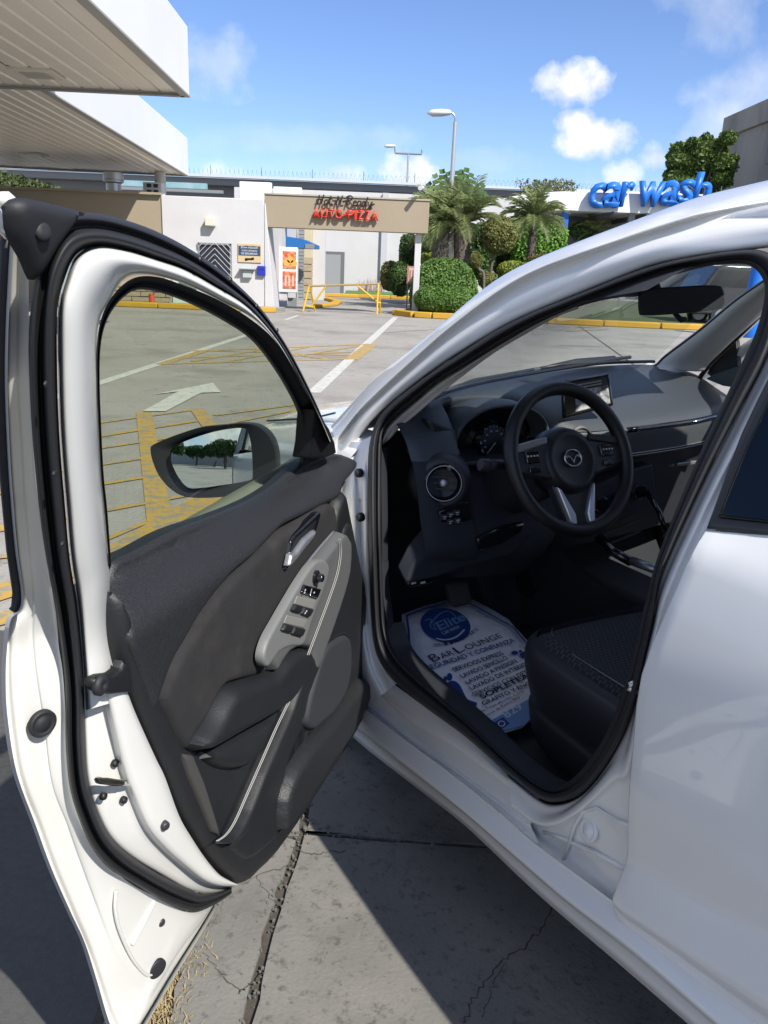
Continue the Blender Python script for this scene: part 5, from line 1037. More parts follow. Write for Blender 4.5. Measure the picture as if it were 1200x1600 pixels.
# barred window
wx0, wx1, wz0, wz1 = X_(311, YW, 400), X_(362, YW, 400), Z_(432, YW, 340), Z_(380, YW, 335)
fr_ = MB(); 
for cx_, cz_, dx_, dz_ in (((wx0+wx1)/2, wz1-.02, wx1-wx0, .05), ((wx0+wx1)/2, wz0, wx1-wx0, .05), (wx0, (wz0+wz1)/2, .05, wz1-wz0), (wx1-.02, (wz0+wz1)/2, .05, wz1-wz0)): fr_.box((cx_, YW-.03, cz_), (dx_, .06, dz_))
win = fr_.build('window_frame', M['grey'], b)
MB().box(((wx0+wx1)/2, YW-.006, (wz0+wz1)/2), (wx1-wx0, .012, wz1-wz0)).build('pane', mat('dark_pane', (.03, .035, .05), .15), win)
gr = MB(); mxx = (wx0+wx1)/2
for k in range(-8, 9):
    for sgn in (-1, 1):
        xa, xb_ = (wx0, mxx) if sgn < 0 else (mxx, wx1); za = wz0+.11*k*1.35
        p = [(xa, za if sgn < 0 else za+(mxx-wx0)), (xb_, za+(mxx-wx0) if sgn < 0 else za)]
        (x0_, z0_), (x1_, z1_) = p
        def clip(z0_, z1_, x0_, x1_):
            out = []
            for t in (0, 1): out.append(t)
            ts = sorted([0, 1] + ([(wz0-z0_)/(z1_-z0_)] if z1_ != z0_ else []) + ([(wz1-z0_)/(z1_-z0_)] if z1_ != z0_ else []))
            ts = [t for t in ts if 0 <= t <= 1 and wz0-.001 <= z0_+(z1_-z0_)*t <= wz1+.001]
            return (min(ts), max(ts)) if len(ts) > 1 and max(ts)-min(ts) > .02 else None
        c_ = clip(z0_, z1_, x0_, x1_)
        if c_: f_ = lambda t: (x0_+(x1_-x0_)*t, YW-.075, z0_+(z1_-z0_)*t); gr.cyl(f_(c_[0]), f_(c_[1]), .007, n=5)
gr.build('grille', mat('grille_white', (.55, .55, .56), .5), win)
# stone facing, a small green framed window and door set below the tan wall
sx0_, sx1_ = -8.2, X_(268, YW, 480); sz1 = Z_(440, YW, 200)
sbase = MB().box(((sx0_+sx1_)/2, YW-.02, sz1/2), (sx1_-sx0_, .04, sz1)).build('stone_backing', mat('mortar', (.33, .29, .22), .95), b)
z = .0; rown = 0; smesh = []
for k in range(4):
    mb_ = MB(); n_ = 9; mb_.add([], []); pr = [(-.5+random.uniform(-.03, .03), -.5), (0, -.5+random.uniform(-.06, .06)), (.5+random.uniform(-.03, .03), -.5), (.5, .5), (0, .5+random.uniform(-.06, .06)), (-.5, .5)]
    mb_.prism([(x, .5, y) for x, y in pr], (0, -1, 0)); smesh.append(mb_.mesh('brick'))
for me in smesh: me.materials.append(M['stone'])
while z < sz1-.05:
    hgt_ = random.uniform(.09, .16); x = sx0_ + random.uniform(0, .2)
    while x < sx1_-.05:
        w_ = min(random.uniform(.25, .6), sx1_-x); d_2 = random.uniform(.03, .075)
        if x > -8.0:
            o = bpy.data.objects.new('stone', random.choice(smesh)); C.objects.link(o); o.location = (x+w_/2, YW-.04-d_2/2, z+hgt_/2); o.scale = (w_-.025, d_2, hgt_-.022); o.parent = sbase
        x += w_
    z += hgt_
gx0, gx1 = X_(271, YW, 470), X_(312, YW, 470)
wf = MB()
wf.box(((gx0+gx1)/2, YW-.03, .78), (gx1-gx0, .06, 1.5)); wfo = wf.build('service_window', mat('pale_green_frame', (.50, .58, .50), .7), b)
MB().box(((gx0+gx1)/2+.06, YW-.065, .66), ((gx1-gx0)*.66, .02, .62)).build('pane', mat('dark_green_pane', (.05, .09, .075), .2), wfo)
# wall box lamp, notice, drop box, blue box
lx, lz = X_(330, YW, 348), Z_(347, YW, 330)
t = thing('wall_lamp', (lx, YW-.12, lz), 'cream box lamp fixed high on the white kiosk wall above the barred window', 'lamp')
MB().box((lx, YW-.11, lz), (.26, .22, .22)).build('lamp_body', mat('cream_plastic', (.62, .58, .47), .5), t, bevel=.02); MB().box((lx, YW-.12, lz-.115), (.2, .16, .012)).build('lamp_lens', M['print'], t)
t = thing('notice_sign', (X_(389, YW, 395), YW, Z_(395, YW, 389)), 'tan and navy security camera notice on the white kiosk wall', 'sign')
nx0, nx1, nz0, nz1 = X_(372, YW, 395), X_(408, YW, 395), Z_(410, YW, 390), Z_(381, YW, 390)
MB().box(((nx0+nx1)/2, YW-.015, (nz0+nz1)/2), (nx1-nx0, .03, nz1-nz0)).build('sign_panel', mat('sign_tan', (.55, .42, .24), .5), t)
MB().box(((nx0+nx1)/2, YW-.032, nz0+.30), (nx1-nx0-.03, .004, .25)).build('sign_band', mat('sign_navy', (.03, .06, .12), .5), t)
for s, zz, m_, hh, k in (('ATENCIÓN', nz1-.09, M['blackl'], .05, .55), ('ZONA VIGILADA', nz0+.365, M['print'], .05, .74), ('CON CÁMARAS', nz0+.285, M['print'], .05, .66), ('DE SEGURIDAD', nz0+.205, M['print'], .05, .7)):
    w_ = (nx1-nx0)*k; text_mesh(s, 'sign_text', m_, t, ((nx0+nx1)/2-w_/2, YW-.036, zz), (1, 0, 0), (0, 0, 1), width=w_, height=hh, depth=0, bold=.02)
MB().box(((nx0+nx1)/2-.02, YW-.033, nz0+.085), (.2, .004, .05)).box(((nx0+nx1)/2+.09, YW-.033, nz0+.10), (.07, .004, .06)).box(((nx0+nx1)/2-.09, YW-.033, nz0+.06), (.07, .004, .04)).build('camera_symbol', M['blackl'], t)
t = thing('deposit_box', (X_(387, YW, 428), YW, Z_(428, YW, 387)), 'small grey deposit box with a green hood under the security notice', 'box')
bx_, bz_ = X_(387, YW, 428), Z_(428, YW, 387)
MB().box((bx_, YW-.06, bz_), (.24, .12, .2)).build('box_body', mat('box_grey', (.40, .45, .45), .5), t, bevel=.01); MB().box((bx_, YW-.1, bz_+.13), (.42, .2, .03)).build('hood', mat('green_grey_hood', (.25, .31, .30), .5), t, bevel=.005)
t = thing('blue_wall_box', (X_(409, YW, 423), YW, Z_(423, YW, 409)), 'bright blue box fixed to the white kiosk wall beside the deposit box', 'box')
bx_, bz_ = X_(409, YW, 423), Z_(423, YW, 409)
MB().box((bx_, YW-.05, bz_), (.22, .1, .25)).build('box_body', mat('cobalt', (.02, .03, .36), .4), t, bevel=.01); MB().box((bx_, YW-.102, bz_+.04), (.14, .004, .03)).build('slot', M['dark'], t)
# beam over the drive with its lettering
bz0, bz1 = Z_(355, YW, 417), Z_(303.5, YW, 413); bx0, bx1 = xr, X_(671, YW, 320)
t = thing('drive_through_beam', ((bx0+bx1)/2, YW+.6, bz0), 'long tan rendered beam spanning the drive through lane on a white post', 'beam')
MB().box(((bx0+bx1)/2, YW+.2, (bz0+bz1)/2), (bx1-bx0, .4, bz1-bz0)).build('beam', M['tan'], t, bevel=.015)
MB().box(((bx0+bx1)/2, YW+.2, bz1+.02), (bx1-bx0+.04, .46, .04)).build('coping', mat('beam_coping', (.36, .33, .27), .8), t)
px0 = X_(650.5, YW, 400); MB().box((px0+.04, YW+.30, bz0/2), (.17, .17, bz0)).build('post', M['wall'], t, bevel=.01)
def hxy(px, py, Y=YW-.01): q = at(px, py, Y); return (q[0], q[2])
sg = thing('pizza_sign', (X_(541, YW, 325), YW-.05, bz0+.4), 'shop sign of black script over red capitals fixed to the tan beam', 'sign')
lx0, lx1 = X_(489, YW, 340), X_(592.5, YW, 332); ly0 = Z_(341.5, YW, 491)
w_list = list('AUTO-PIZZA'); ww = [1.0, .95, .85, 1.02, .5, .9, .42, .85, .85, 1.0]; tot = sum(ww); x = lx0
zb_ = Z_(341, YW, 491)-.005; zt_ = Z_(326, YW, 493)
for ch, w_ in zip(w_list, ww):
    wd = (lx1-lx0)*w_/tot*.93
    if ch == '-': MB().box((x+wd/2, YW-.09, (zb_+zt_)/2), (wd*.85, .09, .05)).build('letter', M['redl'], sg, bevel=.008)
    elif ch == 'I': MB().box((x+wd/2, YW-.09, (zb_+zt_)/2), (.075, .09, zt_-zb_)).build('letter', M['redl'], sg, bevel=.008)
    else: text_mesh(ch, 'letter', M['redl'], sg, (x, YW-.05, zb_), (1, 0, 0), (0, 0, 1), width=wd, height=zt_-zb_, depth=.09, bold=.028)
    x += (lx1-lx0)*w_/tot
SCR = {'H': ([[(.0,.0),(.12,.5),(.2,1.0)], [(.38,.0),(.48,.5),(.60,1.05)], [(.02,.48),(.25,.52),(.55,.55)]], .62),
 'o': ([[(.22,.5),(.05,.3),(.1,.02),(.3,.05),(.36,.3),(.22,.5),(.5,.42)]], .42), 't': ([[(.22,.95),(.08,.2),(.18,.0),(.36,.12)], [(.0,.6),(.38,.64)]], .34), '-': ([[(.0,.40),(.30,.44)]], .34),
 'N': ([[(.0,.0),(.12,.5),(.2,.98)], [(.2,.98),(.36,.0)], [(.36,.0),(.48,.5),(.60,1.05)]], .6), 'R': ([[(.05,.0),(.15,.5),(.25,.98)], [(.0,.85),(.3,1.05),(.56,.9),(.48,.62),(.18,.5)], [(.22,.5),(.4,.25),(.62,.02)]], .62),
 'e': ([[(.06,.26),(.3,.34),(.28,.5),(.1,.42),(.06,.12),(.2,.0),(.42,.14)]], .38), 'a': ([[(.36,.46),(.14,.48),(.04,.2),(.16,.0),(.32,.2),(.38,.48),(.36,.08),(.5,.06)]], .46),
 'd': ([[(.34,.44),(.12,.46),(.04,.18),(.16,.0),(.34,.2),(.52,1.0)], [(.4,.4),(.36,.06),(.5,.06)]], .5), 'y': ([[(.06,.48),(.08,.12),(.22,.06),(.42,.46)], [(.42,.5),(.34,-.1),(.16,-.42),(.06,-.3),(.3,-.02),(.66,.28)]], .5)}
(ax_, az_), (bx2, bz2) = hxy(496, 319), hxy(583, 313.5); adv = sum(SCR[c][1] for c in 'Hot-N-Ready'); k_ = (bx2-ax_)/adv; x = ax_
for ch in 'Hot-N-Ready':
    st, w_ = SCR[ch]; mb_ = MB(); zk = az_+(bz2-az_)*(x-ax_)/(bx2-ax_)*.0
    for s in st: mb_.tube(cr_([(x+u*k_, YW-.09, az_+v*k_*.78) for u, v in s], 5), .019, 6)
    mb_.build('letter', M['blackl'], sg, True); x += w_*k_
cx_, cz_ = X_(657, YW, 296), Z_(296, YW, 657)
t = thing('floodlight', (cx_, YW, cz_), 'small white floodlight poking out near the right end of the tan beam', 'lamp')
MB().cyl((cx_+.05, YW-.02, cz_+.04), (cx_-.02, YW-.42, cz_+.0), .05, .06, n=10).build('lamp_body', M['print'], t, smooth=40); MB().box((cx_+.06, YW-.02, cz_+.04), (.1, .04, .1)).build('bracket', M['grey'], t)
# courtyard behind the beam
YR = 39.0
t = thing('rear_building', (0, YR+3, 0), 'long plain white building behind the drive through with a grey service door', 'building')
zr = Z_(300, YR, 560)
MB().box((-1.0, YR+3, zr/2), (12.6, 6, zr)).build('wall', M['wall'], t)
dx0, dx1, dz1 = X_(500, YR, 420), X_(538, YR, 420), Z_(393, YR, 520)
MB().box(((dx0+dx1)/2, YR-.04, dz1/2), (dx1-dx0, .08, dz1)).build('door_frame', mat('door_frame_grey', (.13, .14, .145), .5), t); MB().box(((dx0+dx1)/2-.04, YR-.09, dz1/2-.06), (dx1-dx0-.26, .03, dz1-.14)).build('door', mat('door_grey', (.27, .285, .295), .5), t)
MB().box((X_(600, YR, 390), YR-.08, zr/2), (.28, .16, zr)).build('shadow_strip', mat('shadow_strip_grey', (.45, .46, .49), .85), t)  # added strip, its grey stands in for a shadow down the white wall
# left service side: wall running back, menu cabinet, awning, shutter, tan pier
t = thing('service_wall', (-3.2, 29, 0), 'white side wall running back along the drive with a roller shutter and a cream pier', 'wall')
MB().box((xr-.21, 29.0, zt*.46), (.5, 11, zt*.92)).build('wall', M['wall'], t)
xa = X_(472, 28.5, 440)
MB().box((xr+.35, 31.5, 1.3), (1.3, .2, 2.6)).build('return_wall', M['wall'], t)
sh_ = MB(); s0, s1 = X_(466.5, 30.5, 430), X_(475, 30.5, 430)
for k in range(22): sh_.prism([(s0, 30.46, .12*k), (s1, 30.46, .12*k), (s1, 30.40, .12*k+.03), (s1, 30.46, .12*k+.115), (s0, 30.46, .12*k+.115), (s0, 30.40, .12*k+.03)], (0, 0, .0)) if False else sh_.box(((s0+s1)/2, 30.44-.02*(k % 2), .12*k+.05), (s1-s0, .06, .10))
sh_.build('roller_shutter', mat('shutter_grey', (.24, .26, .28), .5), t)
q0_, q1_ = X_(475, 31, 400), X_(487, 31, 400)
MB().box(((q0_+q1_)/2, 31.2, 1.75), (q1_-q0_, .4, 3.5)).build('cream_pier', M['cream'], t, bevel=.01)
for k in range(6): MB().box(((q0_+q1_)/2+.02, 31.0-.02, .14+.25*k), (q1_-q0_+.05, .06, .22)).build('stone', M['stone'], t)
MB().box((X_(491, 32, 430), 32.2, 1.4), (.32, .4, 2.8)).build('grey_pier', M['grey'], t)
YM = 26.0
t = thing('menu_board', (X_(447, YM, 440), YM, 0), 'white cabinet with two red menu panels standing on a post by the drive', 'sign')
m0, m1, mz0, mz1 = X_(431, YM, 430), X_(464, YM, 430), Z_(457, YM, 447), Z_(386, YM, 447)
MB().box(((m0+m1)/2, YM+.15, (mz0+mz1)/2), (m1-m0, .3, mz1-mz0)).build('cabinet', mat('cabinet_white', (.66, .66, .66), .5), t, bevel=.02)
M['menu'] = mat('menu_print', (.45, .05, .03), .5, col2=(.62, .30, .14), nscale=9, ncon=.25, ndet=3)
mw = (m1-m0)*.62; mcx = m0+(m1-m0)*.64; mh = (mz1-mz0)*.38
for k in (0, 1):
    cz2 = mz0+(mz1-mz0)*(.28+.44*k); p = MB().box((mcx, YM-.006, cz2), (mw, .012, mh)).build('menu_panel', M['menu'], t)
    for j in range(3): MB().box((mcx-mw*.28+mw*.28*j, YM-.016, cz2-mh*.05), (mw*.16, .006, mh*.62)).build('menu_column', mat('menu_white', (.62, .42, .34), .5), p) if k == 0 else MB().lathe((mcx-mw*.2+mw*.3*j*.9, YM-.012, cz2-mh*.18+mh*.2*(j % 2)), (0, -1, 0), [(mh*.2, 0), (mh*.2, .006), (.01, .006)], 12).build('menu_picture', mat('menu_food', (.66, .36, .08), .5), p)
MB().box((m0+(m1-m0)*.3, YM+.15, mz0/2), (.3, .2, mz0)).build('pedestal', M['wall'], t); MB().box((m0+(m1-m0)*.72, YM+.3, mz0*.3), (.28, .15, mz0*.6)).build('meter_box', M['grey'], t)
YA = 27.5
t = thing('blue_awning', (X_(465, YA, 378), YA, Z_(385, YA, 465)), 'blue sloping awning over the service window of the side wall', 'awning')
a0, a1 = X_(445.5, YA, 378), X_(490, YA, 385); A0 = [(a0, YA, Z_(369, YA, 446)), (a0, YA, Z_(386.5, YA, 446)), (a1, YA, Z_(388, YA, 490)), (a1, YA, Z_(382, YA, 490)), (X_(471, YA, 370), YA, Z_(373, YA, 471))]
MB().prism(A0, (0, 2.2, 0)).build('awning_cover', mat('awning_blue', (.01, .12, .36), .6), t)
MB().box((a1-.12, YA-.02, Z_(385, YA, 487)), (.3, .02, .14)).build('valance', M['grey'], t)
# yellow barrier
YB = 23.6
t = thing('yellow_barrier', (X_(536, YB, 488), YB, 0), 'yellow tubular steel barrier standing across the drive through lane', 'barrier')
M['ybar'] = mat('yellow_steel', (.60, .36, .025), .5, stain=(9, .6, .7, (.30, .17, .05)))
P3 = lambda px, py, dy=0: tuple(np.array(at(px, py, YB))+np.array([0, dy, 0]))
def gz(px, dy=0): q = at(px, 470, YB); return (q[0], YB+dy, .02)
MB().cyl(P3(482, 447), P3(593, 443.5), .028, n=8).build('rail', mat('rail_brown', (.34, .24, .09), .5), t)
for px, top_, s in ((475, 484, -.25), (490.5, 486, .3), (590, 592, -.3), (595, 593, .3)): MB().cyl(P3(top_-1, 447 if px < 520 else 444), gz(px, s), .026, n=8).build('leg', M['ybar'], t)
for a, c in (((510,446),(487,478)), ((557,445),(590,472)), ((478,478),(490,480)), ((590,472),(595,474))): MB().cyl(P3(*a), P3(*c), .024, n=8).build('brace', M['ybar'], t)
# red bollard and red notice
q = at(239, 494, YW-.6); t = thing('red_bollard', (q[0], YW-.6, 0), 'red steel bollard standing at the kerb before the stone facing', 'bollard')
zb2 = Z_(461, YW-.6, 238); MB().cyl((q[0], YW-.6, .0), (q[0]-.02, YW-.6, zb2), .075, n=14).build('post', mat('red_paint', (.50, .07, .035), .5), t, smooth=40); MB().lathe((q[0]-.02, YW-.6, zb2), (0, 0, 1), [(.075, -.002), (.06, .03), (.02, .04)], 14).build('cap', mat('red_cap', (.45, .06, .03), .5), t, True)
# kerbs
def kerb(nm, pts, label, h=.14, w=.3, closed=False, paint='ykerb'):
    t = thing(nm, (pts[0][0], pts[0][1], 0), label, 'kerb')
    for i in range(len(pts)-1):
        a, c = Vector((*pts[i], 0)), Vector((*pts[i+1], 0)); L_ = (c-a).length; n_ = max(1, round(L_/1.3)); d = (c-a)/n_; ang = math.atan2(d.y, d.x)
        for k in range(n_):
            m_ = a+d*(k+.5); MB().box((m_.x, m_.y, h/2), (d.length-.012, w, h), ang).build('kerb_stone', M[paint], t, bevel=.025)
    return t
kz = YW-.75
kerb('yellow_kerb', [(-9, kz), (-3.6, kz), (-3.2, kz+.2)], 'yellow painted kerb in front of the stone faced kiosk wall')
pv = MB().box((-6, YW-.3, .06), (6, .75, .12)).build('pavement', M['conc']); tag(pv, kind='structure')
ik = []
for px, py in ((626,487),(623,490),(640,496),(675,497),(720,496),(900,490),(985,487),(1045,492)): ik.append(G(px, py))
yk = ik[2][1]
isl = [(X_(621, 23, 480)+.0, 23.6), (X_(622, yk, 480), yk+.7), (ik[2][0]+.15, yk+.12), (ik[3][0], yk), (4.2, yk-.25), (7.2, yk-.45), (9.5, yk-.2)]
kerb('island_kerb', isl, 'bright yellow kerb round the planted island under the clipped bush', .16)
isl_top = isl + [(16, yk+1), (16, 42), (2.2, 42), (1.2, 30)]
sheet('island_soil', isl_top, .10, mat('turf', (.05, .085, .025), .95, col2=(.09, .10, .045), nscale=3, bump=1, bscale=50))
kerb('rear_kerb', [(X_(497, 35, 465), 34.8), (X_(560, 35, 460), 35.2), (X_(660, 35, 458), 35.2)], 'yellow kerb before the lawn of the rear white building', .14)
kerb('drive_kerb', [(X_(500, 31, 470), 32.5), (X_(527, 29, 470), 29.5), (X_(522, 28, 470), 27.5), (X_(498, 27, 470), 26.0)], 'worn yellow kerb curving beside the drive through lane', .10)
lw = MB().prism([(X_(540, 36, 460), 35.4, 0), (X_(665, 36, 460), 35.4, 0), (X_(665, 36, 460), 38.9, .0), (X_(535, 36, 460), 38.9, 0)], (0, 0, .16)).build('lawn', mat('lawn_green', (.07, .16, .03), .95, bump=1, bscale=60)); tag(lw, kind='structure')
# canopies
def canopy(nm, cx_, cy_, wid, dep, ang, z0, hf, label, slat, lamps):
    t = thing(nm, (cx_, cy_, 0), label, 'canopy'); ca, sa = math.cos(ang), math.sin(ang)
    def T(v): x, y, z = v; return (cx_+x*ca-y*sa, cy_+x*sa+y*ca, z)   # x to the left is negative, y towards the viewer is negative
    MB().box((-.04, -dep/2, z0+hf/2), (.08, dep, hf), M=T).build('fascia', M['fascia'], t, bevel=.01)
    MB().box((-wid/2, -.04, z0+hf/2), (wid-.17, .08, hf), M=T).build('fascia', M['fascia'], t, bevel=.01); MB().box((-wid/2, -dep+.04, z0+hf/2), (wid-.17, .08, hf), M=T).build('fascia', M['fascia'], t, bevel=.01)
    MB().box((-wid/2, -dep/2, z0+hf-.1), (wid-.18, dep-.18, .1), M=T).build('roof', M['fascia'], t)
    MB().box((-.05, -dep/2, z0-.012), (.13, dep, .024), M=T).build('edge_trim', mat('edge_trim', (.30, .29, .27), .5), t); MB().box((-wid/2, -.05, z0-.012), (wid-.15, .13, .024), M=T).build('edge_trim', mat('edge_trim', (.22, .22, .21), .5), t)
    me = None; n_ = int((wid-.2)/slat); L_ = dep-.2
    for k in range(n_):
        if me is None: me = MB().prism([(-slat/2+.002, -L_/2, 0), (-slat/2+.02, -L_/2, -.025), (slat/2-.045, -L_/2, -.025), (slat/2-.02, -L_/2, 0)], (0, L_, 0)).mesh('soffit_panel'); me.materials.append(M['soffit'])
        o = bpy.data.objects.new('soffit_panel', me); C.objects.link(o); o.location = T((-.13-slat*(k+.5), -dep/2, z0+.05)); o.rotation_euler = (random.uniform(-.0006, .0006), random.uniform(-.006, .006), ang); setpar(o, t)
    for lx_, ly_ in lamps:
        o = MB().box((lx_, ly_, z0+.012), (.62, .62, .03), M=T).build('canopy_light', mat('light_frame', (.58, .55, .48), .5), t, bevel=.01); MB().box((lx_, ly_, z0-.006), (.4, .4, .012), M=T).build('lens', mat('light_lens', (.48, .46, .40), .3), o)
    return t, T
zc = 3.8
c1, T1 = canopy('fuel_canopy', -3.36, 14.25, 9, 9.5, .035, zc, .98, 'white filling station canopy nearest the car at the top left', .30, [(-2.9, -3.0), (-6.2, -3.0), (-2.9, -6.4)])
c2, T2 = canopy('fuel_canopy', -6.75, 28.2, 11, 24.0, .075, zc+.05, 1.12, 'second white filling station canopy behind, resting on a post over the kiosk', .26, [(-3.5, -4.0), (-7, -4)])
MB().cyl(T2((-.75, -.8, 0)), T2((-.75, -.8, zc+.06)), .17, n=16).build('column', M['wall'], c2, smooth=40)
MB().box((-6.2, -5, zc/2), (.45, .45, zc), M=T1).build('column', M['wall'], c1, bevel=.02)
q = un('w', 58, 116, 'z', zc); ca, sa = math.cos(.035), math.sin(.035); dx_, dy_ = q[0]+3.36, q[1]-14.25; lx_, ly_ = dx_*ca+dy_*sa, -dx_*sa+dy_*ca
o = MB().box((lx_, ly_, zc+.012), (.62, .62, .05), M=T1).build('canopy_light', mat('light_frame', (.62, .59, .52), .5), c1, bevel=.01); MB().box((lx_, ly_, zc-.016), (.38, .38, .012), M=T1).build('lens', mat('light_lens', (.42, .40, .35), .3), o)
# roof clutter behind the kiosk
t = thing('air_conditioner', (X_(240, 26, 300), 26, zt), 'white air conditioner unit with a slotted grille on the kiosk roof', 'air conditioner')
ax0 = X_(241, 26, 300); MB().box((ax0, 26, Z_(301, 26, 241)), (.55, .4, .55)).build('housing', M['wall'], t, bevel=.02)
for i in range(3):
    for j in range(2): MB().box((ax0-.09+.2*j, 25.79, Z_(301, 26, 241)-.16+.17*i), (.13, .02, .10)).build('grille_slot', M['dark'], t)
t = thing('roof_fan', (X_(178, 26, 300), 26, zt), 'silver cylindrical extractor fan on the kiosk roof', 'roof fan')
MB().lathe((X_(178, 26, 298), 26, zt-.1), (0, 0, 1), [(.22, 0), (.22, .55), (.29, .58), (.29, .85), (.1, .9)], 18).build('fan_housing', mat('galvanised', (.5, .52, .54), .35, .6), t, 40); MB().lathe((X_(178, 26, 298), 26, zt+.52), (0, 0, 1), [(.31, 0), (.31, .03), (.29, .04)], 18).build('fan_rim', M['silver'], t, 40)
for px, py in ((104, 303), (116, 308)):
    x = X_(px, 26, py); t = thing('vent_pipe', (x, 26, zt), 'cream vent pipe on the kiosk roof, ' + ('the taller left one' if px == 104 else 'the shorter right one'), 'pipe'); MB().cyl((x, 26, zt-.2), (x-.02, 26, Z_(py-2, 26, px)), .05, n=8).build('pipe', M['cream'], t); MB().lathe((x-.02, 26, Z_(py-2, 26, px)), (0, 0, 1), [(.06, 0), (.06, .05), (.02, .06)], 8).build('pipe_cap', M['cream'], t)
for px0_, px1_, py0, py1, nm_ in ((374, 424, 284, 306, 'tall'), (427, 471, 292, 306, 'low')):
    Yp = 27; x0_, x1_ = X_(px0_, Yp, 300), X_(px1_, Yp, 300); o = MB().box(((x0_+x1_)/2, Yp+.1, zt+(Z_(py0, Yp, px0_+20)-zt)/2-.1), (x1_-x0_, .2, Z_(py0, Yp, px0_+20)-zt+.2)).build('parapet_block', mat('stained_render', (.66, .67, .66), .85, stain=(1.5, .5, .7, (.45, .45, .43)), stretch=(6, 1, .6)), None, bevel=.02); tag(o, 'weathered white parapet block, the '+nm_+' one above the kiosk roof', 'parapet')
# long shed behind with razor wire
YS = 52.0
t = thing('long_shed', (-4, YS+5, 0), 'long low grey metal roofed shed behind, topped with coiled wire', 'building')
zs0, zs1 = Z_(304, YS, 300), Z_(289.5, YS, 640)
def slope_z(px): return Z_(296-.012*(px-300), YS, px)
MB().box((4, YS+5, (zs1-.5)/2), (64, 10, zs1-.5)).build('wall', mat('shed_wall', (.17, .175, .185), .7), t)
MB().box((4, YS+4.6, zs1-.3), (64.6, 11, .36)).build('roof_edge', mat('roof_edge_dark', (.19, .20, .21), .6), t); MB().box((4, YS-1.0, zs1-.02), (64.8, .5, .14)).build('roof_sheet', mat('roof_sheet', (.50, .53, .57), .5), t)
coil = []
for k in range(2200): a = k*.62; coil.append((-26+k*.026, YS-.6+.22*math.cos(a), zs1+.24+.20*math.sin(a)))
MB().tube(coil, .006, 3).build('razor_wire', mat('wire', (.12, .13, .14), .5, .6), t)
for k in range(20): MB().cyl((-26+k*3, YS-.6, zs1), (-26+k*3, YS-.6, zs1+.6), .02, n=4).build('wire_post', M['grey'], t)
sgx = X_(225, 48, 293); o = thing('blue_banner', (sgx, 48, 6), 'teal and blue strip of roofing seen under the second canopy', 'roof panel')
MB().box((sgx+.9, 48, Z_(288, 48, 240)), (5.2, .2, .30)).build('panel', mat('teal_sheet', (.10, .28, .30), .5, col2=(.30, .42, .48), nscale=1.2), o); MB().box((sgx+1.2, 47.9, Z_(296, 48, 240)), (6.4, .2, .16)).build('trim', M['grey'], o)
# ------------------------------------------------------------------ car wash on the right
YC = 45.0
t = thing('car_wash_building', (13, YC+5, 0), 'white roofed car wash with blue posts and a deep dark bay', 'building')
fx0, fx1 = X_(775, YC, 320), 27
def czz(py, px): return Z_(py, YC, px)
zf0, zf1 = czz(328, 880), czz(299, 880)
prof_ = [(fx0, czz(333, 778)), (fx0, czz(318, 778)), (X_(800, YC, 310), czz(307, 800)), (X_(835, YC, 305), czz(301, 835)), (X_(880, YC, 300), zf1), (fx1, zf1+.15), (fx1, zf0), (X_(880, YC, 328), zf0), (X_(835, YC, 333), zf0-.12)]
MB().prism([(x, YC, z) for x, z in prof_], (0, .5, 0)).build('fascia', M['fascia'], t)
MB().box(((fx0+fx1)/2+1.5, YC+5.3, zf0+.3), (fx1-fx0-3, 9.6, .3)).build('roof', M['fascia'], t)
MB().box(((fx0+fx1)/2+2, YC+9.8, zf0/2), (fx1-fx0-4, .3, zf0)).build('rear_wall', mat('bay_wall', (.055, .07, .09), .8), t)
for px in (881, 985): x = X_(px, YC, 360); MB().box((x+.1, YC+.5, zf0/2), (.32, .3, zf0)).build('post', M['bluep'] if px == 881 else M['grey'], t, bevel=.02)
for k in range(5): MB().box((X_(930+50*k, YC+4, 330), YC+4, zf0-.1), (.12, 8, .25)).build('roof_joist', mat('joist', (.06, .065, .075), .6), t)
MB().box(((fx0+fx1)/2+2, YC+9.6, 1.2), (fx1-fx0-5, .06, .3)).build('wall_band', M['bluep'], t)
cs = thing('car_wash_sign', (16, YC-.3, zf0+.6), 'big blue rounded italic letters standing on the car wash roof edge', 'sign')
for wd, xa, xb_, ya1, yb1, hx in (('car', 919, 988, 325, 284, None), ('wash', 995, 1108, 322, 268, None)):
    for i, ch in enumerate(wd):
        pos = {'car': [(919, 945, 325.5, 284.5), (939, 969, 325, 283.5), (966, 988.5, 323.5, 283)], 'wash': [(996, 1037, 323.5, 283), (1031, 1059, 322.5, 281), (1056, 1082, 319.5, 279.5), (1079, 1108.5, 317.5, 268.5)]}[wd][i]
        x0_, x1_, y0_, y1_ = pos; xm = (x0_+x1_)/2; X0, X1, Z0, Z1 = X_(x0_, YC-.4, y0_), X_(x1_, YC-.4, y0_), Z_(y0_, YC-.4, xm), Z_(y1_, YC-.4, xm)
        me_o = text_mesh(ch, 'letter', M['bluel'], cs, (X0, YC-.15, Z0), (1, 0, 0), (0, 0, 1), width=X1-X0, height=Z1-Z0, depth=.35, bold=.022, shear=.15)
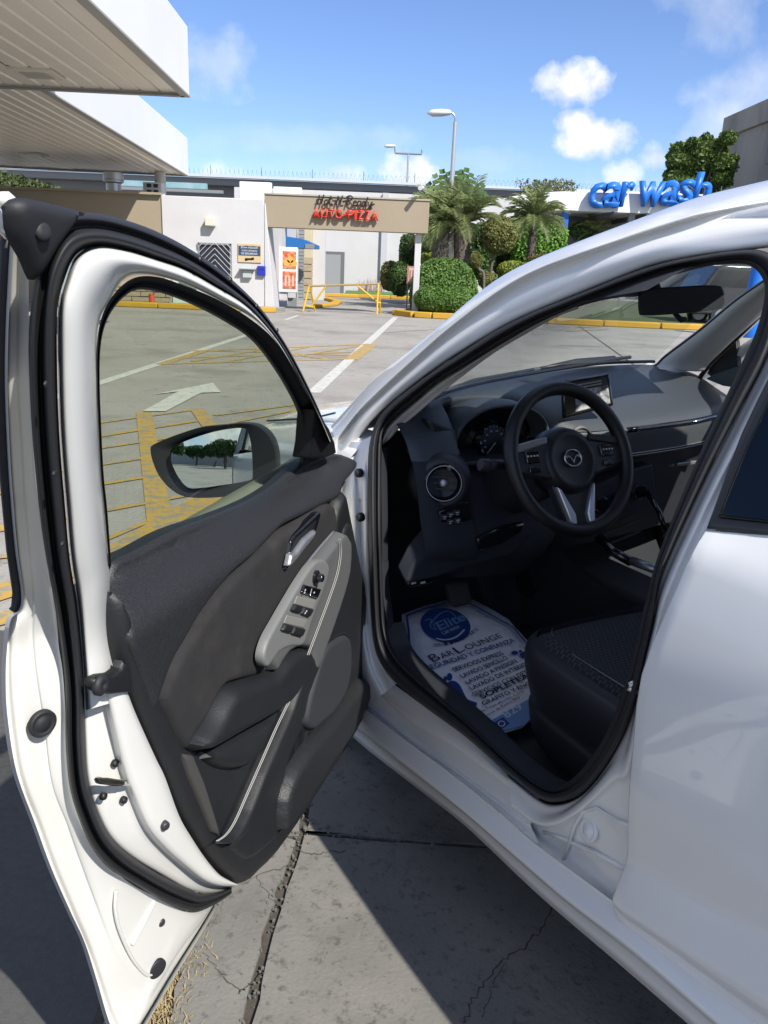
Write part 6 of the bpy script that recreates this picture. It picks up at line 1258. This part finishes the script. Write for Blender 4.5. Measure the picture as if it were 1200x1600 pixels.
# concrete block building far right
YK = 70.0
t = thing('concrete_building', (42, YK+8, 0), 'raw grey concrete building rising behind the tree at the far right', 'building')
kx0 = X_(1131, YK, 230)
M['rawc'] = mat('raw_concrete', (.30, .275, .235), .95, col2=(.38, .35, .30), nscale=.5, bump=.4, bscale=12, stain=(.35, .5, .72, (.21, .195, .17)), stretch=(1, 1, .35))
zk1, zk0 = Z_(184, YK, 1136), Z_(217, YK, 1136)
MB().box((kx0+8, YK-10, zk0/2), (16, 20, zk0)).build('wall', M['rawc'], t); MB().box((kx0+8, YK-10, (zk0+zk1)/2+.02), (16.5, 20.5, zk1-zk0)).build('parapet', M['rawc'], t, bevel=.05)
q = un('w', 1201, 232, 'x', kx0-.02); MB().box((kx0-.0, q[1]-.6, q[2]), (.12, 1.5, 2.0)).build('window', mat('dark_opening', (.03, .03, .035), .4), t)
# street lamps
def lamp(nm, px, ytop, Y, label, double=False):
    x = X_(px, Y, 290); zt2 = Z_(ytop, Y, px); t = thing(nm, (x, Y, 0), label, 'street lamp', 'street lamps')
    MB().cyl((x, Y, 0), (x, Y, zt2), .10, .06, n=12).build('pole', mat('pole_grey', (.42, .44, .46), .4, .5), t, smooth=40); MB().lathe((x, Y, 0), (0, 0, 1), [(.2, 0), (.2, .04), (.13, .08), (.11, .3)], 12).build('pole_base', M['grey'], t)
    def head(hx, hz, dx):
        hd = MB().lathe((hx, Y, hz), (dx, 0, -.10), [(.03, 0), (.10, .05), (.15, .3), (.14, .62), (.03, .78)], 14)
        hd.v = [(a, Y+(b_-Y)*1.2, hz+(c_-hz)*.75) for a, b_, c_ in hd.v]; return hd.build('lamp_head', mat('lamp_head_white', (.60, .62, .64), .4), t, True)
    return t, x, zt2, head
t, x, z2, head = lamp('street_lamp', 705.5, 190, 28.6, 'single armed street lamp rising behind the palm')
MB().tube(cr_([(x, 28.6, z2-.02), (x-.02, 28.6, z2+.14), (x-.12, 28.6, z2+.25), (x-.28, 28.6, z2+.27)], 5), .035, 8).build('arm', M['silver'], t, True); head(x-.14, z2+.27, -1)
t, x, z2, head = lamp('street_lamp', 636, 240, 60, 'distant street lamp with a cross bar and one head above the tan beam')
MB().cyl((x-.9, 60, z2), (x+.9, 60, z2), .07, n=8).build('cross_bar', M['grey'], t); MB().cyl((x-.9, 60, z2), (x-.95, 60, z2+.45), .05, n=8).build('arm', M['grey'], t); MB().cyl((x+.9, 60, z2), (x+.9, 60, z2+.28), .05, n=8).build('arm', M['grey'], t)
h_ = head(x-.9, z2+.45, -1); h_.scale = (1.0, 1, 1)
# ------------------------------------------------------------------ planting
def leafmat(nm, c1, c2, sc=6, sss=.0):
    m = mat(nm, c1, .55, col2=c2, nscale=sc, ncon=.55, spec=.35); nt = m.node_tree; p = nt.nodes['Principled BSDF']; o = nt.nodes['Material Output']
    tr = nt.nodes.new('ShaderNodeBsdfTranslucent'); mx_ = nt.nodes.new('ShaderNodeMixShader'); mx_.inputs[0].default_value = .22; src = p.inputs['Base Color'].links[0].from_socket
    nt.links.new(src, tr.inputs[0]); nt.links.new(p.outputs[0], mx_.inputs[1]); nt.links.new(tr.outputs[0], mx_.inputs[2]); nt.links.new(mx_.outputs[0], o.inputs['Surface']); return m
M['leaf'] = leafmat('clipped_leaf', (.085, .17, .035), (.13, .23, .05), 2.5)
M['leafy'] = leafmat('yellow_green_leaf', (.20, .26, .035), (.25, .30, .05), 2)
M['leafo'] = leafmat('olive_leaf', (.15, .17, .045), (.21, .21, .07), 3)
M['leafd'] = leafmat('dark_leaf', (.05, .105, .03), (.085, .15, .042), 1.5)
M['leafb'] = leafmat('bright_hedge_leaf', (.11, .25, .03), (.17, .33, .05), 2)
M['palm'] = leafmat('palm_leaf', (.17, .22, .085), (.25, .29, .12), 1.5)
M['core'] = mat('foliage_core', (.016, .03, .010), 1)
M['bark'] = mat('bark', (.10, .085, .07), .95, col2=(.15, .13, .11), nscale=10, bump=1, bscale=30)
def leaves(mb, P, N, s, tilt=.8, asp=1.7):
    """many small pointed leaves at points P facing roughly along N"""
    n = len(P); r = rng.normal(size=(n, 3))*tilt; d = N + r; d /= np.linalg.norm(d, axis=1)[:, None]
    a = rng.normal(size=(n, 3)); u = a - d*(a*d).sum(1)[:, None]; u /= np.linalg.norm(u, axis=1)[:, None]; v = np.cross(d, u)
    s = s*rng.uniform(.6, 1.3, n)[:, None]; b = len(mb.v)
    V = np.stack([P-u*s*asp*.5, P+v*s*.5+d*s*.12, P+u*s*asp*.5, P-v*s*.5+d*s*.12], 1).reshape(-1, 3)
    mb.v += [tuple(x) for x in V.tolist()]; mb.f += [(b+4*i, b+4*i+1, b+4*i+2, b+4*i+3) for i in range(n)]
def blob(mb, c, r, n, s, fill=.86, lump=.08, zmin=None, square=2.0, tilt=.8):
    D = rng.normal(size=(n, 3)); D /= np.linalg.norm(D, axis=1)[:, None]
    if square > 2: k = (np.abs(D)**square).sum(1)**(1/square); S_ = D/k[:, None]
    else: S_ = D
    ph = rng.uniform(0, 6, 3); w = 1+lump*(np.sin(S_[:, 0]*5+ph[0])+np.sin(S_[:, 1]*6+ph[1])+np.sin(S_[:, 2]*5.5+ph[2]))/1.7
    rr = w*rng.uniform(fill, 1.03, n); P = np.array(c)+S_*np.array(r)*rr[:, None]; N = S_/np.array(r); N /= np.linalg.norm(N, axis=1)[:, None]
    if zmin is not None: k = P[:, 2] > zmin; P, N = P[k], N[k]
    leaves(mb, P, N, s, tilt)
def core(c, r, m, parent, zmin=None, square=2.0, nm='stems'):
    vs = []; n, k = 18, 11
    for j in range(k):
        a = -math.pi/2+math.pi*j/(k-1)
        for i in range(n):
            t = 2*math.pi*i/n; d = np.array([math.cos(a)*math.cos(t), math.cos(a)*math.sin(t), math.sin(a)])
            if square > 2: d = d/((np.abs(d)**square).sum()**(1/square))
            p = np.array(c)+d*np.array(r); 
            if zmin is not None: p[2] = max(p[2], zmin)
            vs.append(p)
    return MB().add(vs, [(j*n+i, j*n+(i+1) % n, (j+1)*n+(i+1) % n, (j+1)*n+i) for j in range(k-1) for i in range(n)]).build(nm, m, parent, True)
def bush(nm, c, r, n, s, m, label, cat='bush', zmin=.08, square=2.0, parts=None, group=None, lump=.06):
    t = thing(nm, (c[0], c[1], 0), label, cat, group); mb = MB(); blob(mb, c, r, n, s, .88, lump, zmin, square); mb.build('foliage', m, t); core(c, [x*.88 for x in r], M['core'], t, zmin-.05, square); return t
Yb = G(660, 497)[1]+1.05
bc = (X_(694, Yb, 440), Yb, 0)
def hz_(py, px, Y): return Z_(py, Y, px)
# the round clipped bush and the clipped step in front of it
rt = hz_(404, 694, Yb)
t = thing('round_bush', (bc[0], Yb, 0), 'large round clipped green bush with a clipped step on the yellow kerbed island', 'bush')
rx = (X_(747, Yb, 440)-X_(642, Yb, 440))/2
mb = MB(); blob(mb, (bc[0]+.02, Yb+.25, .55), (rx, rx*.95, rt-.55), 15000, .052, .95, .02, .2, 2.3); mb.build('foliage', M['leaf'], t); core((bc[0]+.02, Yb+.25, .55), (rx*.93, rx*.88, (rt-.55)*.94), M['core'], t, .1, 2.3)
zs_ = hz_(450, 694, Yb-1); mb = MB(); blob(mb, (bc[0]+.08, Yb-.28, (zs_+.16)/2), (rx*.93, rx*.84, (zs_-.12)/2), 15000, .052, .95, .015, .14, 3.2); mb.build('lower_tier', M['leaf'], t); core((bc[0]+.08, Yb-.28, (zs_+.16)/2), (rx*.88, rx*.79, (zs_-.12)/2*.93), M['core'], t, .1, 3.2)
def box_from(px0, px1, py0, py1, Y, dep): 
    x0_, x1_ = X_(px0, Y, py1), X_(px1, Y, py1); z1_ = Z_(py0, Y, (px0+px1)/2); z0_ = max(.1, Z_(py1, Y, (px0+px1)/2)); return ((x0_+x1_)/2, Y, (z0_+z1_)/2), ((x1_-x0_)/2, dep, (z1_-z0_)/2)
def bushpx(nm, b4, Y, dep, n, s, m, label, cat='bush', square=2.0, zmin=.08, lump=.06):
    c, r = box_from(*b4, Y, dep); return bush(nm, c, r, n, s, m, label, cat, zmin, square, lump=lump)
bushpx('clipped_bush', (594, 622, 408, 455), 33, .5, 2600, .06, M['leafo'], 'olive rounded bush on the lawn, left of the dark one')
bushpx('clipped_bush', (608, 641, 408, 462), 31.5, .55, 3000, .06, M['leafd'], 'dark rounded bush at the lawn edge left of the white post')
bushpx('column_hedge', (624, 650, 368, 420), 32.5, .5, 3000, .06, M['leafd'], 'tall dark clipped column of hedge behind the white post', 'hedge', 5)
bushpx('low_hedge', (658, 686, 396, 415), 30, .6, 1800, .06, M['leafy'], 'low yellow green hedge behind the round bush', 'hedge', 4)
bushpx('clipped_bush', (746, 775, 424, 450), 25, .32, 1800, .05, M['leafo'], 'small square clipped bush just right of the round bush')
bushpx('low_hedge', (778, 826, 409, 442), 27, .8, 3600, .05, M['leafy'], 'low yellow topped hedge at the foot of the tall bright hedge', 'hedge', 5)
bushpx('tall_hedge', (800, 878, 352, 420), 33, .8, 9000, .07, M['leafb'], 'tall bright green clipped hedge beside the blue post', 'hedge', 7, lump=.02)
bushpx('dark_shrub', (715, 770, 352, 435), 34, 1.2, 5000, .09, M['leafd'], 'dark shrub mass behind the topiary trees', 'shrub', 3, lump=.12)
bushpx('dark_shrub', (765, 812, 360, 425), 35, 1.2, 4000, .09, M['leafd'], 'dark shrub left of the tall bright hedge', 'shrub', 3, lump=.12)
bushpx('dark_shrub', (655, 722, 345, 410), 31.5, .9, 4500, .09, M['leafd'], 'dark shrub filling the gap behind the palm trunks', 'shrub', 3, lump=.12)
bushpx('red_flowers', (824, 870, 397, 416), 26, .5, 1600, .05, leafmat('russet_leaf', (.16, .07, .03), (.10, .12, .03), 5), 'low russet flowering plants in front of the tall bright hedge', 'plants', lump=.15)
def topiary(label, cpx, Y, crown, trunk):
    c, r = box_from(*crown, Y, 1); r = (r[0], r[0]*.95, r[2]); t = thing('topiary_tree', (X_(trunk[-1][0], Y, trunk[-1][1]), Y, .1), label, 'topiary tree')
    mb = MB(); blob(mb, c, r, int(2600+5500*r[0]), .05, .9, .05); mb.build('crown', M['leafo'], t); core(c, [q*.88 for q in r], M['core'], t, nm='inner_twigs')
    pts = [tuple(at(px, py, Y)) for px, py in trunk]; pts[-1] = (pts[-1][0], Y, .08); MB().tube(cr_(pts, 4), .045, 7).build('trunk', M['bark'], t, True)
topiary('big ball headed topiary tree between the palms', 775, 26.5, (750, 804, 337, 397), [(773,390),(770,405),(767,425),(766,445)])
topiary('small crooked topiary with a little ball right of the round bush', 742, 24.5, (733, 752, 394, 419), [(743,415),(750,422),(756,432),(757,450)])
# feathery palms
def palm(label, px, Y, base_z, crown_py, n, L_, trunk_r, spread=1.0, nm='palm_tree', trunks=1, shag=True):
    x = X_(px, Y, 380); zc_ = Z_(crown_py, Y, px); t = thing(nm, (x, Y, .1), label, 'palm tree')
    offs = [0] if trunks == 1 else np.linspace(-.42, .42, trunks)
    for k, ox in enumerate(offs):
        mb = MB(); pts = [(x+ox*1.0, Y+.1*k, .08), (x+ox*.9, Y+.1*k, zc_*.5), (x+ox*.75, Y+.1*k, zc_-.1)]
        mb.tube(cr_(pts, 6), [trunk_r*(1.0 if i < 5 else 1.25) for i in range(13)], 10)
        if shag:
            for i in range(170):
                a = random.random()*6.28; zz = random.uniform(zc_*.45, zc_-.05); r = trunk_r*1.1; h = Vector((math.cos(a), math.sin(a), 0)); p = Vector((x+ox*.85, Y+.1*k, zz))+h*r; w = Vector((-h.y, h.x, 0))*.03
                mb.add([p-w, p+w, p+h*random.uniform(.06, .16)+Vector((0, 0, random.uniform(.05, .16)))], [(0, 1, 2)])
        mb.build('trunk', M['bark'], t)
    for k in range(n):
        a = k*2.399+random.uniform(-.2, .2); el = random.uniform(-.15, 1.25) if k > n*.25 else random.uniform(.9, 1.45); l = L_*random.uniform(.75, 1.05); ox = random.choice(list(offs))*.75
        h = Vector((math.cos(a)*spread, math.sin(a), 0)); p = Vector((x+ox, Y, zc_)); d = (h*math.cos(el)+Vector((0, 0, 1))*math.sin(el)).normalized(); mb = MB(); pts = [p.copy()]
        for s in range(9): p = p+d*l/9; d = (d+Vector((0, 0, -.13-.05*s*.4))).normalized(); pts.append(p.copy())
        mb.tube(pts, [.018-.0016*i for i in range(10)], 4)
        for s in range(1, 10):
            for j in range(4):
                q = pts[s-1].lerp(pts[s], j/4); tt = (pts[s]-pts[s-1]).normalized(); sd = tt.cross(Vector((0, 0, 1)))
                if sd.length < .05: sd = Vector((1, 0, 0))
                sd.normalize(); up_ = sd.cross(tt)
                ll = l*.30*math.sin(math.pi*min(1, (s+j/4)/10*.82+.14))
                for sg2 in (-1, 1):
                    e = (sd*sg2*.8+tt*.75+up_*random.uniform(.0, .45)-Vector((0, 0, .18))).normalized(); w = tt*.008
                    mb.add([q-w, q+w, q+e*ll*.6+w*.8+Vector((0, 0, -.0)), q+e*ll-Vector((0, 0, ll*.14))], [(0, 1, 2), (0, 2, 3)])
        mb.build('frond', M['palm'], t)
    return t
palm('twin trunked feathery palm with shaggy trunks behind the round bush', 705, 27, 0, 350, 66, 1.85, .20, 1.0, trunks=2)
palm('slender feathery palm in front of the tall bright hedge', 831, 27.5, 0, 343, 40, 1.45, .10)
# traveller palm: paddle leaves in a flat fan
Yt = 30; tx = X_(709, Yt, 330); tz = Z_(345, Yt, 709)
t = thing('fan_palm', (tx, Yt, .1), 'tall fan palm of big paddle leaves behind the twin trunked palm', 'palm tree')
MB().cyl((tx, Yt, .08), (tx, Yt, tz), .2, .16, n=10).build('trunk', M['bark'], t)
for px, py, fold in ((668,283,.1),(678,270,.1),(690,262,.1),(672,292,.2),(700,266,.1),(722,262,.1),(730,259,.1),(738,268,.1),(746,282,.15),(757,285,.2),(716,264,.1),(664,300,.2),(762,300,.2),(683,300,.1),(735,300,.1),(712,290,0)):
    tip = Vector(at(px, py, Yt)); o_ = Vector((tx, Yt, tz)); ax = (tip-o_); l = ax.length; ax.normalize(); sd = Vector((0, 1, 0)).cross(ax).normalized(); mb = MB(); wob = random.uniform(-.25, .25); nrm = Vector((wob, 1, 0)).normalized(); sd = nrm.cross(ax).normalized()
    mb.cyl(o_, o_+ax*l*.5, .03, .02, n=5)
    for sg2 in (-1, 1):
        for s in range(6):
            a0_, a1_ = .36+.105*s, .36+.105*(s+.80); w = .20*math.sin(math.pi*(.1+.9*(s+.6)/6.4))**.6; q0 = o_+ax*l*a0_; q1 = o_+ax*l*a1_; out = (sd*sg2+ax*.35).normalized()*w; dr_ = nrm*random.uniform(-.07, .07)-Vector((0, 0, random.uniform(0, .06)))
            mb.add([q0, q1, q1+out*.96+dr_, q0+out+dr_], [(0, 1, 2, 3)])
    mb.build('leaf', leafmat('paddle_leaf', (.07, .14, .04), (.13, .20, .07), 1) if px == 668 else bpy.data.materials['paddle_leaf'], t)
# trees
def tree(nm, x, Y, z0, crowns, n, s, m, label, trunk_r=.3, cat='tree'):
    t = thing(nm, (x, Y, 0), label, cat); zmn = min(c[2]-r[2]*.5 for c, r in crowns); mb = MB()
    mb.tube(cr_([(x, Y, 0), (x+.1, Y, zmn*.6), (x, Y, zmn+.4)], 4), [trunk_r*(1-.05*i) for i in range(9)], 8)
    for c, r in crowns: mb.tube(cr_([(x, Y, zmn*.8), ((x+c[0])/2, (Y+c[1])/2, (zmn+c[2])/2-.2), tuple(c)], 4), [trunk_r*.4*(1-.09*i) for i in range(9)], 6)
    mb.build('trunk', M['bark'], t); mb = MB(); tot = sum(r[0]*r[2] for c, r in crowns)
    for c, r in crowns: blob(mb, c, r, int(n*r[0]*r[2]/tot), s, .55, .16, None, 2.0, 1.1)
    mb.build('crown', m, t); return t
Yv = 60
def cpx(px, py, Y, rx_, rz_, dy=0): return ((X_(px, Y, py), Y+dy, Z_(py, Y, px)), (rx_, rx_, rz_))
random.seed(11)
mg_c = []
for px, py, r in ((1095,225,28),(1120,215,24),(1068,222,28),(1105,240,30),(1050,245,24),(1080,250,30),(1125,250,26),(1040,268,20),(1065,275,26),(1095,275,26),(1120,282,22),(1030,282,14),(1052,292,18),(1085,295,24),(1110,300,22),(1128,200,18),(1048,228,12),(1112,193,14),(1080,205,14)):
    px, py, r = 1090+(px-1085)*.86, 250+(py-250)*.78, r*.72
    mg_c.append(cpx(px, py+8, Yv, r*Yv/F*.95, r*Yv/F*.72, random.uniform(-1.2, 1.2)))
tree('mango_tree', X_(1090, Yv, 300), Yv, 0, mg_c, 21000, .19, leafmat('mango_leaf', (.05, .10, .02), (.13, .19, .045), .45), 'dense dark green tree beside the raw concrete building')
tree('yard_tree', X_(25, 34, 300), 34, 0, [cpx(5,300,34,1.2,.75), cpx(42,302,34,1.0,.6), cpx(68,305,34,.8,.5), cpx(82,308,34,.5,.4)], 5000, .11, leafmat('yard_leaf', (.045, .075, .02), (.10, .12, .045), .8), 'green tree under the second canopy at the far left')
tree('roadside_tree', X_(868, 50, 290), 50, 0, [cpx(850,292,50,1.6,.45), cpx(872,292,50,1.4,.4)], 700, .12, leafmat('thin_leaf', (.10, .12, .05), (.16, .16, .07), 1), 'thin wispy tree top above the car wash roof', .12)
bushpx('bay_shrub', (890, 935, 345, 378), 50, 1.2, 2200, .12, M['leafd'], 'dark shrub seen through the car wash bay', 'shrub', lump=.15)
palm('small palm seen through the car wash bay', 928, 49, 0, 362, 16, 1.5, .1, nm='bay_palm', shag=False)
# grasses by the rear wall
grass('tall_grass', [(X_(random.uniform(560, 600), 38.4, 440), 38.4+random.uniform(-.3, .3), random.uniform(.3, .95)) for _ in range(160)], .8, mat('seed_grass', (.35, .22, .18), .9), .010, .5)
rs = thing('red_notice', (X_(643, 24.5, 430), 24.5, 0), 'small pink bordered notice board on posts left of the round bush', 'sign')
r0, r1, rz0, rz1 = X_(636, 24.5, 430), X_(657, 24.5, 430), Z_(444, 24.5, 646), Z_(416, 24.5, 646)
MB().box(((r0+r1)/2, 24.5, (rz0+rz1)/2), (r1-r0, .04, rz1-rz0)).build('board', mat('notice_red', (.42, .17, .15), .6), rs); MB().box(((r0+r1)/2, 24.47, (rz0+rz1)/2), (r1-r0-.08, .02, rz1-rz0-.10)).build('face', mat('notice_face', (.52, .38, .34), .6), rs)
for k in range(3): MB().box((r0+.09+.08*k, 24.455, (rz0+rz1)/2), (.03, .008, (rz1-rz0)*.55)).build('notice_print', mat('notice_print', (.33, .12, .11), .6), rs)
for x in (r0+.03, r1-.03): MB().box((x, 24.54, rz0/2), (.04, .04, rz0)).build('post', M['grey'], rs)
# dark van and blue pillar seen through the windscreen under the car wash
Yp = 33
def simple_car(nm, x, Y, ang, col, label, L_=4.2, hgt=1.75, van=True):
    t = thing(nm, (x, Y, 0), label, 'van' if van else 'car'); ca, sa = math.cos(ang), math.sin(ang); T = lambda v: (x+v[0]*ca-v[1]*sa, Y+v[0]*sa+v[1]*ca, v[2])
    pm_ = mat(nm+'_paint', col, .25, coat=1); hl = L_/2
    pr = [(-hl, .35), (-hl, .9), (-hl+.1, 1.05), (-hl+.5, hgt-.06), (-hl+.8, hgt), (hl-1.7, hgt), (hl-1.0, 1.08), (hl-.15, .88), (hl, .7), (hl, .35)]
    MB().prism([T((a, -.82, z)) for a, z in pr], Vector(T((0, 1.64, 0)))-Vector(T((0, 0, 0)))).build('body', pm_, t, bevel=.06)
    wp_ = [(-hl+.55, hgt-.16), (hl-1.75, hgt-.14), (hl-1.25, 1.12), (-hl+.30, 1.12)]
    for sy in (-.825, .815): MB().prism([T((a, sy, z)) for a, z in wp_], Vector(T((0, .012, 0)))-Vector(T((0, 0, 0)))).build('side_window', M['gloss'], t)
    for a in (-.2,): MB().box((a, 0, 1.4), (.06, 1.68, .56), M=T).build('window_post', pm_, t)
    MB().prism([T((hl-1.66, -.70, hgt-.05)), T((hl-1.66, .70, hgt-.05)), T((hl-1.0, .74, 1.12)), T((hl-1.0, -.74, 1.12))], Vector(T((.03, 0, .02)))-Vector(T((0, 0, 0)))).build('windscreen', M['gloss'], t)
    for wx in (-hl+.8, hl-.85):
        for wy in (-.84, .66):
            w_ = MB().lathe(T((wx, wy, .32)), Vector(T((0, 1, 0)))-Vector(T((0, 0, 0))), [(.2, 0), (.30, .01), (.32, .04), (.32, .14), (.30, .18), (.2, .18)], 22).build('wheel', M['rubber'], t, 40); MB().lathe(T((wx, wy-.004, .32)), Vector(T((0, 1, 0)))-Vector(T((0, 0, 0))), [(.2, .0), (.2, .188), (.05, .188)], 18).build('rim', M['silver'], w_, 40)
    for sy in (-.62, .62): MB().box((hl-.02, sy, .76), (.06, .3, .14), M=T).build('headlight', M['print'], t, bevel=.02)
    return t
vx = X_(1140, 22, 430)
simple_car('parked_van', vx+2.0, 25, math.radians(4), (.02, .022, .025), 'dark van parked beyond the island, seen through the windscreen')
bpx = X_(1186, 20.5, 430); t = thing('blue_barrel', (bpx, 20.5, 0), 'bright blue barrel seen through the top corner of the windscreen', 'barrel')
zz = Z_(412, 20.5, 1186); MB().lathe((bpx, 20.5, 0), (0, 0, 1), [(.20, 0), (.22, .05), (.23, zz*.3), (.22, zz*.32), (.24, zz*.65), (.22, zz*.67), (.20, zz-.02), (.15, zz)], 20).build('drum', M['bluel'], t, 40); MB().lathe((bpx, 20.5, zz-.02), (0, 0, 1), [(.21, 0), (.21, .03), (.15, .03)], 20).build('lid', M['bluel'], t, 40)
# fuel pump seen past the left edge of the door
px_ = X_(-12, 13, 480); t = thing('fuel_pump', (px_, 13, 0), 'dark fuel pump with an orange panel at the left edge behind the door', 'fuel pump')
MB().box((px_, 13, .92), (.75, .5, 1.5)).build('cabinet', mat('pump_dark', (.05, .035, .035), .4), t, bevel=.03); MB().box((px_, 12.74, .55), (.78, .03, .5)).build('orange_panel', mat('pump_orange', (.62, .10, .015), .4), t, bevel=.01); MB().box((px_, 12.74, 1.45), (.78, .03, .3)).build('red_header', mat('pump_red', (.30, .015, .02), .4), t, bevel=.01); MB().box((px_, 12.74, 1.12), (.5, .02, .22)).build('display', M['gloss'], t); MB().box((px_, 13, .08), (1.0, .8, .16)).build('plinth', M['conc'], t)
# ------------------------------------------------------------------ behind the viewer, seen in the mirrors and paint
t = thing('street_wall_building', (-4, -35, 0), 'low white building with a dark strip window behind the viewer, seen in the side mirror', 'building')
MB().box((-8, -38, 1.6), (90, 6, 3.2)).build('wall', M['wall'], t); 
for k in range(7): MB().box((-34+8*k, -34.98, 2.1), (2.6, .06, .8)).build('window', mat('mirror_window', (.04, .045, .05), .2), t)
for i, (x, Y, s_, lab) in enumerate(((-2.9, -24, .85, 'bushy street tree behind the viewer, seen in the side mirror'), (-5.2, -30, .8, 'smaller street tree behind the viewer, seen in the mirror'), (7, -20, 1.1, 'broad street tree behind the car'), (-8.2, -31, .75, 'low street tree next to the far dark window, seen in the mirror'), (-11.5, -29, .9, 'street tree at the outer edge of the mirror view'), (-.6, -30, .8, 'street tree half hidden by the car in the mirror view'))):
    tree('street_tree', x, Y, 0, [((x, Y, 3.2*s_), (1.7*s_, 1.7*s_, 1.1*s_)), ((x+1.1*s_, Y+.3, 2.8*s_), (1.2*s_,)*3), ((x-1.1*s_, Y, 2.9*s_), (1.2*s_,)*3)], 3800, .20, M['leafd'], lab, .18)
